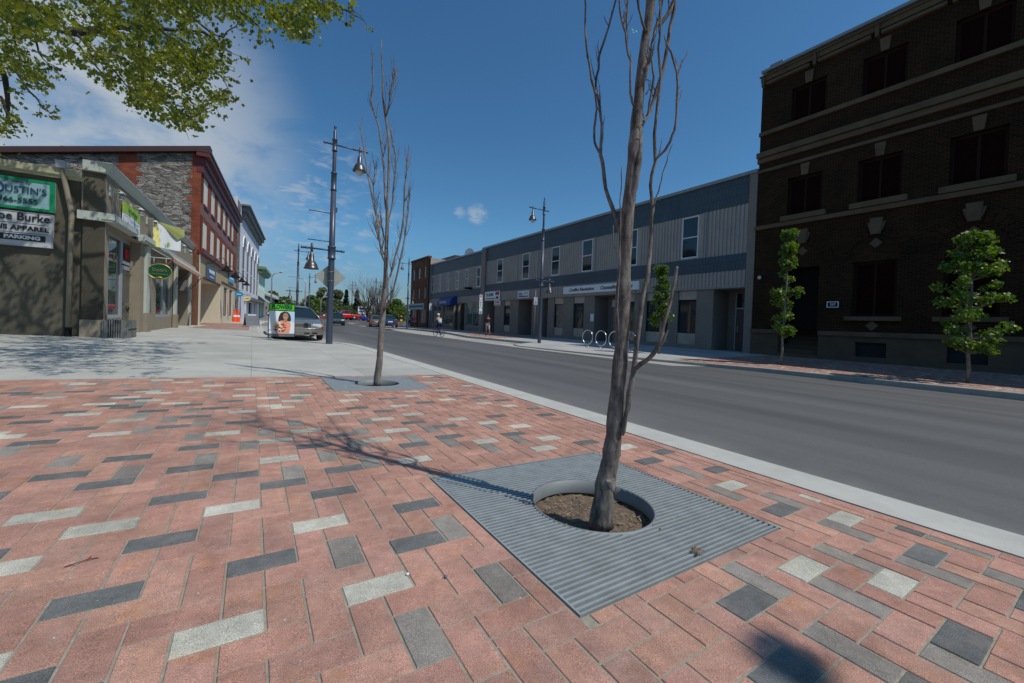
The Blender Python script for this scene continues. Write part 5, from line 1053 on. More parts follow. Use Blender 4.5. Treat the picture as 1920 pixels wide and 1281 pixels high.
o = thing('wall_banner', 'pale yellow cloth banner with a folded olive corner, hanging by a lantern', 'banner', FT.wp(s0, .12, (zt_+zb_)/2), FT.rot)
h = zt_-zb_; w = 1.05; n = 10; mb = MB(); mb.smooth = True
dirx = Vector((.75, -.66, 0))
def bp(f, z): q = dirx*(w*f); return (q.x, q.y-.05*math.sin(f*6), z*h)
for k in range(n):
    a, b = k/n, (k+1)/n; zt0 = .5-.95*max(0, a-.1)*.62; zt1 = .5-.95*max(0, b-.1)*.62
    mb.quad(bp(a, -.5), bp(b, -.5), bp(b, zt1), bp(a, zt0))
mb.build('cloth', 'signw', o)
mb = MB(); mb.quad(bp(0, -.5), bp(.2, -.5), bp(.12, .5), bp(0, .5)); mb.v = [(x-.01, y-.012, z) for x, y, z in mb.v]; mb.build('cloth', 'yel_b', o)
mb = MB(); q = lambda f, z, o_: (bp(f, z)[0]-.01, bp(f, z)[1]-o_, bp(f, z)[2]); mb.quad(q(.1, .5, .03), q(1.05, .42, .05), q(1.0, .12, .1), q(.82, -.04, .08)); mb.build('folded_corner', mat('olive_cloth', (.34, .36, .12), .8, var=.1), o)
mb = MB(); mb.quad(q(.5, -.2, .02), q(.6, -.3, .02), q(.5, -.44, .02), q(.42, -.3, .02)); mb.build('print', 'lime_b', o)
# oval hanging sign
so = sPier0+.7; d0, d1 = find_d(FT, so, 2, 276.5), find_d(FT, so, 2, 322); dm = (d0+d1)/2; P0 = FT.wp(so, dm, 0); zc_ = height_at(P0, 509.5); rx = (d1-d0)/2; rz = (height_at(P0, 495.5)-height_at(P0, 523.5))/2
o = thing('hanging_sign', 'oval dark green hanging sign with gold lettering on an iron bracket', 'sign', (P0.x, P0.y, zc_), FT.rot)
mb = MB(); n = 32; mb.prism([(rx*math.cos(2*math.pi*k/n), rz*math.sin(2*math.pi*k/n)) for k in range(n)], -.03, .03, plane='yz'); mb.build('panel', 'ovalg', o)
mb = MB(); mb.tube([(-.03, rx*math.cos(2*math.pi*k/n), rz*math.sin(2*math.pi*k/n)) for k in range(n+1)], .018, 6); mb.tube([(-.04, -.25*rx, -.86*rz), (-.05, 0, -.75*rz), (-.04, .3*rx, -.9*rz)], .03, 6); mb.build('rim', 'gold', o)
text("Dustin's", rz*.62, 'gold', o, (-.04, 0, rz*.2), SX, sx=rx*1.45/(rz*.62*3.9)); text('Flowers & Treasures', rz*.24, 'gold', o, (-.04, 0, -rz*.32), SX, sx=rx*1.5/(rz*.24*9.3), shear=.3)
mb = MB(); mb.tube([(0, dm, rz+.22), (0, -rx*.9, rz+.22)], .018, 6); mb.tube([(0, dm, rz+.62), (0, -rx*.75, rz+.24)], .012, 6); mb.tube([(0, rx*.5, rz*.85), (0, rx*.5, rz+.22)], .01, 5); mb.tube([(0, -rx*.5, rz*.85), (0, -rx*.5, rz+.22)], .01, 5); mb.build('bracket', 'trimg', o)
# small canvas awning under the further ledge
o = thing('canvas_awning', 'small faded tan canvas awning under the further ledge', 'awning', FT.wp(sPier1, 0, 0), FT.rot); L = sB-sPier1-1.2
mb = MB(); mb.quad((0, -.36, zlb-.02), (L, -.36, zlb-.02), (L, -.62, zlb-.28), (0, -.62, zlb-.28)); mb.quad((0, -.62, zlb-.28), (L, -.62, zlb-.28), (L, -.61, zlb-.42), (0, -.61, zlb-.42)); mb.build('canvas', 'aw', o)
mb = MB()
for x in (0, L*.5, L): mb.tube([(x, -.6, zlb-.3), (x, -.05, zlb-1.1)], .02, 6)
mb.build('strut', 'maroon', o)
# ================================================================ red brick building with rubble side wall
PR = FT.wp(sB, .3, 0); FR = Fac(PR.x, PR.y, 0, 3.7, -1)
t6 = thing('brick_building', 'three-storey red brick building with grey rubble side wall and cream storefront', 'building', FR.A, FR.rot)
def fr(name, m, *boxes, par=None):
    mb = MB()
    for b in boxes: FR.box(mb, *b)
    return mb.build(name, m, par or t6)
sR = FR.sz(442.5, 520)[0]
zct6 = FR.sz(391, 279, .4)[1]; zcb6 = FR.sz(379, 322, .05)[1]; zl6 = FR.sz(373, 467, .1)[1]; zf6 = FR.sz(374, 516, .05)[1]
# side wall: sloping parapet
iL, zL_ = FR.side(0, 290, 0); iT, zT_ = FR.side(380, 287, 0); sl = (zL_-zT_)/(iL-iT)
def topz(i): return zT_+sl*(i-iT)
b_in, b_out = FR.side(222, 320, 0)[0], FR.side(256, 320, 0)[0]; q_in = FR.side(360, 340, 0)[0]
def side_panel(i0, i1, m, name='side_wall', tooth=0, x=0):
    mb = MB(); mb.v += [(x, i0, -.3), (x, i1, -.3), (x, i1, topz(i1)), (x, i0, topz(i0)), (x+.4, i0, -.3), (x+.4, i1, -.3), (x+.4, i1, topz(i1)), (x+.4, i0, topz(i0))]
    for q in ((0, 3, 2, 1), (4, 5, 6, 7), (0, 1, 5, 4), (1, 2, 6, 5), (2, 3, 7, 6), (3, 0, 4, 7)): mb.face(list(q))
    return mb.build(name, m, t6)
side_panel(0, q_in, 'redb', 'quoin'); side_panel(q_in, b_out, 'rubble'); side_panel(b_out, b_in, 'redb', 'chimney_breast'); side_panel(b_in, 16, 'rubble')
mb = MB(); rg = random.Random(2); z = .2
while z < 10:
    for i0, sg in ((q_in, 1), (b_out, -1), (b_in, 1)):
        if z < topz(i0)-.4 and rg.random() < .6: L = rg.uniform(.06, .26); mb.box(-.006, .1, min(i0, i0+sg*L), max(i0, i0+sg*L), z, z+rg.choice([.075, .15, .225]))
    z += .24
mb.build('quoin', 'redb', t6)
mb = MB(); mb.prism([(-.42, topz(-.42)+.02), (16, topz(16)+.02), (16, topz(16)+.3), (-.42, topz(-.42)+.3)], -.3, .45, plane='yz'); mb.build('roof_edge', 'darkroof', t6)
mb = MB(); mb.prism([(0, topz(0)), (16, topz(16)), (16, -.3), (0, -.3)], .4, sR, plane='yz') if False else None
mb = MB(); mb.v += [(.4, .4, topz(.4)), (.4, 16, topz(16)), (sR, 16, topz(16)), (sR, .4, topz(.4))]; mb.face([0, 1, 2, 3]); mb.build('roof', 'darkroof', t6)
i_, z_ = FR.side(111, 271, 0); mb = MB(); mb.box(.5, .9, i_-.14, i_+.14, z_-1.2, z_+.12); mb.build('vent_stack', 'yellowtrim', t6)
rt6 = [(383, 389.6, 332, 390), (397, 403, 354, 407), (408.7, 414.2, 372, 422), (418, 423, 388, 434), (427.4, 431.6, 402, 443), (434.5, 438.3, 413, 453)]
hs = [FR.rect(*w) for w in rt6]; z9, z8 = (hs[0][3]+hs[2][3])/2, (hs[0][2]+hs[2][2])/2
c0, c5 = (hs[0][0]+hs[0][1])/2, (hs[5][0]+hs[5][1])/2; cc = [c0+(c5-c0)*k/5 for k in range(6)]; ww = 1.5
z6 = FR.sz(386, 420)[1]; z6b = FR.sz(386, 471)[1]
ht = [(c-ww/2, c+ww/2, z8, z9) for c in cc]; hb = [(c-ww/2, c+ww/2, z6b, z6) for c in cc]
mb = MB(); wall_holes(mb, FR, 0, sR, zl6, zcb6+.05, ht+hb, .22, 0); mb.build('front_wall', 'redb', t6)
for h in ht+hb:
    w_ = fr('window_board', 'ivory', (h[0]+.003, h[1]-.003, -.03, -.09, h[2], h[3])); fr('sill', 'maroon', (h[0]-.08, h[1]+.08, .08, -.05, h[2]-.14, h[2]), par=w_)
zmid = (z8+z6)/2; fr('belt', mat('weathered_paint', (.22, .12, .11), .9, var=.35, scale=2), (0.01, sR, .012, -.1, zmid-.28, zmid+.35))
fr('cornice', 'maroon', (-.02, sR, .1, -.2, zcb6, zcb6+.45), (-.06, sR, .22, -.2, zcb6+.45, zct6-.35), (-.3, sR, .42, -.2, zct6-.35, zct6-.12)); fr('gutter', 'darkroof', (-.32, sR, .48, -.2, zct6-.12, zct6))
# storefront
fr('pilaster', 'cream', (-.0, .28, .06, -.35, -.3, zf6+.1), (-.0, .2, .03, -.35, zf6+.1, zl6-.15))
fr('fascia', mat('ochre_fascia', (.45, .36, .2), .7, var=.06), (.2, sR, .0, -.3, zf6, zl6-.12)); fr('ledge', 'maroon', (-.04, sR, .2, -.1, zl6-.14, zl6+.06)); fr('trim', 'maroon', (.2, FR.sz(415, 535)[0], .05, -.1, zf6-.08, zf6+.03), (FR.sz(415, 535)[0], sR, .05, -.1, zf6+.22, zf6+.32))
e0, e1 = .3, FR.sz(411, 570)[0]; b0, b1 = FR.sz(416, 570)[0], sR
fr('recess_back', 'frame', (e0, e1, -2.0, -2.1, -.3, zf6)); fr('recess_wall', 'cream', (FR.sz(387, 560, -2)[0] if False else e1-.05, e1+.15, .0, -2.1, -.3, zf6)); fr('pilaster', 'cream', (e1, b0, .05, -.3, -.3, zf6)); fr('soffit', 'cream', (e0, e1, -.02, -2.0, zf6-.05, zf6-.01))
d = fr('door', 'grey', (e0+2.6, e0+4.4, -1.93, -1.99, -.1, 2.4)); fr('trim', 'maroon', (e0+4.4, e0+4.5, -1.9, -1.99, -.1, zf6-.06))
bw6 = (b1-b0)
hsf = [(b0+bw6*.12, b0+bw6*.36, .6, zf6-.05), (b0+bw6*.5, b0+bw6*.74, .6, zf6-.05)]
mb = MB(); wall_holes(mb, FR, b0, b1, -.3, zf6+.22, hsf, .2, -.02); mb.build('storefront_wall', 'cream', t6)
for h in hsf: window(FR, t6, h, -.1, .08, 'maroon', 'glass2', 0, 1)
for k, u in enumerate((386, 404, 422, 433)):
    s = (2.2, 7.2, 11.8, 16.2)[k]; z = zl6-.45; mb = MB(); mb.tube([(s, 0, z), (s, -.3, z+.02), (s+.05, -.5, z+.3), (s+.1, -.85, z+.42), (s+.12, -1.05, z+.15), (s+.12, -1.05, z-.12)], .02, 6); lo = mb.build('gooseneck_lamp', 'blackw', t6)
    mb = MB(); mb.lathe([(.04, .06), (.1, .0), (.13, -.1), (.3, -.26), (.32, -.3)], 12, (s+.12, -1.05, z-.1)); mb.build('shade', 'blackw', lo)
o, w, h, q = board('shop_sign', FR, 387.5, 404, 501, 526, 'slate', 'slate blue square shop sign on the ochre fascia', .06); text('MANE', h*.36, 'signw', o, (0, -q-.01, h*.1), LX, sx=w*.62/(h*.36*2.7), bold=.02)
mb = MB(); mb.box(-w*.2, w*.25, -q-.012, -q+.0, -h*.3, -h*.22); mb.build('print', 'signw', o)
o, w, h, q = board('shop_sign', FR, 429.5, 439, 515, 531, 'skysign', 'sky blue shop sign at the far end of the ochre fascia', .06); mb = MB(); mb.box(-w*.3, w*.3, -q-.012, -q, -h*.12, h*.12); mb.build('print', 'signw', o)
# ================================================================ white painted building
PW = FR.wp(sR, .0, 0); FWh = Fac(PW.x, PW.y, 0, 5.0, -1)
t7 = thing('white_building', 'tall white painted building with arched windows and a dark cornice', 'building', FWh.A, FWh.rot)
def fw_(name, m, *boxes, par=None):
    mb = MB()
    for b in boxes: FWh.box(mb, *b)
    return mb.build(name, m, par or t7)
sW = FWh.sz(484.5, 520)[0]; zW = FWh.sz(464, 404)[1]; zWc = zW-1.1
sg = FWh.sz(452, 500)[0]
fw_('quoin', 'rubble', (0.01, max(sg*.55, .6), .03, -.3, -.5, zW-.2))
arcs = []; us = [(456.5, 441), (463.3, 452), (471, 464), (477.6, 472.5), (482.2, 479)]
sa = [FWh.sz(u, 520)[0] for u, v in us]; sa = [sa[0]+(sa[3]-sa[0])*k/3 for k in range(4)]; sa.append(sa[3]+(sa[3]-sa[2]))
sa = [s for s in sa if s < sW-.6]
za = FWh.sz(463.3, 452)[1]; zbW = FWh.sz(463, 548)[1]; aw_ = min(2.6, (sa[1]-sa[0])*.62)
holes = [(s-aw_/2, s+aw_/2, zbW, za-aw_/2) for s in sa]
zg = FWh.sz(465, 566)[1]
gw = [FWh.sz(u, 580)[0] for u in (457.5, 461, 466, 473, 475.5, 478.5)]
gh = [(gw[0], gw[1], .5, zg), (gw[2], gw[3], -.5, zg), (gw[4], gw[5], .5, zg)]
mb = MB(); wall_holes(mb, FWh, .0, sW, -.5, zWc, holes+gh, .3, 0); mb.build('front_wall', 'whitestone', t7)
for h in holes:
    c = (h[0]+h[1])/2; r_ = aw_/2; n = 10
    mb = MB(); mb.prism([(c+r_*math.cos(math.pi*k/n), h[3]+r_*math.sin(math.pi*k/n)) for k in range(n+1)], -.004, .1); mb.build('arch', 'grey', t7)
    mb = MB()
    for k in range(n):
        a0, a1 = math.pi*k/n, math.pi*(k+1)/n; mb.prism([(c+math.cos(a)*rr, h[3]+math.sin(a)*rr) for a, rr in ((a0, r_), (a1, r_), (a1, r_+.14), (a0, r_+.14))], -.09, .015)
    mb.build('arch', 'white', t7); window(FWh, t7, h, -.03, .12, 'white', 'grey', 1)
fw_('cornice', 'grey', (sg*.9, sW+.2, .35, -.2, zWc, zWc+.45), (sg*.8, sW+.3, .6, -.2, zWc+.45, zW-.15), (sg*.7, sW+.4, .8, -.2, zW-.15, zW)); fw_('parapet', 'whitestone', (0, sg*.9, .001, -.3, zWc, zW+.1))
fw_('body', 'whitestone', (0, sW, -.31, -12, -.5, zW-.1))
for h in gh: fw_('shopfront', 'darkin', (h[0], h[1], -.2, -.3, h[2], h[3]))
fw_('shop_canopy', 'grey', (gw[1], sW-.3, .7, 0, zg+.15, zg+.45))
for nm, uu, vv, m_, lb in (('hanging_sign', (439.5, 456), (547, 556.5), 'bluesign', 'cobalt blue oval hanging sign beside the white building'), ('hanging_sign', (456.5, 469.5), (556, 564.3), 'yellowsign', 'straw yellow oval hanging sign on the white building')):
    s = 1.5 if m_ == 'bluesign' else FWh.sz(450, 560)[0]
    if m_ == 'bluesign': Fq, s = FR, sR-.6
    else: Fq, s = FWh, max(sg, 3)
    d0, d1 = find_d(Fq, s, 2, uu[0]), find_d(Fq, s, 2, uu[1]); P0 = Fq.wp(s, (d0+d1)/2, 0); zc_ = height_at(P0, sum(vv)/2); rz = (height_at(P0, vv[0])-height_at(P0, vv[1]))/2; rx = (d1-d0)/2
    o = thing(nm, lb, 'sign', (P0.x, P0.y, zc_), Fq.rot); mb = MB(); n = 24; mb.prism([(rx*math.cos(2*math.pi*k/n), rz*math.sin(2*math.pi*k/n)) for k in range(n)], -.04, .04, plane='yz'); mb.build('panel', m_, o)
    mb = MB(); mb.box(-.05, -.041, -rx*.55, rx*.55, -rz*.15, rz*.15); mb.build('print', 'signw' if m_ == 'bluesign' else 'brown', o)
    mb = MB(); mb.tube([(0, (d0+d1)/2, rz+.15), (0, -rx, rz+.15)], .02, 6); mb.tube([(0, 0, rz), (0, 0, rz+.15)], .02, 6); mb.build('bracket', 'blackw', o)
# ================================================================ mint building, taupe shop and the white canopy
PG = FWh.wp(sW+.1, .0, 0); FG = Fac(PG.x, PG.y, 0, 5.5, -1)
t8 = thing('mint_building', 'pale mint two-storey building with a green bracketed cornice', 'building', FG.A, FG.rot)
def fg(name, m, *boxes, par=None):
    mb = MB()
    for b in boxes: FG.box(mb, *b)
    return mb.build(name, m, par or t8)
sGn = FG.sz(496.5, 540)[0]; zG = FG.sz(486, 491, .6)[1]; zGf = FG.sz(489, 556)[1]
win = [(sGn*f-.55, sGn*f+.55, zGf+1.2, zG-1.6) for f in (.2, .5, .8)]
mb = MB(); wall_holes(mb, FG, 0, sGn, zGf, zG-.9, win, .25, 0); mb.build('front_wall', 'mint', t8)
for h in win: window(FG, t8, h, -.12, .1, 'white', 'curtain', 1)
fg('cornice', 'green', (-.3, sGn+.3, .5, -.3, zG-.9, zG-.4), (-.5, sGn+.5, .9, -.3, zG-.4, zG)); fg('body', 'mint', (0, sGn, -.3, -12, -.5, zG-.5))
mb = MB(); [FG.box(mb, sGn*k/8, sGn*k/8+.15, .75, .5, zG-.75, zG-.4) for k in range(9)]; mb.build('brackets', 'trimg', t8)
gd = [(sGn*.12, sGn*.38, -.5, zGf-.8), (sGn*.55, sGn*.82, -.5, zGf-.8)]
mb = MB(); wall_holes(mb, FG, 0, sGn, -.5, zGf, gd, .3, 0.0); mb.build('storefront_wall', 'white', t8)
for h in gd: fg('door', 'greendoor', (h[0], h[1], -.15, -.25, h[2], h[3]))
mb = MB(); mb.quad((0, 0, zGf), (sGn, 0, zGf), (sGn, -1.1, zGf-.9), (0, -1.1, zGf-.9)); mb.box(0, sGn, -1.1, -1.05, zGf-1.2, zGf-.9); aw = thing('shop_awning', 'grey green awning over the mint building shopfront', 'awning', FG.A, FG.rot); mb.build('canvas', mat('grey_awning', (.3, .36, .34), .8), aw)
PL = FG.wp(sGn+.3, -1, 0); FL = Fac(PL.x, PL.y, 0, 7.5, -1)
t9 = thing('low_shop', 'low taupe flat-roofed shop beyond the mint building', 'building', FL.A, FL.rot)
sL = FL.sz(513, 580)[0]; zLo = FL.sz(497, 555)[1]; sL = min(max(sL, 12), 45)
mb = MB(); wall_holes(mb, FL, 0, sL, -.5, zLo, [(sL*.2, sL*.28, -.5, 2.2), (sL*.42, sL*.55, .8, 2.4)], .2, 0); mb.build('wall', 'brownwall', t9)
mb = MB(); FL.box(mb, 0, sL, -.25, -10, -.5, zLo-.1); mb.build('body', 'brownwall', t9); mb = MB(); FL.box(mb, -.2, sL+.2, .5, -.3, zLo, zLo+.35); mb.build('roof_edge', 'trimg', t9); mb = MB(); FL.box(mb, sL*.2, sL*.28, -.12, -.2, -.5, 2.2); mb.build('door', 'brown', t9)
A_, B_ = on_y(493, 546.5, 92), on_y(544, 573.5, 150); dirc = (B_-A_); L = dirc.length
o = thing('canopy', 'long white sloping canopy roof behind the low shop', 'canopy', (A_.x, A_.y, 0), math.atan2(dirc.y, dirc.x))
mb = MB(); za_, zb_ = A_.z, B_.z; LL = math.hypot(dirc.x, dirc.y); n = 12
for k in range(n):
    f0, f1 = k/n, (k+1)/n; g0, g1 = za_+(zb_-za_)*f0+.6*math.sin(f0*math.pi), za_+(zb_-za_)*f1+.6*math.sin(f1*math.pi)
    mb.v += [(LL*f0, -.2, g0-.7), (LL*f1, -.2, g1-.7), (LL*f1, 9, g1-.7), (LL*f0, 9, g0-.7), (LL*f0, -.2, g0), (LL*f1, -.2, g1), (LL*f1, 9, g1), (LL*f0, 9, g0)]; b = len(mb.v)-8
    for q in ((0, 3, 2, 1), (4, 5, 6, 7), (0, 1, 5, 4), (1, 2, 6, 5), (2, 3, 7, 6), (3, 0, 4, 7)): mb.face([b+i for i in q])
mb.build('roof', 'white', o); mb = MB()
for k in range(7): mb.box(LL*k/6-.2, LL*k/6+.2, .2, .5, -.5, za_+(zb_-za_)*k/6+.3)
mb.build('posts', 'coping', o)
# ================================================================ STREET LAMPS
def lamp_head(mb, x, z, s=1.0, glass=True):
    mb.lathe([(.02, .02), (.035, 0), (.035, -.1), (.06, -.12), (.06, -.16), (.075, -.18), (.078, -.33), (.095, -.345), (.1, -.37), (.135, -.4), (.165, -.45), (.187, -.51), (.2, -.56), (.225, -.595), (.228, -.615), (.2, -.61), (.08, -.55)], 20, (x, 0, z))
def street_lamp(label, P, Ht, sg, lower=True, k=1.0, plate=False, group='ornamental street lamps along both kerbs'):
    """sg = +1: high arm reaches towards +x"""
    t = thing('street_lamp', label, 'street lamp', P, 0, group)
    q = Ht/7.27
    mb = MB(); mb.lathe([(.105, 0), (.105, .02), (.095, 2.9*q), (.085, 5.1*q), (.085, 5.1*q), (.06, 5.75*q), (.055, 7.05*q), (.035, 7.08*q), (.03, 7.16*q), (.045, 7.2*q), (.02, 7.26*q), (.0, 7.27*q)], 16); mb.build('pole', 'lamp', t)
    for z0, z1, r_ in ((5.1, 5.7, .098), (6.4, 6.8, .085), (2.83, 3.25, .13)):
        mb = MB(); mb.lathe([(.05, z0*q), (r_, z0*q), (r_, (z0+.04)*q), (r_-.012, (z0+.05)*q), (r_-.012, (z1-.05)*q), (r_, (z1-.04)*q), (r_, z1*q), (.05, z1*q)], 14); mb.build('collar', 'lamp', t)
    mb = MB(); z = 6.62*q; mb.tube([(-.32*sg, 0, z), (1.07*sg, 0, z)], .026, 8)
    for x in (-.3, .98, .62): mb.lathe([(.0, -.05), (.045, -.03), (.03, 0), (.045, .03), (0, .05)], 8, (x*sg, 0, z), axis='x')
    mb.tube([(.8*sg, 0, z+.1), (.8*sg, 0, z-.12)], .035, 8); mb.build('arm', 'lamp', t)
    mb = MB(); lamp_head(mb, .8*sg, z-.08); h = mb.build('lamp_hood', 'lamphead', t)
    mb = MB(); mb.lathe([(.0, -.78), (.05, -.77), (.1, -.73), (.13, -.67), (.135, -.62), (.12, -.58)], 16, (.8*sg, 0, z-.08)); mb.build('globe', 'bulb', h)
    if lower:
        mb = MB(); z = 3.12*q; mb.tube([(-.92*sg, 0, z), (.4*sg, 0, z)], .03, 8)
        for x in (-.88, .33, -.75): mb.lathe([(.0, -.05), (.05, -.03), (.03, 0), (.05, .03), (0, .05)], 8, (x*sg, 0, z), axis='x')
        mb.tube([(-.6*sg, 0, z+.16), (-.6*sg, 0, z-.12)], .04, 8); mb.build('arm', 'lamp', t)
        mb = MB(); lamp_head(mb, -.6*sg, z-.06); mb.build('lamp_hood', 'lamphead', t)
        mb = MB()
        for z in (4.34*q, 3.4*q): mb.tube([(0, 0, z), (-.7*sg, 0, z)], .016, 6); mb.lathe([(0, -.03), (.03, 0), (0, .03)], 8, (-.7*sg, 0, z), axis='x')
        mb.build('banner_rod', 'lamp', t)
        mb = MB(); mb.box(.06*sg, .13*sg, -.04, .04, 4.4*q, 4.55*q); mb.build('outlet', 'lamp', t)
    return t
PL1 = on_slope(617, 645); street_lamp('nearest street lamp on the left kerb, with a diamond sign mounted behind it', PL1, 7.27, 1)
mb = MB(); c = .5; mb.prism([(-c, 0), (0, -c), (c, 0), (0, c)], -.004, .0); o = mb.build('panel', 'alu')
ds = thing('traffic_sign', 'bare metal back of a diamond traffic sign mounted on the nearest lamp post', 'road sign', (PL1.x, PL1.y+.125, height_at(PL1, 519)), 0); o.parent = ds; o.scale = (1, 1, .88)
mb = MB()
for z in (-.15, .15): mb.tube([(.11*math.cos(a), -.125+.11*math.sin(a), z) for a in [2*math.pi*i/16 for i in range(17)]], .008, 5)
mb.build('strap', 'steel', ds)
mb = MB(); mb.box(PL1.x-.04, PL1.x+.04, PL1.y-.109, PL1.y-.101, 1.0, 1.12); 
PR1 = on_z(1011, 643.5, -.26); street_lamp('street lamp on the right kerb in front of the grey storefront', PR1, height_at(PR1, 370)-PR1.z, -1)
PR2 = on_z(763, 617, -.3); street_lamp('far right street lamp before the orange brick building', PR2, height_at(PR2, 483)-PR2.z, -1)
for (u, vt, vb, lab, lo) in ((556, 457, 607, 'street lamp beyond the silver car, left of the diamond sign', True), (578.5, 512, 603, 'slim street lamp further off, just left of the diamond sign', True), (703, 521, 606, 'distant street lamp seen above the bare far trees', False)):
    Ht = 7.27 if lo else 7.4; D = 760*Ht/(vb-vt); P = on_d(u, vb, D); street_lamp(lab, (P.x, P.y, gz(P.x, P.y)), Ht+(P.z-gz(P.x, P.y)), 1, True)
# galvanised cobra-head lights
def cobra(label, u, vt, vb, ua, D):
    P = on_d(u, vt, D); Q = on_d(ua, vt-2, D); zg_ = gz(P.x, P.y); t = thing('highway_light', label, 'street light', (P.x, P.y, zg_), 0, 'galvanised roadway lights'); h = P.z-zg_
    dx, dy = Q.x-P.x, Q.y-P.y; mb = MB(); mb.tube([(0, 0, 0), (0, 0, h-.6), (dx*.25, dy*.25, h-.1), (dx, dy, h+.15)], [.13, .09, .07, .05], 8); mb.build('pole', 'concpole', t)
    L = math.hypot(dx, dy); mb = MB(); mb.tube([(dx*.92, dy*.92, h+.12), (dx*1.25, dy*1.25, h+.2)], [.12, .16], 8); mb.build('luminaire', 'concpole', t)
cobra('galvanised roadway light above the taupe shop, arm to the right', 510, 512, 603, 526, 62); cobra('galvanised roadway light behind the far lamp, arm to the left', 573.5, 523, 604, 563, 70)
cobra('short galvanised roadway light left of the near lamp post, arm to the right', 602, 558, 603, 612, 90)
# parking signs on the right
def sign_post(label, P, zt_, panels, lean=0):
    t = thing('parking_sign', label, 'parking sign', P, 0); mb = MB(); mb.tube([(0, 0, 0), (0, 0, zt_-P.z)], .035, 8); mb.build('post', 'grey', t)
    for (z0, z1, w, kind_) in panels:
        z0 -= P.z; z1 -= P.z; h = z1-z0; p = thing('x', None, None) if False else None
        mb = MB(); mb.box(-w/2, w/2, -.06, -.045, z0, z1); pn = mb.build('panel', 'signw', t)
        cz = (z0+z1)/2
        if kind_ in ('p', 'wp'):
            mb = MB(); r_ = w*.36; zc_ = z1-w*.5; n = 20; mb.tube([(r_*math.cos(2*math.pi*i/n), -.064, zc_+r_*math.sin(2*math.pi*i/n)) for i in range(n+1)], w*.05, 5, cap=False)
            if kind_ == 'p': mb.tube([(-r_*.7, -.064, zc_+r_*.7), (r_*.7, -.064, zc_-r_*.7)], w*.045, 5)
            mb.build('ring', 'red', pn); text('P', w*.5, 'signb', pn, (0, -.063, zc_), LX, name='letter')
        if kind_ in ('w', 'wp'):
            mb = MB(); zc_ = z0+h*.27; q = min(w, h)*.36; mb.box(-q, q, -.066, -.06, zc_-q, zc_+q); mb.build('symbol', 'bluesign', pn)
            mb = MB(); mb.tube([(0, -.07, zc_+q*.7), (0, -.07, zc_), (q*.5, -.07, zc_), (q*.6, -.07, zc_-q*.6)], q*.1, 5); mb.tube([(-q*.1+q*.42*math.cos(a), -.07, zc_-q*.3+q*.42*math.sin(a)) for a in [2*math.pi*i/12 for i in range(13)]], q*.07, 5); mb.build('figure', 'signw', pn)
        if kind_ == 't':
            mb = MB(); [mb.box(-w*.35, w*.35*(1 if i % 2 else .5), -.064, -.06, z1-h*(.12+.16*i)-.05, z1-h*(.12+.16*i)) for i in range(5)]; mb.build('print', 'slate', pn)
    return t
P = on_z(1001, 636, -.25); sign_post('parking sign with a blue symbol just left of the right kerb lamp', P, height_at(P, 545), [(height_at(P, 571.5), height_at(P, 558), .3, 'wp')])
P = on_z(899, 628, -.25); sign_post('tall stack of parking signs in front of the grey pier', P, height_at(P, 552), [(height_at(P, 562), height_at(P, 553), .28, 'p'), (height_at(P, 577), height_at(P, 563), .3, 't'), (height_at(P, 589), height_at(P, 578), .3, 'w')])
P = on_z(805.5, 617, -.2); sign_post('small white parking sign at the far end of the grey building', P, height_at(P, 567), [(height_at(P, 582), height_at(P, 569.5), .3, 't')])
# bicycle rings
ring0 = None
for i, (u, v) in enumerate(((1101, 651), (1126, 654), (1151.5, 657.5), (1180, 661))):
    P = on_z(u, v, -.25); P = Vector((14.35+.0*i, P.y, zr(14.4, P.y)))
    P = on_z(u, v, zr(14.5, 14)+.0); lab = ['leftmost steel bicycle ring, clear of the tree', 'second steel bicycle ring from the left', 'third steel bicycle ring, half hidden by the trunk', 'rightmost steel bicycle ring, peeking out right of the trunk'][i]
    if ring0 is None:
        ring0 = thing('bike_ring', lab, 'bicycle rack', P, 0, 'round bicycle rings on the right pavement'); n = 40; r_ = .37
        mb = MB(); mb.tube([(0, r_*math.sin(2*math.pi*k/n), .52+r_*1.03*math.cos(2*math.pi*k/n)) for k in range(n+1)], .024, 8, cap=False); mb.build('ring', 'steel', ring0)
        mb = MB(); [mb.tube([(0, y, 0), (0, y, .17)], .022, 8) for y in (-.06, .06)]; [mb.lathe([(.05, 0), (.05, .012), (.02, .014)], 10, (0, y, 0)) for y in (-.06, .06)]; mb.build('foot', 'steel', ring0)
    else: dup(ring0, P, 0, lab)
# ================================================================ SIDEWALK THINGS
# planter
c0, c1 = on_slope(202, 634), on_slope(229, 633)
P = Vector((-2.93, 15.35, zl(-2.93))); P = (on_slope(202, 634)+on_slope(229, 634))/2
pl = thing('planter_box', 'weathered grey wooden planter box with small flowers beside the corner pier', 'planter', (P.x, P.y+.45, zl(P.x)), 0)
w = (c1-c0).length/2; mb = MB(); Lp = .45
for sx in (-1, 1): mb.box(sx*w-.02, sx*w+.02, -Lp, Lp, 0, .48)
for sy in (-1, 1): mb.box(-w+.02, w-.02, sy*Lp-.02, sy*Lp+.02, 0, .48)
for k in range(7): mb.box(-w-.012, -w, 0, 0, 0, 0) if False else None
mb.build('box', 'planter', pl); mb = MB(); mb.box(-w+.02, w-.02, -Lp+.02, Lp-.02, .3, .42); mb.build('soil', 'soil', pl)
mb = MB()
for k in range(6): mb.box(-w+.1+k*(2*w-.2)/6, -w+.115+k*(2*w-.2)/6, -Lp-.024, -Lp-.02, .01, .47)
mb.box(w+.02, w+.03, -Lp, Lp, .22, .235); mb.build('batten', 'blackw', pl)
rg = random.Random(3); mb = MB(); mb2 = MB(); mb3 = MB()
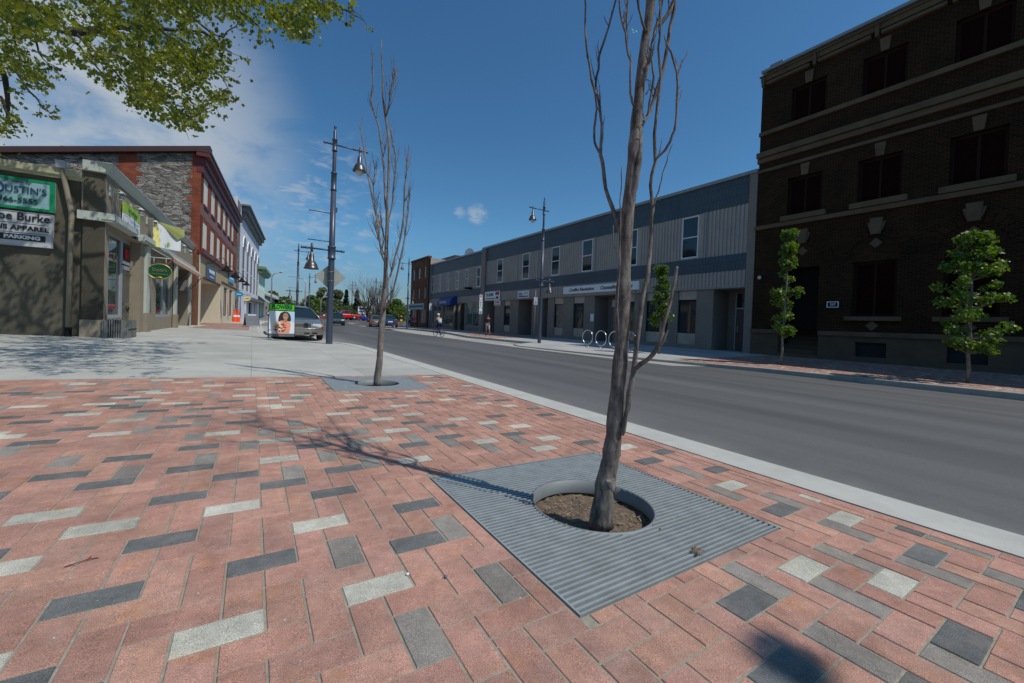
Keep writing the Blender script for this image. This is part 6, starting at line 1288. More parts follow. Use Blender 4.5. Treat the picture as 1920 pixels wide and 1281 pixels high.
for k in range(130):
    x, y, z = rg.uniform(-w+.04, w-.04), rg.uniform(-Lp+.05, Lp-.05), rg.uniform(.4, .53); m_ = (mb, mb, mb2, mb3)[rg.randrange(4)]; r_ = rg.uniform(.012, .03); a = rg.uniform(0, 6)
    m_.quad((x-r_*math.cos(a), y-r_*math.sin(a), z), (x+r_*.5, y-r_, z+r_*.5), (x+r_*math.cos(a), y+r_*math.sin(a), z+r_), (x-r_*.5, y+r_, z+r_*.4))
mb.build('foliage', 'leafn', pl); mb2.build('petals', 'signw', pl); mb3.build('petals', 'coral', pl)
# sandwich boards
def a_board(name, label, P, rot, w, h, spread=.28):
    t = thing(name, label, 'sandwich board', P, rot); mb = MB()
    for sx in (-1, 1): mb.tube([(sx*w/2, -spread, 0), (sx*w/2, 0, h)], .013, 6); mb.tube([(sx*w/2, spread, 0), (sx*w/2, 0, h)], .013, 6)
    mb.tube([(-w/2, -spread*.4, h*.6), (w/2, -spread*.4, h*.6)], .01, 6); mb.build('frame', 'blackw', t); return t
P0, P1 = on_slope(508, 636), on_slope(547, 636); P = (P0+P1)/2; w = (P1-P0).length; P.z = zl(P.x); hF = height_at(P, 570.5)-P.z
fl = a_board('flower_sign', 'flower shop sandwich board with neon green topper and a poster of a woman with flowers', P+Vector((0, .2, 0)), 0, w, hF*.82, .2)
z0, z1_ = hF*.16, hF*.80
def tilt(z): return -.2+.2*z/(hF*.82)
mb = MB(); mb.v += [(-w/2+.01, tilt(z0)-.02, z0), (w/2-.01, tilt(z0)-.02, z0), (w/2-.01, tilt(z1_)-.02, z1_), (-w/2+.01, tilt(z1_)-.02, z1_), (-w/2+.01, tilt(z0)+.0, z0), (w/2-.01, tilt(z0)+.0, z0), (w/2-.01, tilt(z1_), z1_), (-w/2+.01, tilt(z1_), z1_)]
for q in ((0, 3, 2, 1), (4, 5, 6, 7), (0, 1, 5, 4), (1, 2, 6, 5), (2, 3, 7, 6), (3, 0, 4, 7)): mb.face(list(q)[::-1])
pan = mb.build('poster', 'signw', fl)
th = math.atan2(.2, hF*.82)
pic = MB()
def flat(mb, m, pts, lift):   # picture pieces lying on the poster, in poster coordinates 0..1
    mb.mat(m); mb.quad(*[(-w/2+w*x, tilt(z0+(z1_-z0)*y)-.021-lift, z0+(z1_-z0)*y) for x, y in pts])
def ell(cx, cy, rx_, ry_, n=16, a0=0): return [(cx+rx_*math.cos(2*math.pi*k/n), cy+ry_*math.sin(2*math.pi*k/n)) for k in range(n)]
flat(pic, 'skyb', [(.78, .55), (.985, .5), (.985, .985), (.55, .985)], .001)
flat(pic, 'hair', [(.35, .55), (.38, .75), (.45, .93), (.58, .99), (.72, .97), (.82, .85), (.85, .68), (.84, .56), (.7, .52), (.45, .52)], .003)
flat(pic, 'skin', ell(.64, .77, .105, .16), .004); flat(pic, 'skin', [(.56, .5), (.7, .5), (.7, .68), (.58, .68)], .0035)
flat(pic, 'coral', [(.28, .0+.02), (.2, .3), (.3, .52), (.5, .58), (.75, .56), (.84, .45), (.82, .2), (.78, .02)], .0034)
flat(pic, 'signw', [(.58, .715), (.66, .705), (.7, .725), (.66, .69), (.6, .695)], .005)
flat(pic, 'hair', ell(.6, .8, .014, .01, 8), .005); flat(pic, 'hair', ell(.69, .8, .014, .01, 8), .005)
rg = random.Random(8)
for k in range(60):
    a, d = rg.uniform(0, 6.28), rg.random()**.5; cx, cy = .42+.25*d*math.cos(a), .29+.2*d*math.sin(a); flat(pic, rg.choice(['pink', 'yell', 'wine', 'signw', 'red', 'yell']), ell(cx, cy, rg.uniform(.03, .06), rg.uniform(.02, .045), 7), .006+.0002*k)
pic.build('picture', None, pan)
mb = MB(); zt0, zt1 = hF*.83, hF; mb.box(-w/2+.02, w/2-.02, -.03, .0, zt0, zt1); tp = mb.build('topper', 'neon', fl)
mb = MB(); [mb.box(*b) for b in ((-w/2, w/2, -.035, .005, zt0-.02, zt0+.0), (-w/2, w/2, -.035, .005, zt1, zt1+.015), (-w/2, -w/2+.02, -.035, .005, zt0, zt1), (w/2-.02, w/2, -.035, .005, zt0, zt1))]; mb.build('topper_frame', 'blackw', fl)
text('FLOWERS', (zt1-zt0)*.95, 'dkgreen', tp, (0, -.033, (zt0+zt1)/2), LX, sx=w*.86/((zt1-zt0)*.95*4.8), bold=.009)
mb = MB(); mb.box(-w/2+.01, w/2-.01, tilt(z0*.6)-.02, tilt(z0*.6)-.01, z0*.45, z0*.95); mb.build('base_strip', 'grey', fl); text('Flowers', z0*.35, 'coral', fl, (-.05, tilt(z0*.7)-.023, z0*.7), LX)
P0, P1 = on_slope(461, 612.5), on_slope(481, 613.5); P = (P0+P1)/2; P = on_d(471.5, 613, (P-CAM).dot(FW)); D = (P-CAM).dot(FW); P.z = zl(P.x)
w = 21*D/FPX*1.05; hA = height_at(P, 588.5)-P.z
cb = a_board('chalk_sign', 'dark slate sandwich board with chalk lettering on the far brick strip', P, .25, w, hA, .3)
mb = MB(); mb.quad((-w/2, -.265, hA*.1), (w/2, -.265, hA*.1), (w/2, -.02, hA), (-w/2, -.02, hA)); mb.quad((-w/2, .255, hA*.1), (w/2, .255, hA*.1), (w/2, .01, hA), (-w/2, .01, hA)); pb = mb.build('board', 'chalk', cb)
def lz(z): return -.265+.245*(z/hA-.1)/.9-.008
text('REVIEW', hA*.13, 'signw', pb, (0, lz(hA*.9), hA*.9), (math.pi/2-.2, 0, 0), sx=1.2, bold=.006)
mb = MB(); rg = random.Random(1)
for k in range(6): z = hA*(.74-.105*k); mb.box(-w*.42, -w*.42+w*rg.uniform(.45, .8), lz(z)-.003, lz(z), z-.012, z+.012)
mb.build('chalk_writing', 'greyc', pb)
# cones
D = 36
cn = None
for i, (u, v, lb) in enumerate(((440, 605.5, 'orange traffic cone beside the cream pilaster, left of the pair'), (446, 605.5, 'orange traffic cone in front of the blue sign pole, right of the pair'))):
    P = on_slope(u, v); P = on_d(u, v, 38+i*.6); P.z = zl(P.x)-.02
    if cn is None:
        cn = thing('traffic_cone', lb, 'traffic cone', P, 0, 'orange traffic cones'); mb = MB(); mb.lathe([(.2, .04), (.19, .3), (.13, .7), (.06, 1.12), (.05, 1.2), (.075, 1.24), (.02, 1.3)], 16); mb.build('cone', 'orange', cn)
        mb = MB(); mb.box(-.24, .24, -.24, .24, 0, .05, top=.02); mb.build('base', 'orange', cn); mb = MB(); mb.lathe([(.163, .5), (.135, .68)], 16); mb.build('band', 'signw', cn)
    else: dup(cn, P, .4, lb)
P = on_d(449.5, 606, 40); P.z = zl(P.x); o = thing('sign_pole', 'thin dark pole rising behind the traffic cones', 'pole', P); mb = MB(); mb.tube([(0, 0, 0), (0, 0, height_at(P, 556)-P.z)], .045, 8); mb.build('pole', 'slate', o)
# litter
for (u, v, lb) in ((1308, 1037, 'small curled dry leaf lying on the near grate'),):
    P = on_slope(u, v); o = thing('dry_leaf', lb, 'leaf', (P.x, P.y, P.z+.004)); mb = MB()
    for k in range(7):
        a = k*.9; mb.quad((0, 0, .004), (.02*math.cos(a), .02*math.sin(a), .012), (.028*math.cos(a+.3), .028*math.sin(a+.3), .002), (.014*math.cos(a+.7), .014*math.sin(a+.7), .008))
    mb.build('blade', 'drybrown', o)
for i, (u, v, m_, lb) in enumerate(((1262, 974, 'leafg', 'tiny green seed leaf on the near grate by the hole rim'), (1238, 993, 'leafg', 'tiny green seed leaf on the near grate below the rim'), (1171, 906, 'leafg', 'tiny green seed leaf on the far side of the near grate'), (764, 1079, 'signw', 'small white pebble on the pale paver'), (835, 1084, 'slate', 'small dark pebble beside the gray paver'))):
    P = on_slope(u, v); o = thing('pebble' if m_ != 'leafg' else 'seed_leaf', lb, 'pebble' if m_ != 'leafg' else 'leaf', (P.x, P.y, P.z+.001), i); mb = MB()
    if m_ == 'leafg': mb.quad((-.008, 0, .001), (0, -.005, .006), (.009, 0, .001), (0, .005, .006)); mb.quad((0, -.006, .002), (.005, 0, .008), (0, .007, .002), (-.004, 0, .006)); mb.build('blade', m_, o)
    else: mb.lathe([(0, 0), (.005, .001), (.0065, .004), (.004, .007), (0, .008)], 8); mb.build('stone', m_, o)
P = on_slope(150, 1058); o = thing('twig', 'thin brown twig lying on the pavers at lower left', 'twig', (P.x, P.y, P.z+.003)); mb = MB(); mb.tube([(-.035, -.005, 0), (-.01, 0, .003), (.015, .012, .003), (.04, .014, 0)], .0016, 5); mb.tube([(.015, .012, .003), (.018, .035, .002)], .001, 5); mb.build('stem', 'maroon', o)
# ================================================================ VEHICLES
def car(name, label, cat, P, rot, paint, L=5.2, W=1.9, Hh=1.45, kind='sedan', head=True, group=None):
    t = thing(name, label, cat, P, rot, group)
    # local +x is the nose
    belt = .62*Hh if kind != 'sedan' else .68*Hh; gc = .2 if kind != 'pickup' else .38
    w = W/2
    if kind == 'sedan': st = [(-L/2, .80, .45, .70), (-L/2+.08, .90, .3, belt*.97), (-L/2+.5, .97, .22, belt*1.02), (-L*.22, 1, gc, belt*1.03), (0, 1, gc, belt), (L*.17, 1, gc, belt*.98), (L*.25, .99, gc, belt*.95), (L*.4, .96, .22, belt*.84), (L/2-.18, .9, .24, belt*.76), (L/2-.05, .84, .3, belt*.7), (L/2, .78, .36, belt*.58)]
    elif kind == 'hatch': st = [(-L/2, .84, .4, .72), (-L/2+.08, .94, .28, belt*1.08), (-L/2+.6, 1, .22, belt*1.08), (0, 1, gc, belt*1.02), (L*.2, 1, gc, belt*.98), (L*.4, .95, .22, belt*.86), (L/2-.08, .85, .28, belt*.74), (L/2, .78, .36, belt*.6)]
    else: st = [(-L/2, .93, .5, belt*.98), (-L/2+.05, .97, .45, belt), (-L*.1, 1, gc, belt), (0, 1, gc, belt), (L*.22, 1, gc, belt), (L*.27, 1, gc, belt*.98), (L*.42, .98, .4, belt*.93), (L/2-.05, .95, .45, belt*.88), (L/2, .9, .5, belt*.8)]
    rings = []
    for x, f, z0, z1 in st:
        ww = w*f; zm = z0+(z1-z0)*.5; half = [(0, z0), (ww*.8, z0), (ww*.97, z0+.08), (ww, zm), (ww*.985, z1-.1), (ww*.93, z1-.025), (ww*.8, z1), (0, z1+.025)]
        ring = [(x, y, z) for y, z in half]+[(x, -y, z) for y, z in half[-2:0:-1]]; rings.append(ring)
    mb = MB(); mb.loft(rings, smooth=True); body = mb.build('body', paint, t)
    bv = body.modifiers.new('edge', 'EDGE_SPLIT'); bv.split_angle = R(38)
    # cabin
    if kind == 'sedan': cx = [(-L*.27, -L*.17), (L*.24, L*.07)]
    elif kind == 'hatch': cx = [(-L*.47, -L*.36), (L*.27, L*.1)]
    else: cx = [(-L*.07, -L*.045), (L*.25, L*.14)]
    (rb, rt_), (fb_, ft_) = cx; zb, ztp = belt-.03, Hh-.04; wb, wt = w*.93, w*(.6 if kind == 'sedan' else .74)
    cab = MB(); cab.loft([[(rb, -wb, zb), (rb, wb, zb), (fb_, wb, zb), (fb_, -wb, zb)], [(rt_, -wt, ztp), (rt_, wt, ztp), (ft_, wt, ztp), (ft_, -wt, ztp)]], smooth=False); cab.build('glazing', 'carglass', t)
    rf = MB(); rr = []
    for x, dz, f in ((rt_-.08, -.03, .97), (rt_+.1, .02, 1.0), ((rt_+ft_)/2, .06, 1), (ft_-.1, .03, 1), (ft_+.07, -.03, .97)):
        rr.append([(x, -wt*1.05*f, ztp+dz-.035), (x, -wt*.8*f, ztp+dz+.02), (x, 0, ztp+dz+.05), (x, wt*.8*f, ztp+dz+.02), (x, wt*1.05*f, ztp+dz-.035)])
    rf.loft(rr, smooth=True, closed=False, cap=False); rf.loft([[(a, b, c-.03) for a, b, c in r_] for r_ in rr], smooth=True, closed=False, cap=False)
    mids = [0] if kind != 'hatch' else [-L*.05, -L*.28]
    for sy in (-1, 1):
        for xb, xt in ((fb_, ft_), (rb, rt_)): rf.tube([(xb, sy*wb*1.0, zb), (xt, sy*wt*1.02, ztp)], .035, 6)
        for mx in mids: rf.tube([(mx, sy*wb*1.01, zb), (mx, sy*wt*1.02, ztp)], .035, 6)
    rf.build('roof', paint, t)
    # wheels
    r_ = .33 if kind != 'pickup' else .4; k0 = None
    for sx in (L*.31, -L*.3):
        for sy in (-1, 1):
            if k0 is None:
                k0 = thing('wheel', None, None, (sx, sy*(w-.09), r_)); k0.parent = t
                mb = MB(); mb.lathe([(r_*.62, -.11), (r_*.95, -.11), (r_, -.08), (r_, .08), (r_*.95, .11), (r_*.62, .11)], 22, axis='y'); mb.build('tyre', 'tyre', k0)
                mb = MB(); mb.lathe([(0, -.09), (r_*.3, -.1), (r_*.64, -.105), (r_*.64, .105), (r_*.3, .1), (0, .09)], 18, axis='y'); mb.build('rim', 'rim', k0)
            else: dup(k0, (sx, sy*(w-.09), r_), 0, parent=t)
    arch = MB()
    for sx in (L*.31, -L*.3):
        for sy in (-1, 1): arch.lathe([(0, 0), (r_*1.12, 0)], 20, (sx, sy*(w+.004), r_+.02), axis='y') if kind == 'pickup' or True else None
    arch.build('wheel_arch', 'blackw', t)
    zh = belt*.6 if kind == 'sedan' else belt*.68 if kind != 'pickup' else belt*.72; xf = L/2
    # faces
    for sy in (-1, 1):
        mb = MB(); mb.box(xf-.22, xf-.035 if kind != 'sedan' else xf-.02, sy*w*.52, sy*w*.86, zh-.02, zh+.13, top=.015); mb.build('headlight', 'lens', t)
        mb = MB(); mb.box(xf-.35, xf-.09, sy*w*.84, sy*w*.93, zh, zh+.11, top=.01); mb.build('indicator', 'amber', t)
        mb = MB(); mb.box(-L/2-.015, -L/2+.2, sy*w*.6, sy*w*.92, zh+.02, zh+.22, top=.01); mb.build('tail_light', 'taill', t)
        mb = MB(); mb.lathe([(.0, -.09), (.07, -.07), (.085, 0), (.05, .05), (0, .06)], 10, (fb_-.12, sy*(w+.12), belt+.08), axis='x'); mb.tube([(fb_-.12, sy*(w-.05), belt), (fb_-.12, sy*(w+.1), belt+.06)], .02, 6); mb.build('mirror', paint, t)
    mb = MB(); mb.box(xf-.12, xf+.0, -w*.46, w*.46, zh-.03, zh+.13); g = mb.build('grille', 'blackw', t)
    mb = MB(); [mb.box(xf-.02, xf+.012, y-.006, y+.006, zh-.02, zh+.12) for y in [(-w*.44+w*.88*k/26) for k in range(27)]]; mb.box(xf-.03, xf+.016, -w*.47, w*.47, zh+.125, zh+.155); mb.box(xf-.03, xf+.016, -w*.47, w*.47, zh-.05, zh-.03); mb.build('bars', 'chrome', g)
    mb = MB(); sec = lambda y: [(xf+.06-.10*(abs(y)/w)**2, zz) for zz in (zh-.09, zh-.12, .24)]
    rings = []
    for k in range(13):
        y = -w*.97+2*w*.97*k/12; x = xf+.1-.24*(abs(y)/w)**3; rings.append([(x-.3, y, zh-.08), (x-.02, y, zh-.07), (x, y, zh-.1), (x+.01, y, zh-.2), (x-.02, y, .25), (x-.3, y, .23)])
    mb.loft(rings, smooth=False); bmp = mb.build('bumper', paint, t)
    mb = MB(); [mb.tube([(xf+.105-.24*abs(y/w)**3, y, zh-.085), (xf+.105-.24*abs(y2/w)**3, y2, zh-.085)], .012, 5) for y, y2 in [(-w*.95+1.9*w*k/12, -w*.95+1.9*w*(k+1)/12) for k in range(12)]]; mb.build('trim', 'chrome', bmp)
    mb = MB(); [mb.box(xf+.0, xf+.108, y0, y1, .3, .345) for y0, y1 in ((-w*.62, -w*.42), (-w*.2, w*.05) if False else (w*.2, w*.4), (w*.5, w*.7), (-w*.36, -w*.14))]; mb.build('vent', 'blackw', bmp)
    mb = MB(); mb.box(-L/2-.02, -L/2+.01, -.26, .26, zh+.03, zh+.16); mb.build('number_plate', 'plate', t)
    return t
# silver sedan nose towards us
zc_ = -.2; Pn = on_z(575, 637, zc_)
heading = math.radians(-90-1)
car('parked_car', 'silver full-size sedan parked facing us behind the flower sign', 'car', (2.66-.98, 18.95+2.75, zc_-.0), heading, 'silver', 5.4, 1.98, 1.46)
P = on_z(632, 612, -.2); car('oncoming_car', 'black car coming towards us, partly behind the nearest lamp post', 'car', on_d(629.5, 611.5, 50).xy.to_3d()+Vector((0, 0, gz(7, 45))), math.radians(-96), 'cardk', 4.5, 1.8, 1.5, 'hatch')
def place(u, v, D): P = on_d(u, v, D); return Vector((P.x, P.y, gz(P.x, P.y)))
P = on_d(735.5, 614.5, 47.5); car('parked_car', 'dark blue sedan parked tail towards us at the far right kerb', 'car', (P.x, P.y+2, P.z), math.radians(82), 'carblue', 4.7, 1.85, 1.45)
P = on_d(705, 611, 60); car('parked_car', 'beige car mostly hidden by the slender bare tree, ahead of the blue sedan', 'car', (P.x, P.y, gz(P.x, P.y)), math.radians(80), 'cartan', 4.4, 1.75, 1.6, 'hatch')
P = on_d(703, 607, 75); car('parked_car', 'wine red car beyond the beige one', 'car', (P.x, P.y, P.z), math.radians(62), 'carwine', 4.5, 1.8, 1.55, 'hatch')
P = on_d(697, 602, 95); car('parked_car', 'small dark car left of the wine red car', 'car', (P.x, P.y, P.z), math.radians(30), 'cardk', 4.4, 1.8, 1.45)
P = on_d(642, 599.8, 78); car('pickup_truck', 'bright red pickup truck crossing the far junction', 'pickup', (P.x, P.y, P.z), math.radians(8), 'carred', 6.2, 2.0, 1.85, 'pickup')
P = on_d(611, 600, 98); car('distant_car', 'small red car just left of the nearest lamp post, far away', 'car', (P.x, P.y, P.z), math.radians(-20), 'carred', 4.4, 1.8, 1.45)
# ================================================================ PEOPLE
def person(label, P, rot, pose, cols, hgt=1.72, extra=None, cat='person'):
    """one continuous skinned body; clothing pieces as children"""
    s = hgt/1.72
    J = {'pel': (0, 0, .95), 'spn': (0, 0, 1.15), 'chs': (0, 0, 1.34), 'nck': (0, 0, 1.47), 'hd0': (0, -.01, 1.55), 'hd1': (0, -.015, 1.66),
         'shL': (.17, 0, 1.40), 'elL': (.23, .02, 1.13), 'wrL': (.23, -.06, .9), 'haL': (.22, -.09, .82), 'shR': (-.17, 0, 1.40), 'elR': (-.23, .02, 1.13), 'wrR': (-.23, -.06, .9), 'haR': (-.22, -.09, .82),
         'hpL': (.09, 0, .9), 'knL': (.1, -.01, .5), 'anL': (.1, .02, .09), 'toL': (.11, -.13, .03), 'hpR': (-.09, 0, .9), 'knR': (-.1, -.01, .5), 'anR': (-.1, .02, .09), 'toR': (-.11, -.13, .03)}
    J.update(pose)
    E_ = [('pel', 'spn'), ('spn', 'chs'), ('chs', 'nck'), ('nck', 'hd0'), ('hd0', 'hd1'), ('chs', 'shL'), ('shL', 'elL'), ('elL', 'wrL'), ('wrL', 'haL'), ('chs', 'shR'), ('shR', 'elR'), ('elR', 'wrR'), ('wrR', 'haR'), ('pel', 'hpL'), ('hpL', 'knL'), ('knL', 'anL'), ('anL', 'toL'), ('pel', 'hpR'), ('hpR', 'knR'), ('knR', 'anR'), ('anR', 'toR')]
    rad = dict(pel=.13, spn=.125, chs=.14, nck=.05, hd0=.075, hd1=.088, shL=.06, elL=.042, wrL=.028, haL=.034, hpL=.085, knL=.06, anL=.038, toL=.032)
    for k in list(rad):
        if k.endswith('L'): rad[k[:-1]+'R'] = rad[k]
    def skin(names, edges, scale, mname, oname, par):
        idx = {n: i for i, n in enumerate(names)}; me = bpy.data.meshes.new(oname); me.from_pydata([tuple(c*s for c in J[n]) for n in names], [(idx[a], idx[b]) for a, b in edges], [])
        ob = bpy.data.objects.new(oname, me); col.objects.link(ob)
        md = ob.modifiers.new('s', 'SKIN'); md.use_smooth_shade = True
        for n in names: r_ = rad[n]*scale*s; me.skin_vertices[0].data[idx[n]].radius = (r_, r_*(.8 if n in ('chs', 'spn', 'pel') else 1))
        me.skin_vertices[0].data[0].use_root = True
        ob.modifiers.new('u', 'SUBSURF').levels = 1; ob.modifiers['u'].render_levels = 1
        me2 = bpy.data.meshes.new_from_object(ob.evaluated_get(bpy.context.evaluated_depsgraph_get())); bpy.data.objects.remove(ob)
        me2.materials.clear(); me2.materials.append(M[mname]); o2 = bpy.data.objects.new(oname, me2); col.objects.link(o2); o2.parent = par; return o2
    if not hasattr(bpy.types.Mesh, 'skin_vertices'): pass
    t = thing('person', label, cat, P, rot)
    def mk(names, edges, scale, m_, nm, par):
        idx = {n: i for i, n in enumerate(names)}; mb = MB(); segs = [(a, b) for a, b in edges]
        me = bpy.data.meshes.new(nm); me.from_pydata([tuple(c*s for c in J[n]) for n in names], [(idx[a], idx[b]) for a, b in segs], [])
        ob = bpy.data.objects.new(nm, me); col.objects.link(ob); ob.modifiers.new('s', 'SKIN').use_smooth_shade = True; ob.modifiers.new('u', 'SUBSURF').levels = 1
        sv = me.skin_vertices[0].data
        for n in names:
            r_ = rad[n]*scale*s; sv[idx[n]].radius = (r_, r_*(.78 if n in ('chs', 'spn', 'pel') else 1)); sv[idx[n]].use_root = (n == names[0])
        bpy.context.view_layer.update()
        me2 = bpy.data.meshes.new_from_object(ob.evaluated_get(bpy.context.evaluated_depsgraph_get())); bpy.data.objects.remove(ob)
        me2.materials.clear(); me2.materials.append(M[m_]); o2 = bpy.data.objects.new(nm, me2); col.objects.link(o2); o2.parent = par; return o2
    mk(list(J), E_, 1, 'skin', 'body', t)
    top, bot, shoe, arms, legs = cols
    n_ = ['chs', 'spn', 'pel', 'shL', 'shR']; e_ = [('chs', 'spn'), ('spn', 'pel'), ('chs', 'shL'), ('chs', 'shR')]
    if arms >= 1: n_ += ['elL', 'elR']; e_ += [('shL', 'elL'), ('shR', 'elR')]
    if arms >= 2: n_ += ['wrL', 'wrR']; e_ += [('elL', 'wrL'), ('elR', 'wrR')]
    mk(n_, e_, 1.14, top, 'shirt', t)
    n_ = ['pel', 'hpL', 'hpR', 'knL', 'knR']; e_ = [('pel', 'hpL'), ('pel', 'hpR'), ('hpL', 'knL'), ('hpR', 'knR')]
    if legs: n_ += ['anL', 'anR']; e_ += [('knL', 'anL'), ('knR', 'anR')]
    mk(n_, e_, 1.17, bot, 'trousers' if legs else 'shorts', t)
    hp = Vector(J['hd1'])*s; fw = (Vector(J['hd1'])-Vector(J['nck'])).normalized()
    mb = MB(); mb.lathe([(.0, -.02), (.1*s, 0), (.108*s, .05*s), (.09*s, .1*s), (.04*s, .13*s), (0, .135*s)], 14, tuple(hp+Vector((0, .012, .0)))); mb.build('hair' if not extra else extra[0], 'hair' if not extra else extra[1], t)
    mb = MB(); f0 = hp+Vector((0, -.085*s, -.03*s)); mb.tube([tuple(f0+Vector((0, .02, .02))), tuple(f0+Vector((0, -.025, -.015)))], [.012, .016], 6); [mb.lathe([(.0, -.02), (.022, 0), (0, .02)], 6, tuple(hp+Vector((sx*.095*s, 0, -.03)))) for sx in (-1, 1)]; mb.build('face', 'skin', t)
    mb = MB(); [mb.lathe([(0, -.006), (.011, 0), (0, .006)], 6, tuple(hp+Vector((sx*.035, -.09*s, .0))), axis='y') for sx in (-1, 1)]; mb.build('eyes', 'hair', t)
    for a, b in (('anL', 'toL'), ('anR', 'toR')):
        A_, B_ = Vector(J[a])*s, Vector(J[b])*s; mb = MB(); mb.tube([tuple(A_+Vector((0, .05, -.03))), tuple((A_+B_)/2+Vector((0, 0, -.005))), tuple(B_+Vector((0, -.04, .0)))], [.045, .052, .035], 8); mb.build('shoe', shoe, t)
    for sd in ('L', 'R'):
        A_, W_ = Vector(J['ha'+sd])*s, Vector(J['wr'+sd])*s; d = (A_-W_).normalized(); x_ = d.cross(Vector((0, 1, 0))).normalized() if abs(d.y) < .9 else Vector((1, 0, 0)); mb = MB()
        for k in range(4): p = A_+x_*(.012*(k-1.5)); l = (.06, .07, .066, .05)[k]; mb.tube([tuple(p), tuple(p+d*l*.6), tuple(p+d*l+Vector((0, -.015, 0)))], [.009, .008, .006], 5)
        p = W_+d*.03+x_*.02; mb.tube([tuple(p), tuple(p+x_*.03+d*.03), tuple(p+x_*.03+d*.06)], [.01, .009, .007], 5); mb.build('fingers', 'skin', t)
    return t
P = on_x(914, 626, XR-1.2); P = Vector((P.x, P.y, -.2)); P = on_z(914.5, 627.5, zr(17, 30)-.0)
P = on_d(914, 627.2, 33.5); P.z = zr(P.x, 0)
person('man in a dark shirt and beige shorts stepping from the doorway beside the grey pier', P, R(-35), {'elR': (-.26, .06, 1.15), 'wrR': (-.08, -.16, 1.02), 'haR': (-.02, -.18, .98), 'wrL': (.1, -.17, 1.0), 'haL': (.04, -.19, .97), 'elL': (.26, .04, 1.14), 'knL': (.14, -.12, .5), 'anL': (.2, .02, .09), 'toL': (.24, -.12, .03)}, ('black', 'beige', 'blackw', 2, 0), 1.7)
P = on_d(752, 612.5, 56); P.z = zr(17, P.y)
person('pedestrian in a black top and yellow shorts beside the dark blue sedan', P, R(170), {'anL': (.12, -.18, .1), 'toL': (.13, -.3, .05), 'knL': (.11, -.12, .5)}, ('black', 'yshort', 'blackw', 2, 0), 1.78)
P = on_d(767, 613.5, 55); P.z = zr(17, P.y)
person('pedestrian in grey with pale shoes, half hidden by the far right lamp post', P, R(10), {}, ('greyc', 'denim', 'whitec', 2, 1), 1.7)
# cyclist
PB = on_d(822.5, 628.8, 29.5); PB = Vector((PB.x, PB.y, gz(PB.x, PB.y)+.008))
bk = thing('bicycle', 'blue bicycle ridden away along the right edge of the road', 'bicycle', PB, R(5)); rw = .33
for y in (-.5, .53):
    w_ = thing('wheel', None, None, (0, y, rw)); w_.parent = bk; mb = MB(); n = 28; mb.tube([(0, rw*math.cos(2*math.pi*k/n), rw*math.sin(2*math.pi*k/n)) for k in range(n+1)], .02, 6, cap=False); mb.build('tyre', 'tyre', w_)
    mb = MB(); [mb.tube([(0, 0, 0), (0, rw*math.cos(2*math.pi*k/12), rw*math.sin(2*math.pi*k/12))], .002, 4) for k in range(12)]; mb.build('spokes', 'chrome', w_)
mb = MB(); q = [(0, -.5, rw), (0, -.1, .3), (0, -.22, .78), (0, .38, .82), (0, .53, rw), (0, .35, .92)]
for a, b in ((0, 1), (0, 2), (1, 2), (2, 3), (1, 3), (3, 4), (3, 5)): mb.tube([q[a], q[b]], .022, 6)
mb.build('frame', 'mblue', bk); mb = MB(); mb.tube([(-.27, .3, .98), (-.2, .36, .96), (.2, .36, .96), (.27, .3, .98)], .014, 6); mb.build('handlebar', 'blackw', bk); mb = MB(); mb.tube([(0, -.34, .88), (0, -.1, .89)], [.08, .035], 8); mb.build('saddle', 'blackw', bk)
mb = MB(); mb.tube([(-.09, -.1, .3), (.09, -.1, .3)], .015, 6); mb.box(-.15, -.06, -.28, -.18, .19, .21); mb.box(.06, .15, .02, .12, .4, .42); mb.build('pedals', 'blackw', bk)
mb = MB(); mb.quad((.012, -.55, .62), (.012, -.42, .7), (.012, -.3, .66), (.012, -.34, .5)); mb.build('mudguard', 'whitec', bk)
cy = person('cyclist with a white helmet, pale blue vest and black shorts, riding away', PB, R(185), {'pel': (0, .18, .97), 'spn': (0, .1, 1.12), 'chs': (0, -.02, 1.28), 'nck': (0, -.1, 1.4), 'hd0': (0, -.14, 1.47), 'hd1': (0, -.16, 1.56), 'shL': (.18, -.04, 1.34), 'shR': (-.18, -.04, 1.34), 'elL': (.27, -.15, 1.13), 'elR': (-.27, -.15, 1.13), 'wrL': (.25, -.3, 1.01), 'wrR': (-.25, -.3, 1.01), 'haL': (.24, -.34, .99), 'haR': (-.24, -.34, .99), 'hpL': (.1, .16, .93), 'hpR': (-.1, .16, .93), 'knL': (.12, -.16, .66), 'knR': (-.12, .02, .55), 'anL': (.1, -.05, .33), 'toL': (.1, -.17, .28), 'anR': (-.11, .22, .24), 'toR': (-.11, .1, .19)}, ('vest', 'black', 'blackw', 0, 0), 1.72, ('helmet', 'whitec'))
# motorcycle with rider
PM = on_d(684, 604, 78); PM = Vector((PM.x, PM.y, PM.z)); ROT = R(60)
mc = thing('motorcycle', 'blue touring motorcycle waiting at the far junction', 'motorcycle', PM, ROT)
for y in (-.75, .75):
    mb = MB(); mb.lathe([(.16, -.07), (.31, -.07), (.33, 0), (.31, .07), (.16, .07)], 18, (0, y, .33), axis='x'); mb.build('wheel', 'tyre', mc)
mb = MB(); mb.loft([[(x, y, z) for x, z in ((-.2*f, z0), (.2*f, z0), (.26*f, (z0+z1)/2), (.15*f, z1), (-.15*f, z1), (-.26*f, (z0+z1)/2))] for y, f, z0, z1 in ((-1.1, .7, .5, .95), (-.5, 1.2, .3, .85), (0, .9, .3, .8), (.4, 1.2, .35, 1.0), (.75, 1.3, .5, 1.25), (.95, .7, .6, 1.1))]); mb.build('fairing', 'mblue', mc)
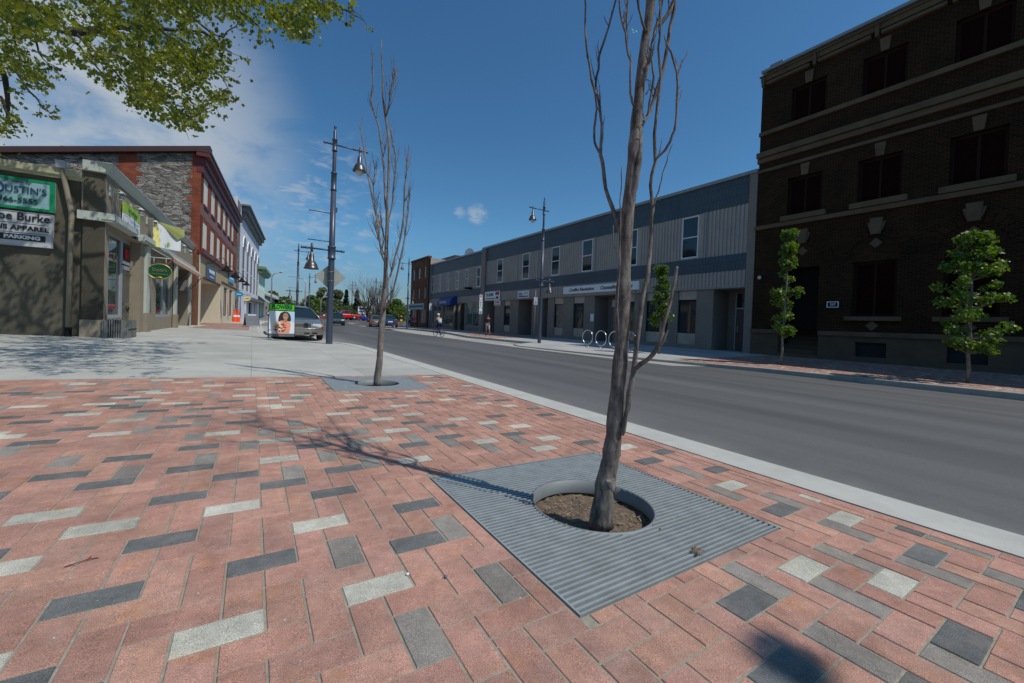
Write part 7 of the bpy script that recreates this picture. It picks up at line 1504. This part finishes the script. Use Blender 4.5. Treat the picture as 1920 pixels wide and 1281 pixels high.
mb = MB(); mb.box(-.3, .3, -1.25, -.8, .8, 1.15, top=.04); mb.build('top_box', 'mblue', mc); mb = MB(); mb.tube([(-.38, .45, 1.1), (.38, .45, 1.1)], .02, 6); mb.build('handlebar', 'blackw', mc); mb = MB(); mb.quad((-.2, .75, 1.2), (.2, .75, 1.2), (.15, .6, 1.45), (-.15, .6, 1.45)); mb.build('windscreen', 'carglass', mc)
person('motorcycle rider in pale shirt and helmet astride the blue motorcycle', PM, ROT+math.pi, {'pel': (0, .1, .87), 'spn': (0, .08, 1.05), 'chs': (0, .0, 1.26), 'nck': (0, -.04, 1.38), 'hd0': (0, -.06, 1.46), 'hd1': (0, -.07, 1.57), 'shL': (.18, 0, 1.31), 'shR': (-.18, 0, 1.31), 'elL': (.27, -.15, 1.12), 'elR': (-.27, -.15, 1.12), 'wrL': (.3, -.36, 1.12), 'wrR': (-.3, -.36, 1.12), 'haL': (.3, -.42, 1.12), 'haR': (-.3, -.42, 1.12), 'hpL': (.13, .08, .84), 'hpR': (-.13, .08, .84), 'knL': (.27, -.25, .68), 'knR': (-.27, -.25, .68), 'anL': (.27, -.05, .32), 'anR': (-.27, -.05, .32), 'toL': (.27, -.2, .26), 'toR': (-.27, -.2, .26)}, ('vest', 'denim', 'blackw', 1, 1), 1.75, ('helmet', 'whitec'))
P = on_d(678.5, 599, 92); o = thing('notice_sign', 'white and orange roadside notice beyond the junction', 'road sign', P); mb = MB(); mb.box(-.9, .9, -.03, .03, 1.2, 2.9); mb.build('panel', 'signw', o); mb = MB(); mb.box(-.75, .75, -.05, -.0, -.2, 1.15); mb.build('panel', mat('amber_board', (.6, .3, .02), .7), o); mb = MB(); mb.box(-.7, .7, -.045, -.031, 2.3, 2.6); mb.box(-.7, .4, -.045, -.031, 1.7, 1.9); mb.build('print', 'carwine', o)
P = on_d(655.5, 595, 95); o = thing('white_post', 'white rounded post behind the red pickup bed', 'post', (P.x, P.y, P.z-.6)); mb = MB(); mb.lathe([(.3, 0), (.3, 1.5), (.2, 1.8), (0, 1.9)], 12); mb.build('post', 'white', o)
P = on_d(702.5, 602, 88); o = thing('white_pole', 'slim white pole between the bare far trees', 'pole', P); mb = MB(); mb.tube([(0, 0, 0), (0, 0, 3.2)], .12, 8); mb.build('pole', 'white', o)
P = on_d(659, 600, 110); o = thing('utility_pole', 'distant utility pole with a crossbar between the two conifers', 'utility pole', P); mb = MB(); mb.tube([(0, 0, -1), (0, 0, 10.5)], .1, 8); mb.build('pole', 'brown', o); mb = MB(); mb.box(-.8, .8, -.04, .04, 9.3, 9.42); mb.box(-.6, .6, -.04, .04, 8.6, 8.68); mb.build('crossbar', 'brown', o)
# low railing behind the junction
P0, P1 = on_d(664, 601, 97), on_d(690, 601.5, 92); o = thing('railing', 'low dark railing beyond the junction, right of the red pickup', 'railing', P0, math.atan2(P1.y-P0.y, P1.x-P0.x)); L = (P1-P0).length*1.6; mb = MB()
for z in (.2, .55, .95): mb.tube([(0, 0, z), (L, 0, z)], .04, 5)
for k in range(9): mb.tube([(L*k/8, 0, -.5), (L*k/8, 0, 1.0)], .05, 5)
mb.build('rails', 'slate', o)
# ================================================================ LEAFY TREES
def leaf(mb, c, s, rg, lobes=False, droop=0):
    n = Vector((rg.uniform(-1, 1), rg.uniform(-1, 1), rg.uniform(-.3, 1.2))).normalized(); a = n.cross(Vector((rg.uniform(-1, 1), rg.uniform(-1, 1), rg.uniform(-1, 1)))).normalized(); b = n.cross(a)
    if lobes: P = [(-.1, -.5), (.2, -.32), (.5, -.3), (.36, 0), (.55, .3), (.2, .24), (0, .6), (-.2, .24), (-.55, .3), (-.36, 0), (-.5, -.3)]
    else: P = [(0, -.5), (.34, -.1), (.2, .35), (0, .55), (-.22, .3), (-.34, -.12)]
    mb.quad(*[tuple(c+a*(x*s)+b*(y*s)+n*(abs(x)*s*.25)) for x, y in P])
def foliage_ball(mb, c, r, n, s, rg, sq=1, lobes=False, hollow=.3):
    for _ in range(n):
        d = Vector((rg.gauss(0, 1), rg.gauss(0, 1), rg.gauss(0, 1))).normalized()*(r*(hollow+(1-hollow)*rg.random()**.6)); d.z *= sq
        leaf(mb, c+d, s*rg.uniform(.6, 1.25), rg, lobes)
def small_tree(label, P, Ht, w, seed, lean=0, m='leafn', z0=.9, prof_=None):
    rg = random.Random(seed); t = thing('young_tree', label, 'tree', P, 0, 'leafy young trees on the right pavement')
    pts = [Vector((lean*k/10+rg.uniform(-.02, .02), rg.uniform(-.02, .02), Ht*.96*k/10)) for k in range(11)]; rr = [.045*(1-.75*k/10) for k in range(11)]
    mb = MB(); mb.tube(pts, rr, 8); mb.build('trunk', 'bark2', t)
    br = MB(); fo = MB()
    for k in range(56):
        z = z0+(Ht-z0)*rg.random(); f = (z-z0)/(Ht-z0); W = w*(prof_(f) if prof_ else (math.sin(math.pi*min(max(f*.85+.15, 0), 1))**.6)); i = min(int(z/(Ht*.96)*10), 9)
        a = rg.uniform(0, 6.28); e = pts[i]+Vector((math.cos(a)*W*rg.uniform(.45, 1), math.sin(a)*W*rg.uniform(.45, 1), rg.uniform(.15, .4))); e.z = min(e.z, Ht)
        br.tube([pts[i], (pts[i]+e)/2+Vector((0, 0, -.03)), e], [.012, .009, .004], 5, cap=False)
        foliage_ball(fo, e, rg.uniform(.13, .24), 66, .078, rg, .8, True, .1)
        foliage_ball(fo, (pts[i]+e)/2+Vector((0, 0, .05)), .14, 14, .08, rg, .8, True, .1)
    br.build('branches', 'bark2', t); fo.build('crown', m, t)
    return t
def h_at(u, v, x=None): P = on_z(u, v, -.26); return P
P = on_z(1465, 685, -.26); small_tree('slim leafy young tree in front of the dark doorway', P, height_at(P, 421)-P.z, .43, 21, .12, z0=1.0, prof_=lambda f: .55+.6*math.exp(-((f-.35)/.22)**2)*.8-.25*f)
P = on_z(1814, 719, -.26); small_tree('broader leafy young tree at far right, before the boarded windows', P, height_at(P, 432)-P.z, .62, 33, -.12, z0=.75, prof_=lambda f: .5+.62*math.sin(math.pi*min(f+.12, 1)))
P = on_z(1236, 664, -.26); small_tree('small leafy young tree seen just right of the near trunk', P, height_at(P, 494)-P.z, .45, 45, .0, z0=1.3, prof_=lambda f: .95-.6*f)
# far trees
def big_tree(label, u, vtop, vbase, D, wpx, m, seed, dens=1.0, name='leafy_tree', zoff=0):
    rg = random.Random(seed); P = on_d(u, vbase, D); top = on_d(u, vtop, D).z; P.z = min(P.z, .4); t = thing(name, label, 'tree', P, 0, 'trees beyond the junction'); Ht = top-P.z; W = wpx*D/FPX/2
    mb = MB(); mb.tube([(0, 0, 0), (.1, 0, Ht*.3), (0, .1, Ht*.6)], [W*.07, W*.05, W*.02], 8)
    for k in range(7): a = k*.9; mb.tube([(0, 0, Ht*(.2+.04*k)), (math.cos(a)*W*.5, math.sin(a)*W*.5, Ht*(.55+.03*k))], [W*.03, W*.008], 5)
    mb.build('trunk', 'barkd', t); fo = MB()
    for k in range(int(40*dens)):
        a, z = rg.uniform(0, 6.28), rg.random(); q = math.sin(math.pi*min(1, z*.8+.2))**.55; c = Vector((math.cos(a)*W*q*rg.uniform(.3, .85), math.sin(a)*W*q*rg.uniform(.3, .85), Ht*(.12+.8*z)))
        foliage_ball(fo, c, W*rg.uniform(.24, .4), 150, max(.28, D*.0042), rg, .75, False, .3)
    fo.build('crown', m, t); return t
def conifer(label, u, vtop, vbase, D, wpx, seed):
    rg = random.Random(seed); P = on_d(u, vbase, D); top = on_d(u, vtop, D).z; P.z = min(P.z, .4); Ht = top-P.z; W = wpx*D/FPX/2; t = thing('conifer', label, 'tree', P, 0, 'trees beyond the junction')
    mb = MB(); mb.tube([(0, 0, 0), (0, 0, Ht*.98)], [.3, .03], 8); mb.build('trunk', 'barkd', t); fo = MB()
    for k in range(26):
        z = Ht*(.1+.88*k/26); r_ = W*(1-k/26.5)*rg.uniform(.75, 1.1)+.15
        for j in range(9):
            a = rg.uniform(0, 6.28); L_ = r_*rg.uniform(.7, 1.1)
            for i in range(9):
                f = (i+1)/9; c = Vector((math.cos(a)*L_*f, math.sin(a)*L_*f, z-.25*L_*f+rg.uniform(-.1, .1)));
                for _ in range(2): leaf(fo, c+Vector((rg.uniform(-.2, .2), rg.uniform(-.2, .2), rg.uniform(-.2, .1))), .45*(1.1-.3*f), rg)
    fo.build('crown', 'leafc', t); return t
def bare_far(label, u, vtop, vbase, D, wpx, seed):
    rg = random.Random(seed); P = on_d(u, vbase, D); top = on_d(u, vtop, D).z; P.z = min(P.z, .4); Ht = top-P.z; W = wpx*D/FPX/2; t = thing('leafless_tree', label, 'tree', P, 0, 'trees beyond the junction')
    mb = MB(); mb.tube([(0, 0, 0), (.1, 0, Ht*.15), (0, 0, Ht*.34)], [.42, .34, .3], 8); mb.build('trunk', 'barkd', t); br = MB()
    for k in range(9):
        a = k*.7+rg.uniform(-.2, .2); sp = rg.uniform(.25, .95); grow(br, Vector((0, 0, Ht*rg.uniform(.22, .34))), Vector((math.cos(a)*sp, math.sin(a)*sp, 1)).normalized(), Ht*.42, .17, rg, 4, .42, .18, 3, 5, .5)
    br.build('branches', 'bark3', t); return t
trees = [(508, 546, 606, 100, 50, 'leafd', 'mid green tree rising behind the low taupe shop'), (532, 556, 606, 118, 36, 'leafd', 'smaller mid green tree behind the white canopy'), (583, 553, 606, 112, 46, 'leaff', 'fresh green rounded tree left of the nearest lamp post'), (604, 538, 606, 120, 42, 'leafo', 'tall thin olive tree behind the diamond sign'), (632, 541, 606, 118, 34, 'leafo', 'olive green tree right of the nearest lamp post'), (621, 568, 606, 106, 40, 'leafd', 'low dark green tree behind the red pickup'), (675, 566, 606, 118, 42, 'leafd', 'low mid green tree behind the roadside notice'), (700, 572, 606, 112, 36, 'leafo', 'low olive tree behind the parked cars'), (741, 560, 610, 88, 46, 'leaff', 'bright green round tree at right of the slender bare tree'), (728, 575, 608, 95, 26, 'leaff', 'lower bright green tree beside the round one'), (565, 572, 606, 125, 30, 'leafd', 'distant green tree behind the second left lamp'), (650, 575, 606, 100, 40, 'leafd', 'dark hedge-like tree under the conifers')]
for i, (u, vt, vb, D, w, m_, lb) in enumerate(trees): big_tree(lb, u, vt, vb, D, w, m_, 60+i)
conifer('dark conifer right of the nearest lamp post', 648, 541, 604, 108, 17, 5); conifer('dark conifer with drooping boughs, left of the large leafless tree', 668, 543, 606, 104, 18, 6)
bare_far('large leafless tree with a rounded crown left of the slender bare tree', 690, 527, 606, 92, 44, 8); bare_far('leafless tree behind the slender bare tree', 712, 532, 608, 84, 40, 12)
# far shrub belt closing the view
mb = MB(); rg = random.Random(77)
for k in range(260):
    u = rg.uniform(498, 762); D = rg.uniform(112, 135); c = on_d(u, 600, D); c.z = rg.uniform(.6, 4.2); foliage_ball(mb, c, rg.uniform(1.4, 2.4), 95, .5, rg, .8)
tag(mb.build('shrub_belt', 'leafd'), 'continuous belt of green shrubs closing the street beyond the junction', 'shrubs', kind='stuff')
# ================================================================ OVERHANGING MAPLE
TM = Vector((-7.2, 4.6, zl(-7.2))); mt = thing('maple_tree', 'big maple overhanging the pavement from the upper left with fresh yellow-green leaves', 'tree', TM)
rg = random.Random(31); wood = MB(); fol = MB()
base = TM+Vector((0, 0, 0)); fork = TM+Vector((.3, .2, 3.6))
tr = MB(); tr.tube([base, TM+Vector((.05, 0, 1.2)), TM+Vector((.2, .1, 2.6)), fork+Vector((.1, .1, .3))], [.42, .33, .3, .26], 14); shift(tr, TM); tr.build('trunk', 'barkd', mt)
def limb3(pts, r0, r1, n=8):
    r = [r0+(r1-r0)*k/(len(pts)-1) for k in range(len(pts))]; P, rr = smooth_path([Vector(p) for p in pts], r, 4)
    for i in range(1, len(P)): P[i] = P[i]+Vector((rg.uniform(-1, 1), rg.uniform(-1, 1), rg.uniform(-1, 1)))*.02
    wood.tube(P, rr, n, cap=False); return P
def spray(c, n, r, s=.075):  # one cluster
    for _ in range(n):
        d = Vector((rg.gauss(0, 1), rg.gauss(0, 1), rg.gauss(0, .55)))*r*.5; leaf(fol, c+d, s*rg.uniform(.55, 1.25), rg, True)
at = on_d
L1 = limb3([fork, at(-120, -60, 8.2), at(40, 8, 8.4), at(100, 45, 8.4), at(150, 60, 8.6), at(210, 50, 8.8), at(300, 55, 9.0), at(380, 60, 9.4)], .17, .02)
L2 = limb3([fork, at(-200, -200, 8), at(120, -160, 8.6), at(330, -90, 9), at(480, -40, 9.4), at(600, -10, 9.8)], .16, .02)
L3 = limb3([fork, at(-220, 20, 8.4), at(-80, 90, 8.6), at(0, 130, 8.8), at(15, 200, 9), at(5, 250, 9)], .12, .015)
L4 = limb3([fork, TM+Vector((1.0, 3.5, 4.9)), TM+Vector((2.2, 6, 6.4)), TM+Vector((3.4, 7.6, 7.6))], .16, .03)
L5 = limb3([fork, TM+Vector((-.5, 1.5, 5.2)), TM+Vector((-.3, 4, 7))], .15, .03)
L6 = limb3([fork, TM+Vector((.0, -1.5, 5.4)), TM+Vector((2.5, -3.5, 6.6)), TM+Vector((6.0, -7.4, 6.9)), Vector((2.6, -4.6, 6.6)), Vector((3.7, -3.7, 6.2))], .16, .006)  # unseen limb, added to carry the leaf clump that casts a shadow
subs = [[(140, 58), (190, 110), (230, 150), (260, 190)], [(210, 50), (235, 95), (255, 110), (270, 150), (290, 190), (310, 220), (345, 240)], [(230, 60), (250, 100), (285, 150), (330, 170), (380, 205), (410, 185)], [(300, 55), (340, 90), (390, 120), (420, 150), (432, 180)], [(250, 0), (265, 60), (250, 120), (240, 150)], [(330, 0), (370, 40), (410, 70), (440, 50), (470, 30)], [(60, 25), (70, 80), (80, 110), (110, 130)], [(110, 45), (150, 90), (180, 125), (200, 145), (215, 135)], [(0, 80), (40, 150), (70, 190), (85, 205)], [(480, -20), (510, 20), (540, 45), (565, 75)], [(560, -30), (590, 10), (615, 5), (640, 10)], [(20, 30), (30, 90), (50, 140), (45, 150)], [(380, 60), (420, 90), (435, 100)], [(420, -20), (450, 20), (480, 45), (488, 60)], [(0, 180), (20, 230), (30, 245)], [(620, 10), (640, 15), (660, 25), (682, 38)]]
for s_ in subs:
    D0 = rg.uniform(6.6, 9.2); P = limb3([at(u, v, D0+.1*k) for k, (u, v) in enumerate(s_)], .03, .004, 5)
    for _ in range(8):
        i = rg.randrange(2, len(P)); d = Vector((rg.uniform(-1, 1), rg.uniform(-1, 1), rg.uniform(-1, .3))).normalized(); e = P[i]+d*rg.uniform(.1, .28); wood.tube([P[i], (P[i]+e)/2+Vector((0, 0, .02)), e], [.006, .004, .002], 4, cap=False); spray(e, 9, .12, .07) if px(e)[1] < 250 else None
def edge_v(u):
    E_ = [(0, 262), (12, 262), (36, 235), (50, 185), (118, 175), (128, 128), (150, 115), (172, 160), (200, 182), (215, 170), (262, 215), (300, 232), (345, 246), (378, 248), (372, 225), (400, 196), (438, 200), (440, 130), (412, 108), (418, 84), (484, 66), (500, 44), (530, 70), (568, 88), (600, 64), (615, 35), (640, 28), (658, 12), (662, -20), (2000, -60)]
    for (a, b), (c, d) in zip(E_, E_[1:]):
        if a <= u <= c: return b+(d-b)*(u-a)/(c-a+1e-6)
    return -60 if u > 600 else 262
# leaf sprays: clusters scattered through the crown volume and hanging from the sprays above
cnt = 0
while cnt < 680:
    u, v = rg.uniform(-60, 665), rg.uniform(-60, 262)
    if v > edge_v(max(u, 0))-rg.uniform(4, 14): continue
    g_ = noise.noise(Vector((u/48, v/48, 3.3)))
    dens = .38+2.0*g_
    if u < 250 and v > 60: dens -= .38
    if 120 < u < 175 and v > 70: dens -= .3
    if rg.random() > dens: continue
    D = rg.uniform(3.9, 5.8) if rg.random() < .5 else rg.uniform(5.8, 8.8); c = on_d(u, v, D); spray(c, 19, .021*D, .0088*D)
    if rg.random() < .3: e = c+Vector((rg.uniform(-.15, .15), rg.uniform(-.15, .15), rg.uniform(.05, .2))); wood.tube([c, (c+e)/2, e], [.003, .004, .006], 4, cap=False)
    cnt += 1
for P, n in ((L4, 90), (L5, 90)):   # crown further back and over the shop's side wall
    for _ in range(n):
        c = P[rg.randrange(len(P)//3, len(P))]+Vector((rg.gauss(0, 1), rg.gauss(0, 1), abs(rg.gauss(0, .6))))*1.0
        q = px(c)
        if (c-CAM).dot(FW) > .5 and q[0] > -20 and q[1] > edge_v(max(q[0], 0))-20: continue
        spray(c, 16, .32, .09)
SH = Vector((math.sin(R(34))*math.cos(R(56)), -math.cos(R(34))*math.cos(R(56)), math.sin(R(56))))
def shade(x0, x1, y0, y1, h0, h1, n, k=16, r=.3):   # leaf sprays standing where the crown must be to shade that stretch of pavement or wall
    for _ in range(n):
        g = Vector((rg.uniform(x0, x1), rg.uniform(y0, y1), .1)); h = rg.uniform(h0, h1); c = g+SH*(h/SH.z)
        if (c-CAM).dot(FW) > .3:
            q = px(c)
            if -20 < q[0] < 1940 and q[1] > edge_v(max(q[0], 0))-12 and q[1] < 1300: continue
        if noise.noise(Vector((g.x*.8, g.y*1.3, 7)))+.5 < rg.random()*.75: continue
        spray(c, k, r, .085)
shade(-8.5, -2.9, 7.2, 15.5, 3.2, 8.5, 420); shade(-9, -3, 6.6, 9, 3.0, 5.5, 160); shade(-3.2, -1.2, 8.6, 12.4, 3.5, 7, 140)
shade(-9.5, -4.3, 15, 21.5, 4.5, 9.5, 520)
for _ in range(10):   # unseen leaf clump added behind the camera to cast the lower-right shadow blot
    g = Vector((1.26+rg.gauss(0, .03), .44+rg.gauss(0, .03), 0)); spray(g+SH*(rg.uniform(6.1, 6.7)/SH.z), 14, .06, .06)
shift(wood, TM).build('limbs', 'barkd', mt); shift(fol, TM).build('crown', 'leafy', mt)
# ================================================================ SKY, SUN, CAMERA
W = bpy.data.worlds.new('World'); SC.world = W; W.use_nodes = True; nt = W.node_tree; bg = nt.nodes['Background']
sk = nt.nodes.new('ShaderNodeTexSky'); sk.sky_type = 'NISHITA'; sk.sun_disc = False; sk.sun_elevation = R(56); sk.sun_rotation = math.pi-R(34); sk.altitude = 300; sk.air_density = 1.0; sk.dust_density = .5; sk.ozone_density = 2.0
tc = nt.nodes.new('ShaderNodeTexCoord')
def wn(t, **k):
    n = nt.nodes.new(t)
    for a, b in k.items(): setattr(n, a, b)
    return n
def cloud_region(d, width, soft, sc, th0, th1, amt, detail=8, stretch=(1, 1, 2.2)):
    dot = wn('ShaderNodeVectorMath', operation='DOT_PRODUCT'); dot.inputs[1].default_value = d.normalized(); nt.links.new(tc.outputs['Generated'], dot.inputs[0])
    mr = wn('ShaderNodeMapRange', interpolation_type='SMOOTHSTEP'); mr.inputs[1].default_value = math.cos(width); mr.inputs[2].default_value = math.cos(width*soft); nt.links.new(dot.outputs['Value'], mr.inputs[0])
    mp = wn('ShaderNodeMapping'); mp.inputs['Scale'].default_value = stretch; nt.links.new(tc.outputs['Generated'], mp.inputs[0])
    n = wn('ShaderNodeTexNoise'); n.inputs['Scale'].default_value = sc; n.inputs['Detail'].default_value = detail; n.inputs['Roughness'].default_value = .58; n.inputs['Distortion'].default_value = .4; nt.links.new(mp.outputs[0], n.inputs['Vector'])
    m2 = wn('ShaderNodeMapRange', interpolation_type='SMOOTHSTEP'); m2.inputs[1].default_value = th0; m2.inputs[2].default_value = th1; nt.links.new(n.outputs['Fac'], m2.inputs[0])
    mu = wn('ShaderNodeMath', operation='MULTIPLY'); nt.links.new(mr.outputs[0], mu.inputs[0]); nt.links.new(m2.outputs[0], mu.inputs[1])
    m3 = wn('ShaderNodeMath', operation='MULTIPLY'); m3.inputs[1].default_value = amt; nt.links.new(mu.outputs[0], m3.inputs[0]); return m3
regs = [cloud_region(ray(60, 235), R(24), .02, 5, .3, .62, .95), cloud_region(ray(-180, 150), R(26), .02, 4, .35, .65, .7), cloud_region(ray(620, 400), R(11), .1, 22, .46, .76, .5, 10, (1, 1, 3)), cloud_region(ray(500, 390), R(10), .1, 20, .44, .72, .55, 10, (1, 1, 3)), cloud_region(ray(895, 402), R(1.7), .1, 30, .36, .62, .55, 6, (1, 1, 2)), cloud_region(ray(862, 398), R(1.0), .1, 34, .36, .62, .4, 6, (1, 1, 2))]
acc = regs[0]
for r_ in regs[1:]:
    mx_ = wn('ShaderNodeMath', operation='MAXIMUM'); nt.links.new(acc.outputs[0], mx_.inputs[0]); nt.links.new(r_.outputs[0], mx_.inputs[1]); acc = mx_
mix = wn('ShaderNodeMix', data_type='RGBA'); nt.links.new(acc.outputs[0], mix.inputs[0]); hs = wn('ShaderNodeHueSaturation'); hs.inputs['Saturation'].default_value = 1.12; hs.inputs['Value'].default_value = 1.0
nt.links.new(sk.outputs[0], hs.inputs['Color']); tint = wn('ShaderNodeMix', data_type='RGBA', blend_type='MULTIPLY'); tint.inputs[0].default_value = 1; tint.inputs[7].default_value = (.64, .98, 1.08, 1); nt.links.new(hs.outputs[0], tint.inputs[6]); spz = wn('ShaderNodeSeparateXYZ'); nt.links.new(tc.outputs['Generated'], spz.inputs[0]); mz = wn('ShaderNodeMapRange', interpolation_type='SMOOTHSTEP'); mz.inputs[1].default_value = .0; mz.inputs[2].default_value = .22; mz.inputs[3].default_value = 1; mz.inputs[4].default_value = 0; nt.links.new(spz.outputs[2], mz.inputs[0]); hz = wn('ShaderNodeMix', data_type='RGBA', blend_type='MULTIPLY'); hz.inputs[7].default_value = (.68, .54, .62, 1); nt.links.new(mz.outputs[0], hz.inputs[0]); nt.links.new(tint.outputs[2], hz.inputs[6]); nt.links.new(hz.outputs[2], mix.inputs[6]); mix.inputs[7].default_value = (4.9, 5.4, 5.9, 1)
nt.links.new(mix.outputs[2], bg.inputs['Color']); bg.inputs['Strength'].default_value = .095
sd = bpy.data.lights.new('sun', 'SUN'); sd.energy = 3.2; sd.angle = R(.55); sd.color = (1, .955, .89); so_ = bpy.data.objects.new('sun', sd); col.objects.link(so_); so_.rotation_euler = SH.to_track_quat('Z', 'Y').to_euler()
cd = bpy.data.cameras.new('camera'); co = bpy.data.objects.new('camera', cd); col.objects.link(co); cd.sensor_width = 36; cd.lens = 36*FPX/1920; cd.shift_y = (CYP-640.5)/1920; cd.clip_end = 5000; cd.clip_start = .05
Mx = Matrix((( R2.x, U2.x, -FW.x, 0), (R2.y, U2.y, -FW.y, 0), (R2.z, U2.z, -FW.z, H), (0, 0, 0, 1))); co.matrix_world = Mx
SC.camera = co
SC.render.engine = 'CYCLES'; SC.view_settings.view_transform = 'Standard'; SC.view_settings.look = 'None'; SC.view_settings.exposure = 0; SC.view_settings.gamma = 1
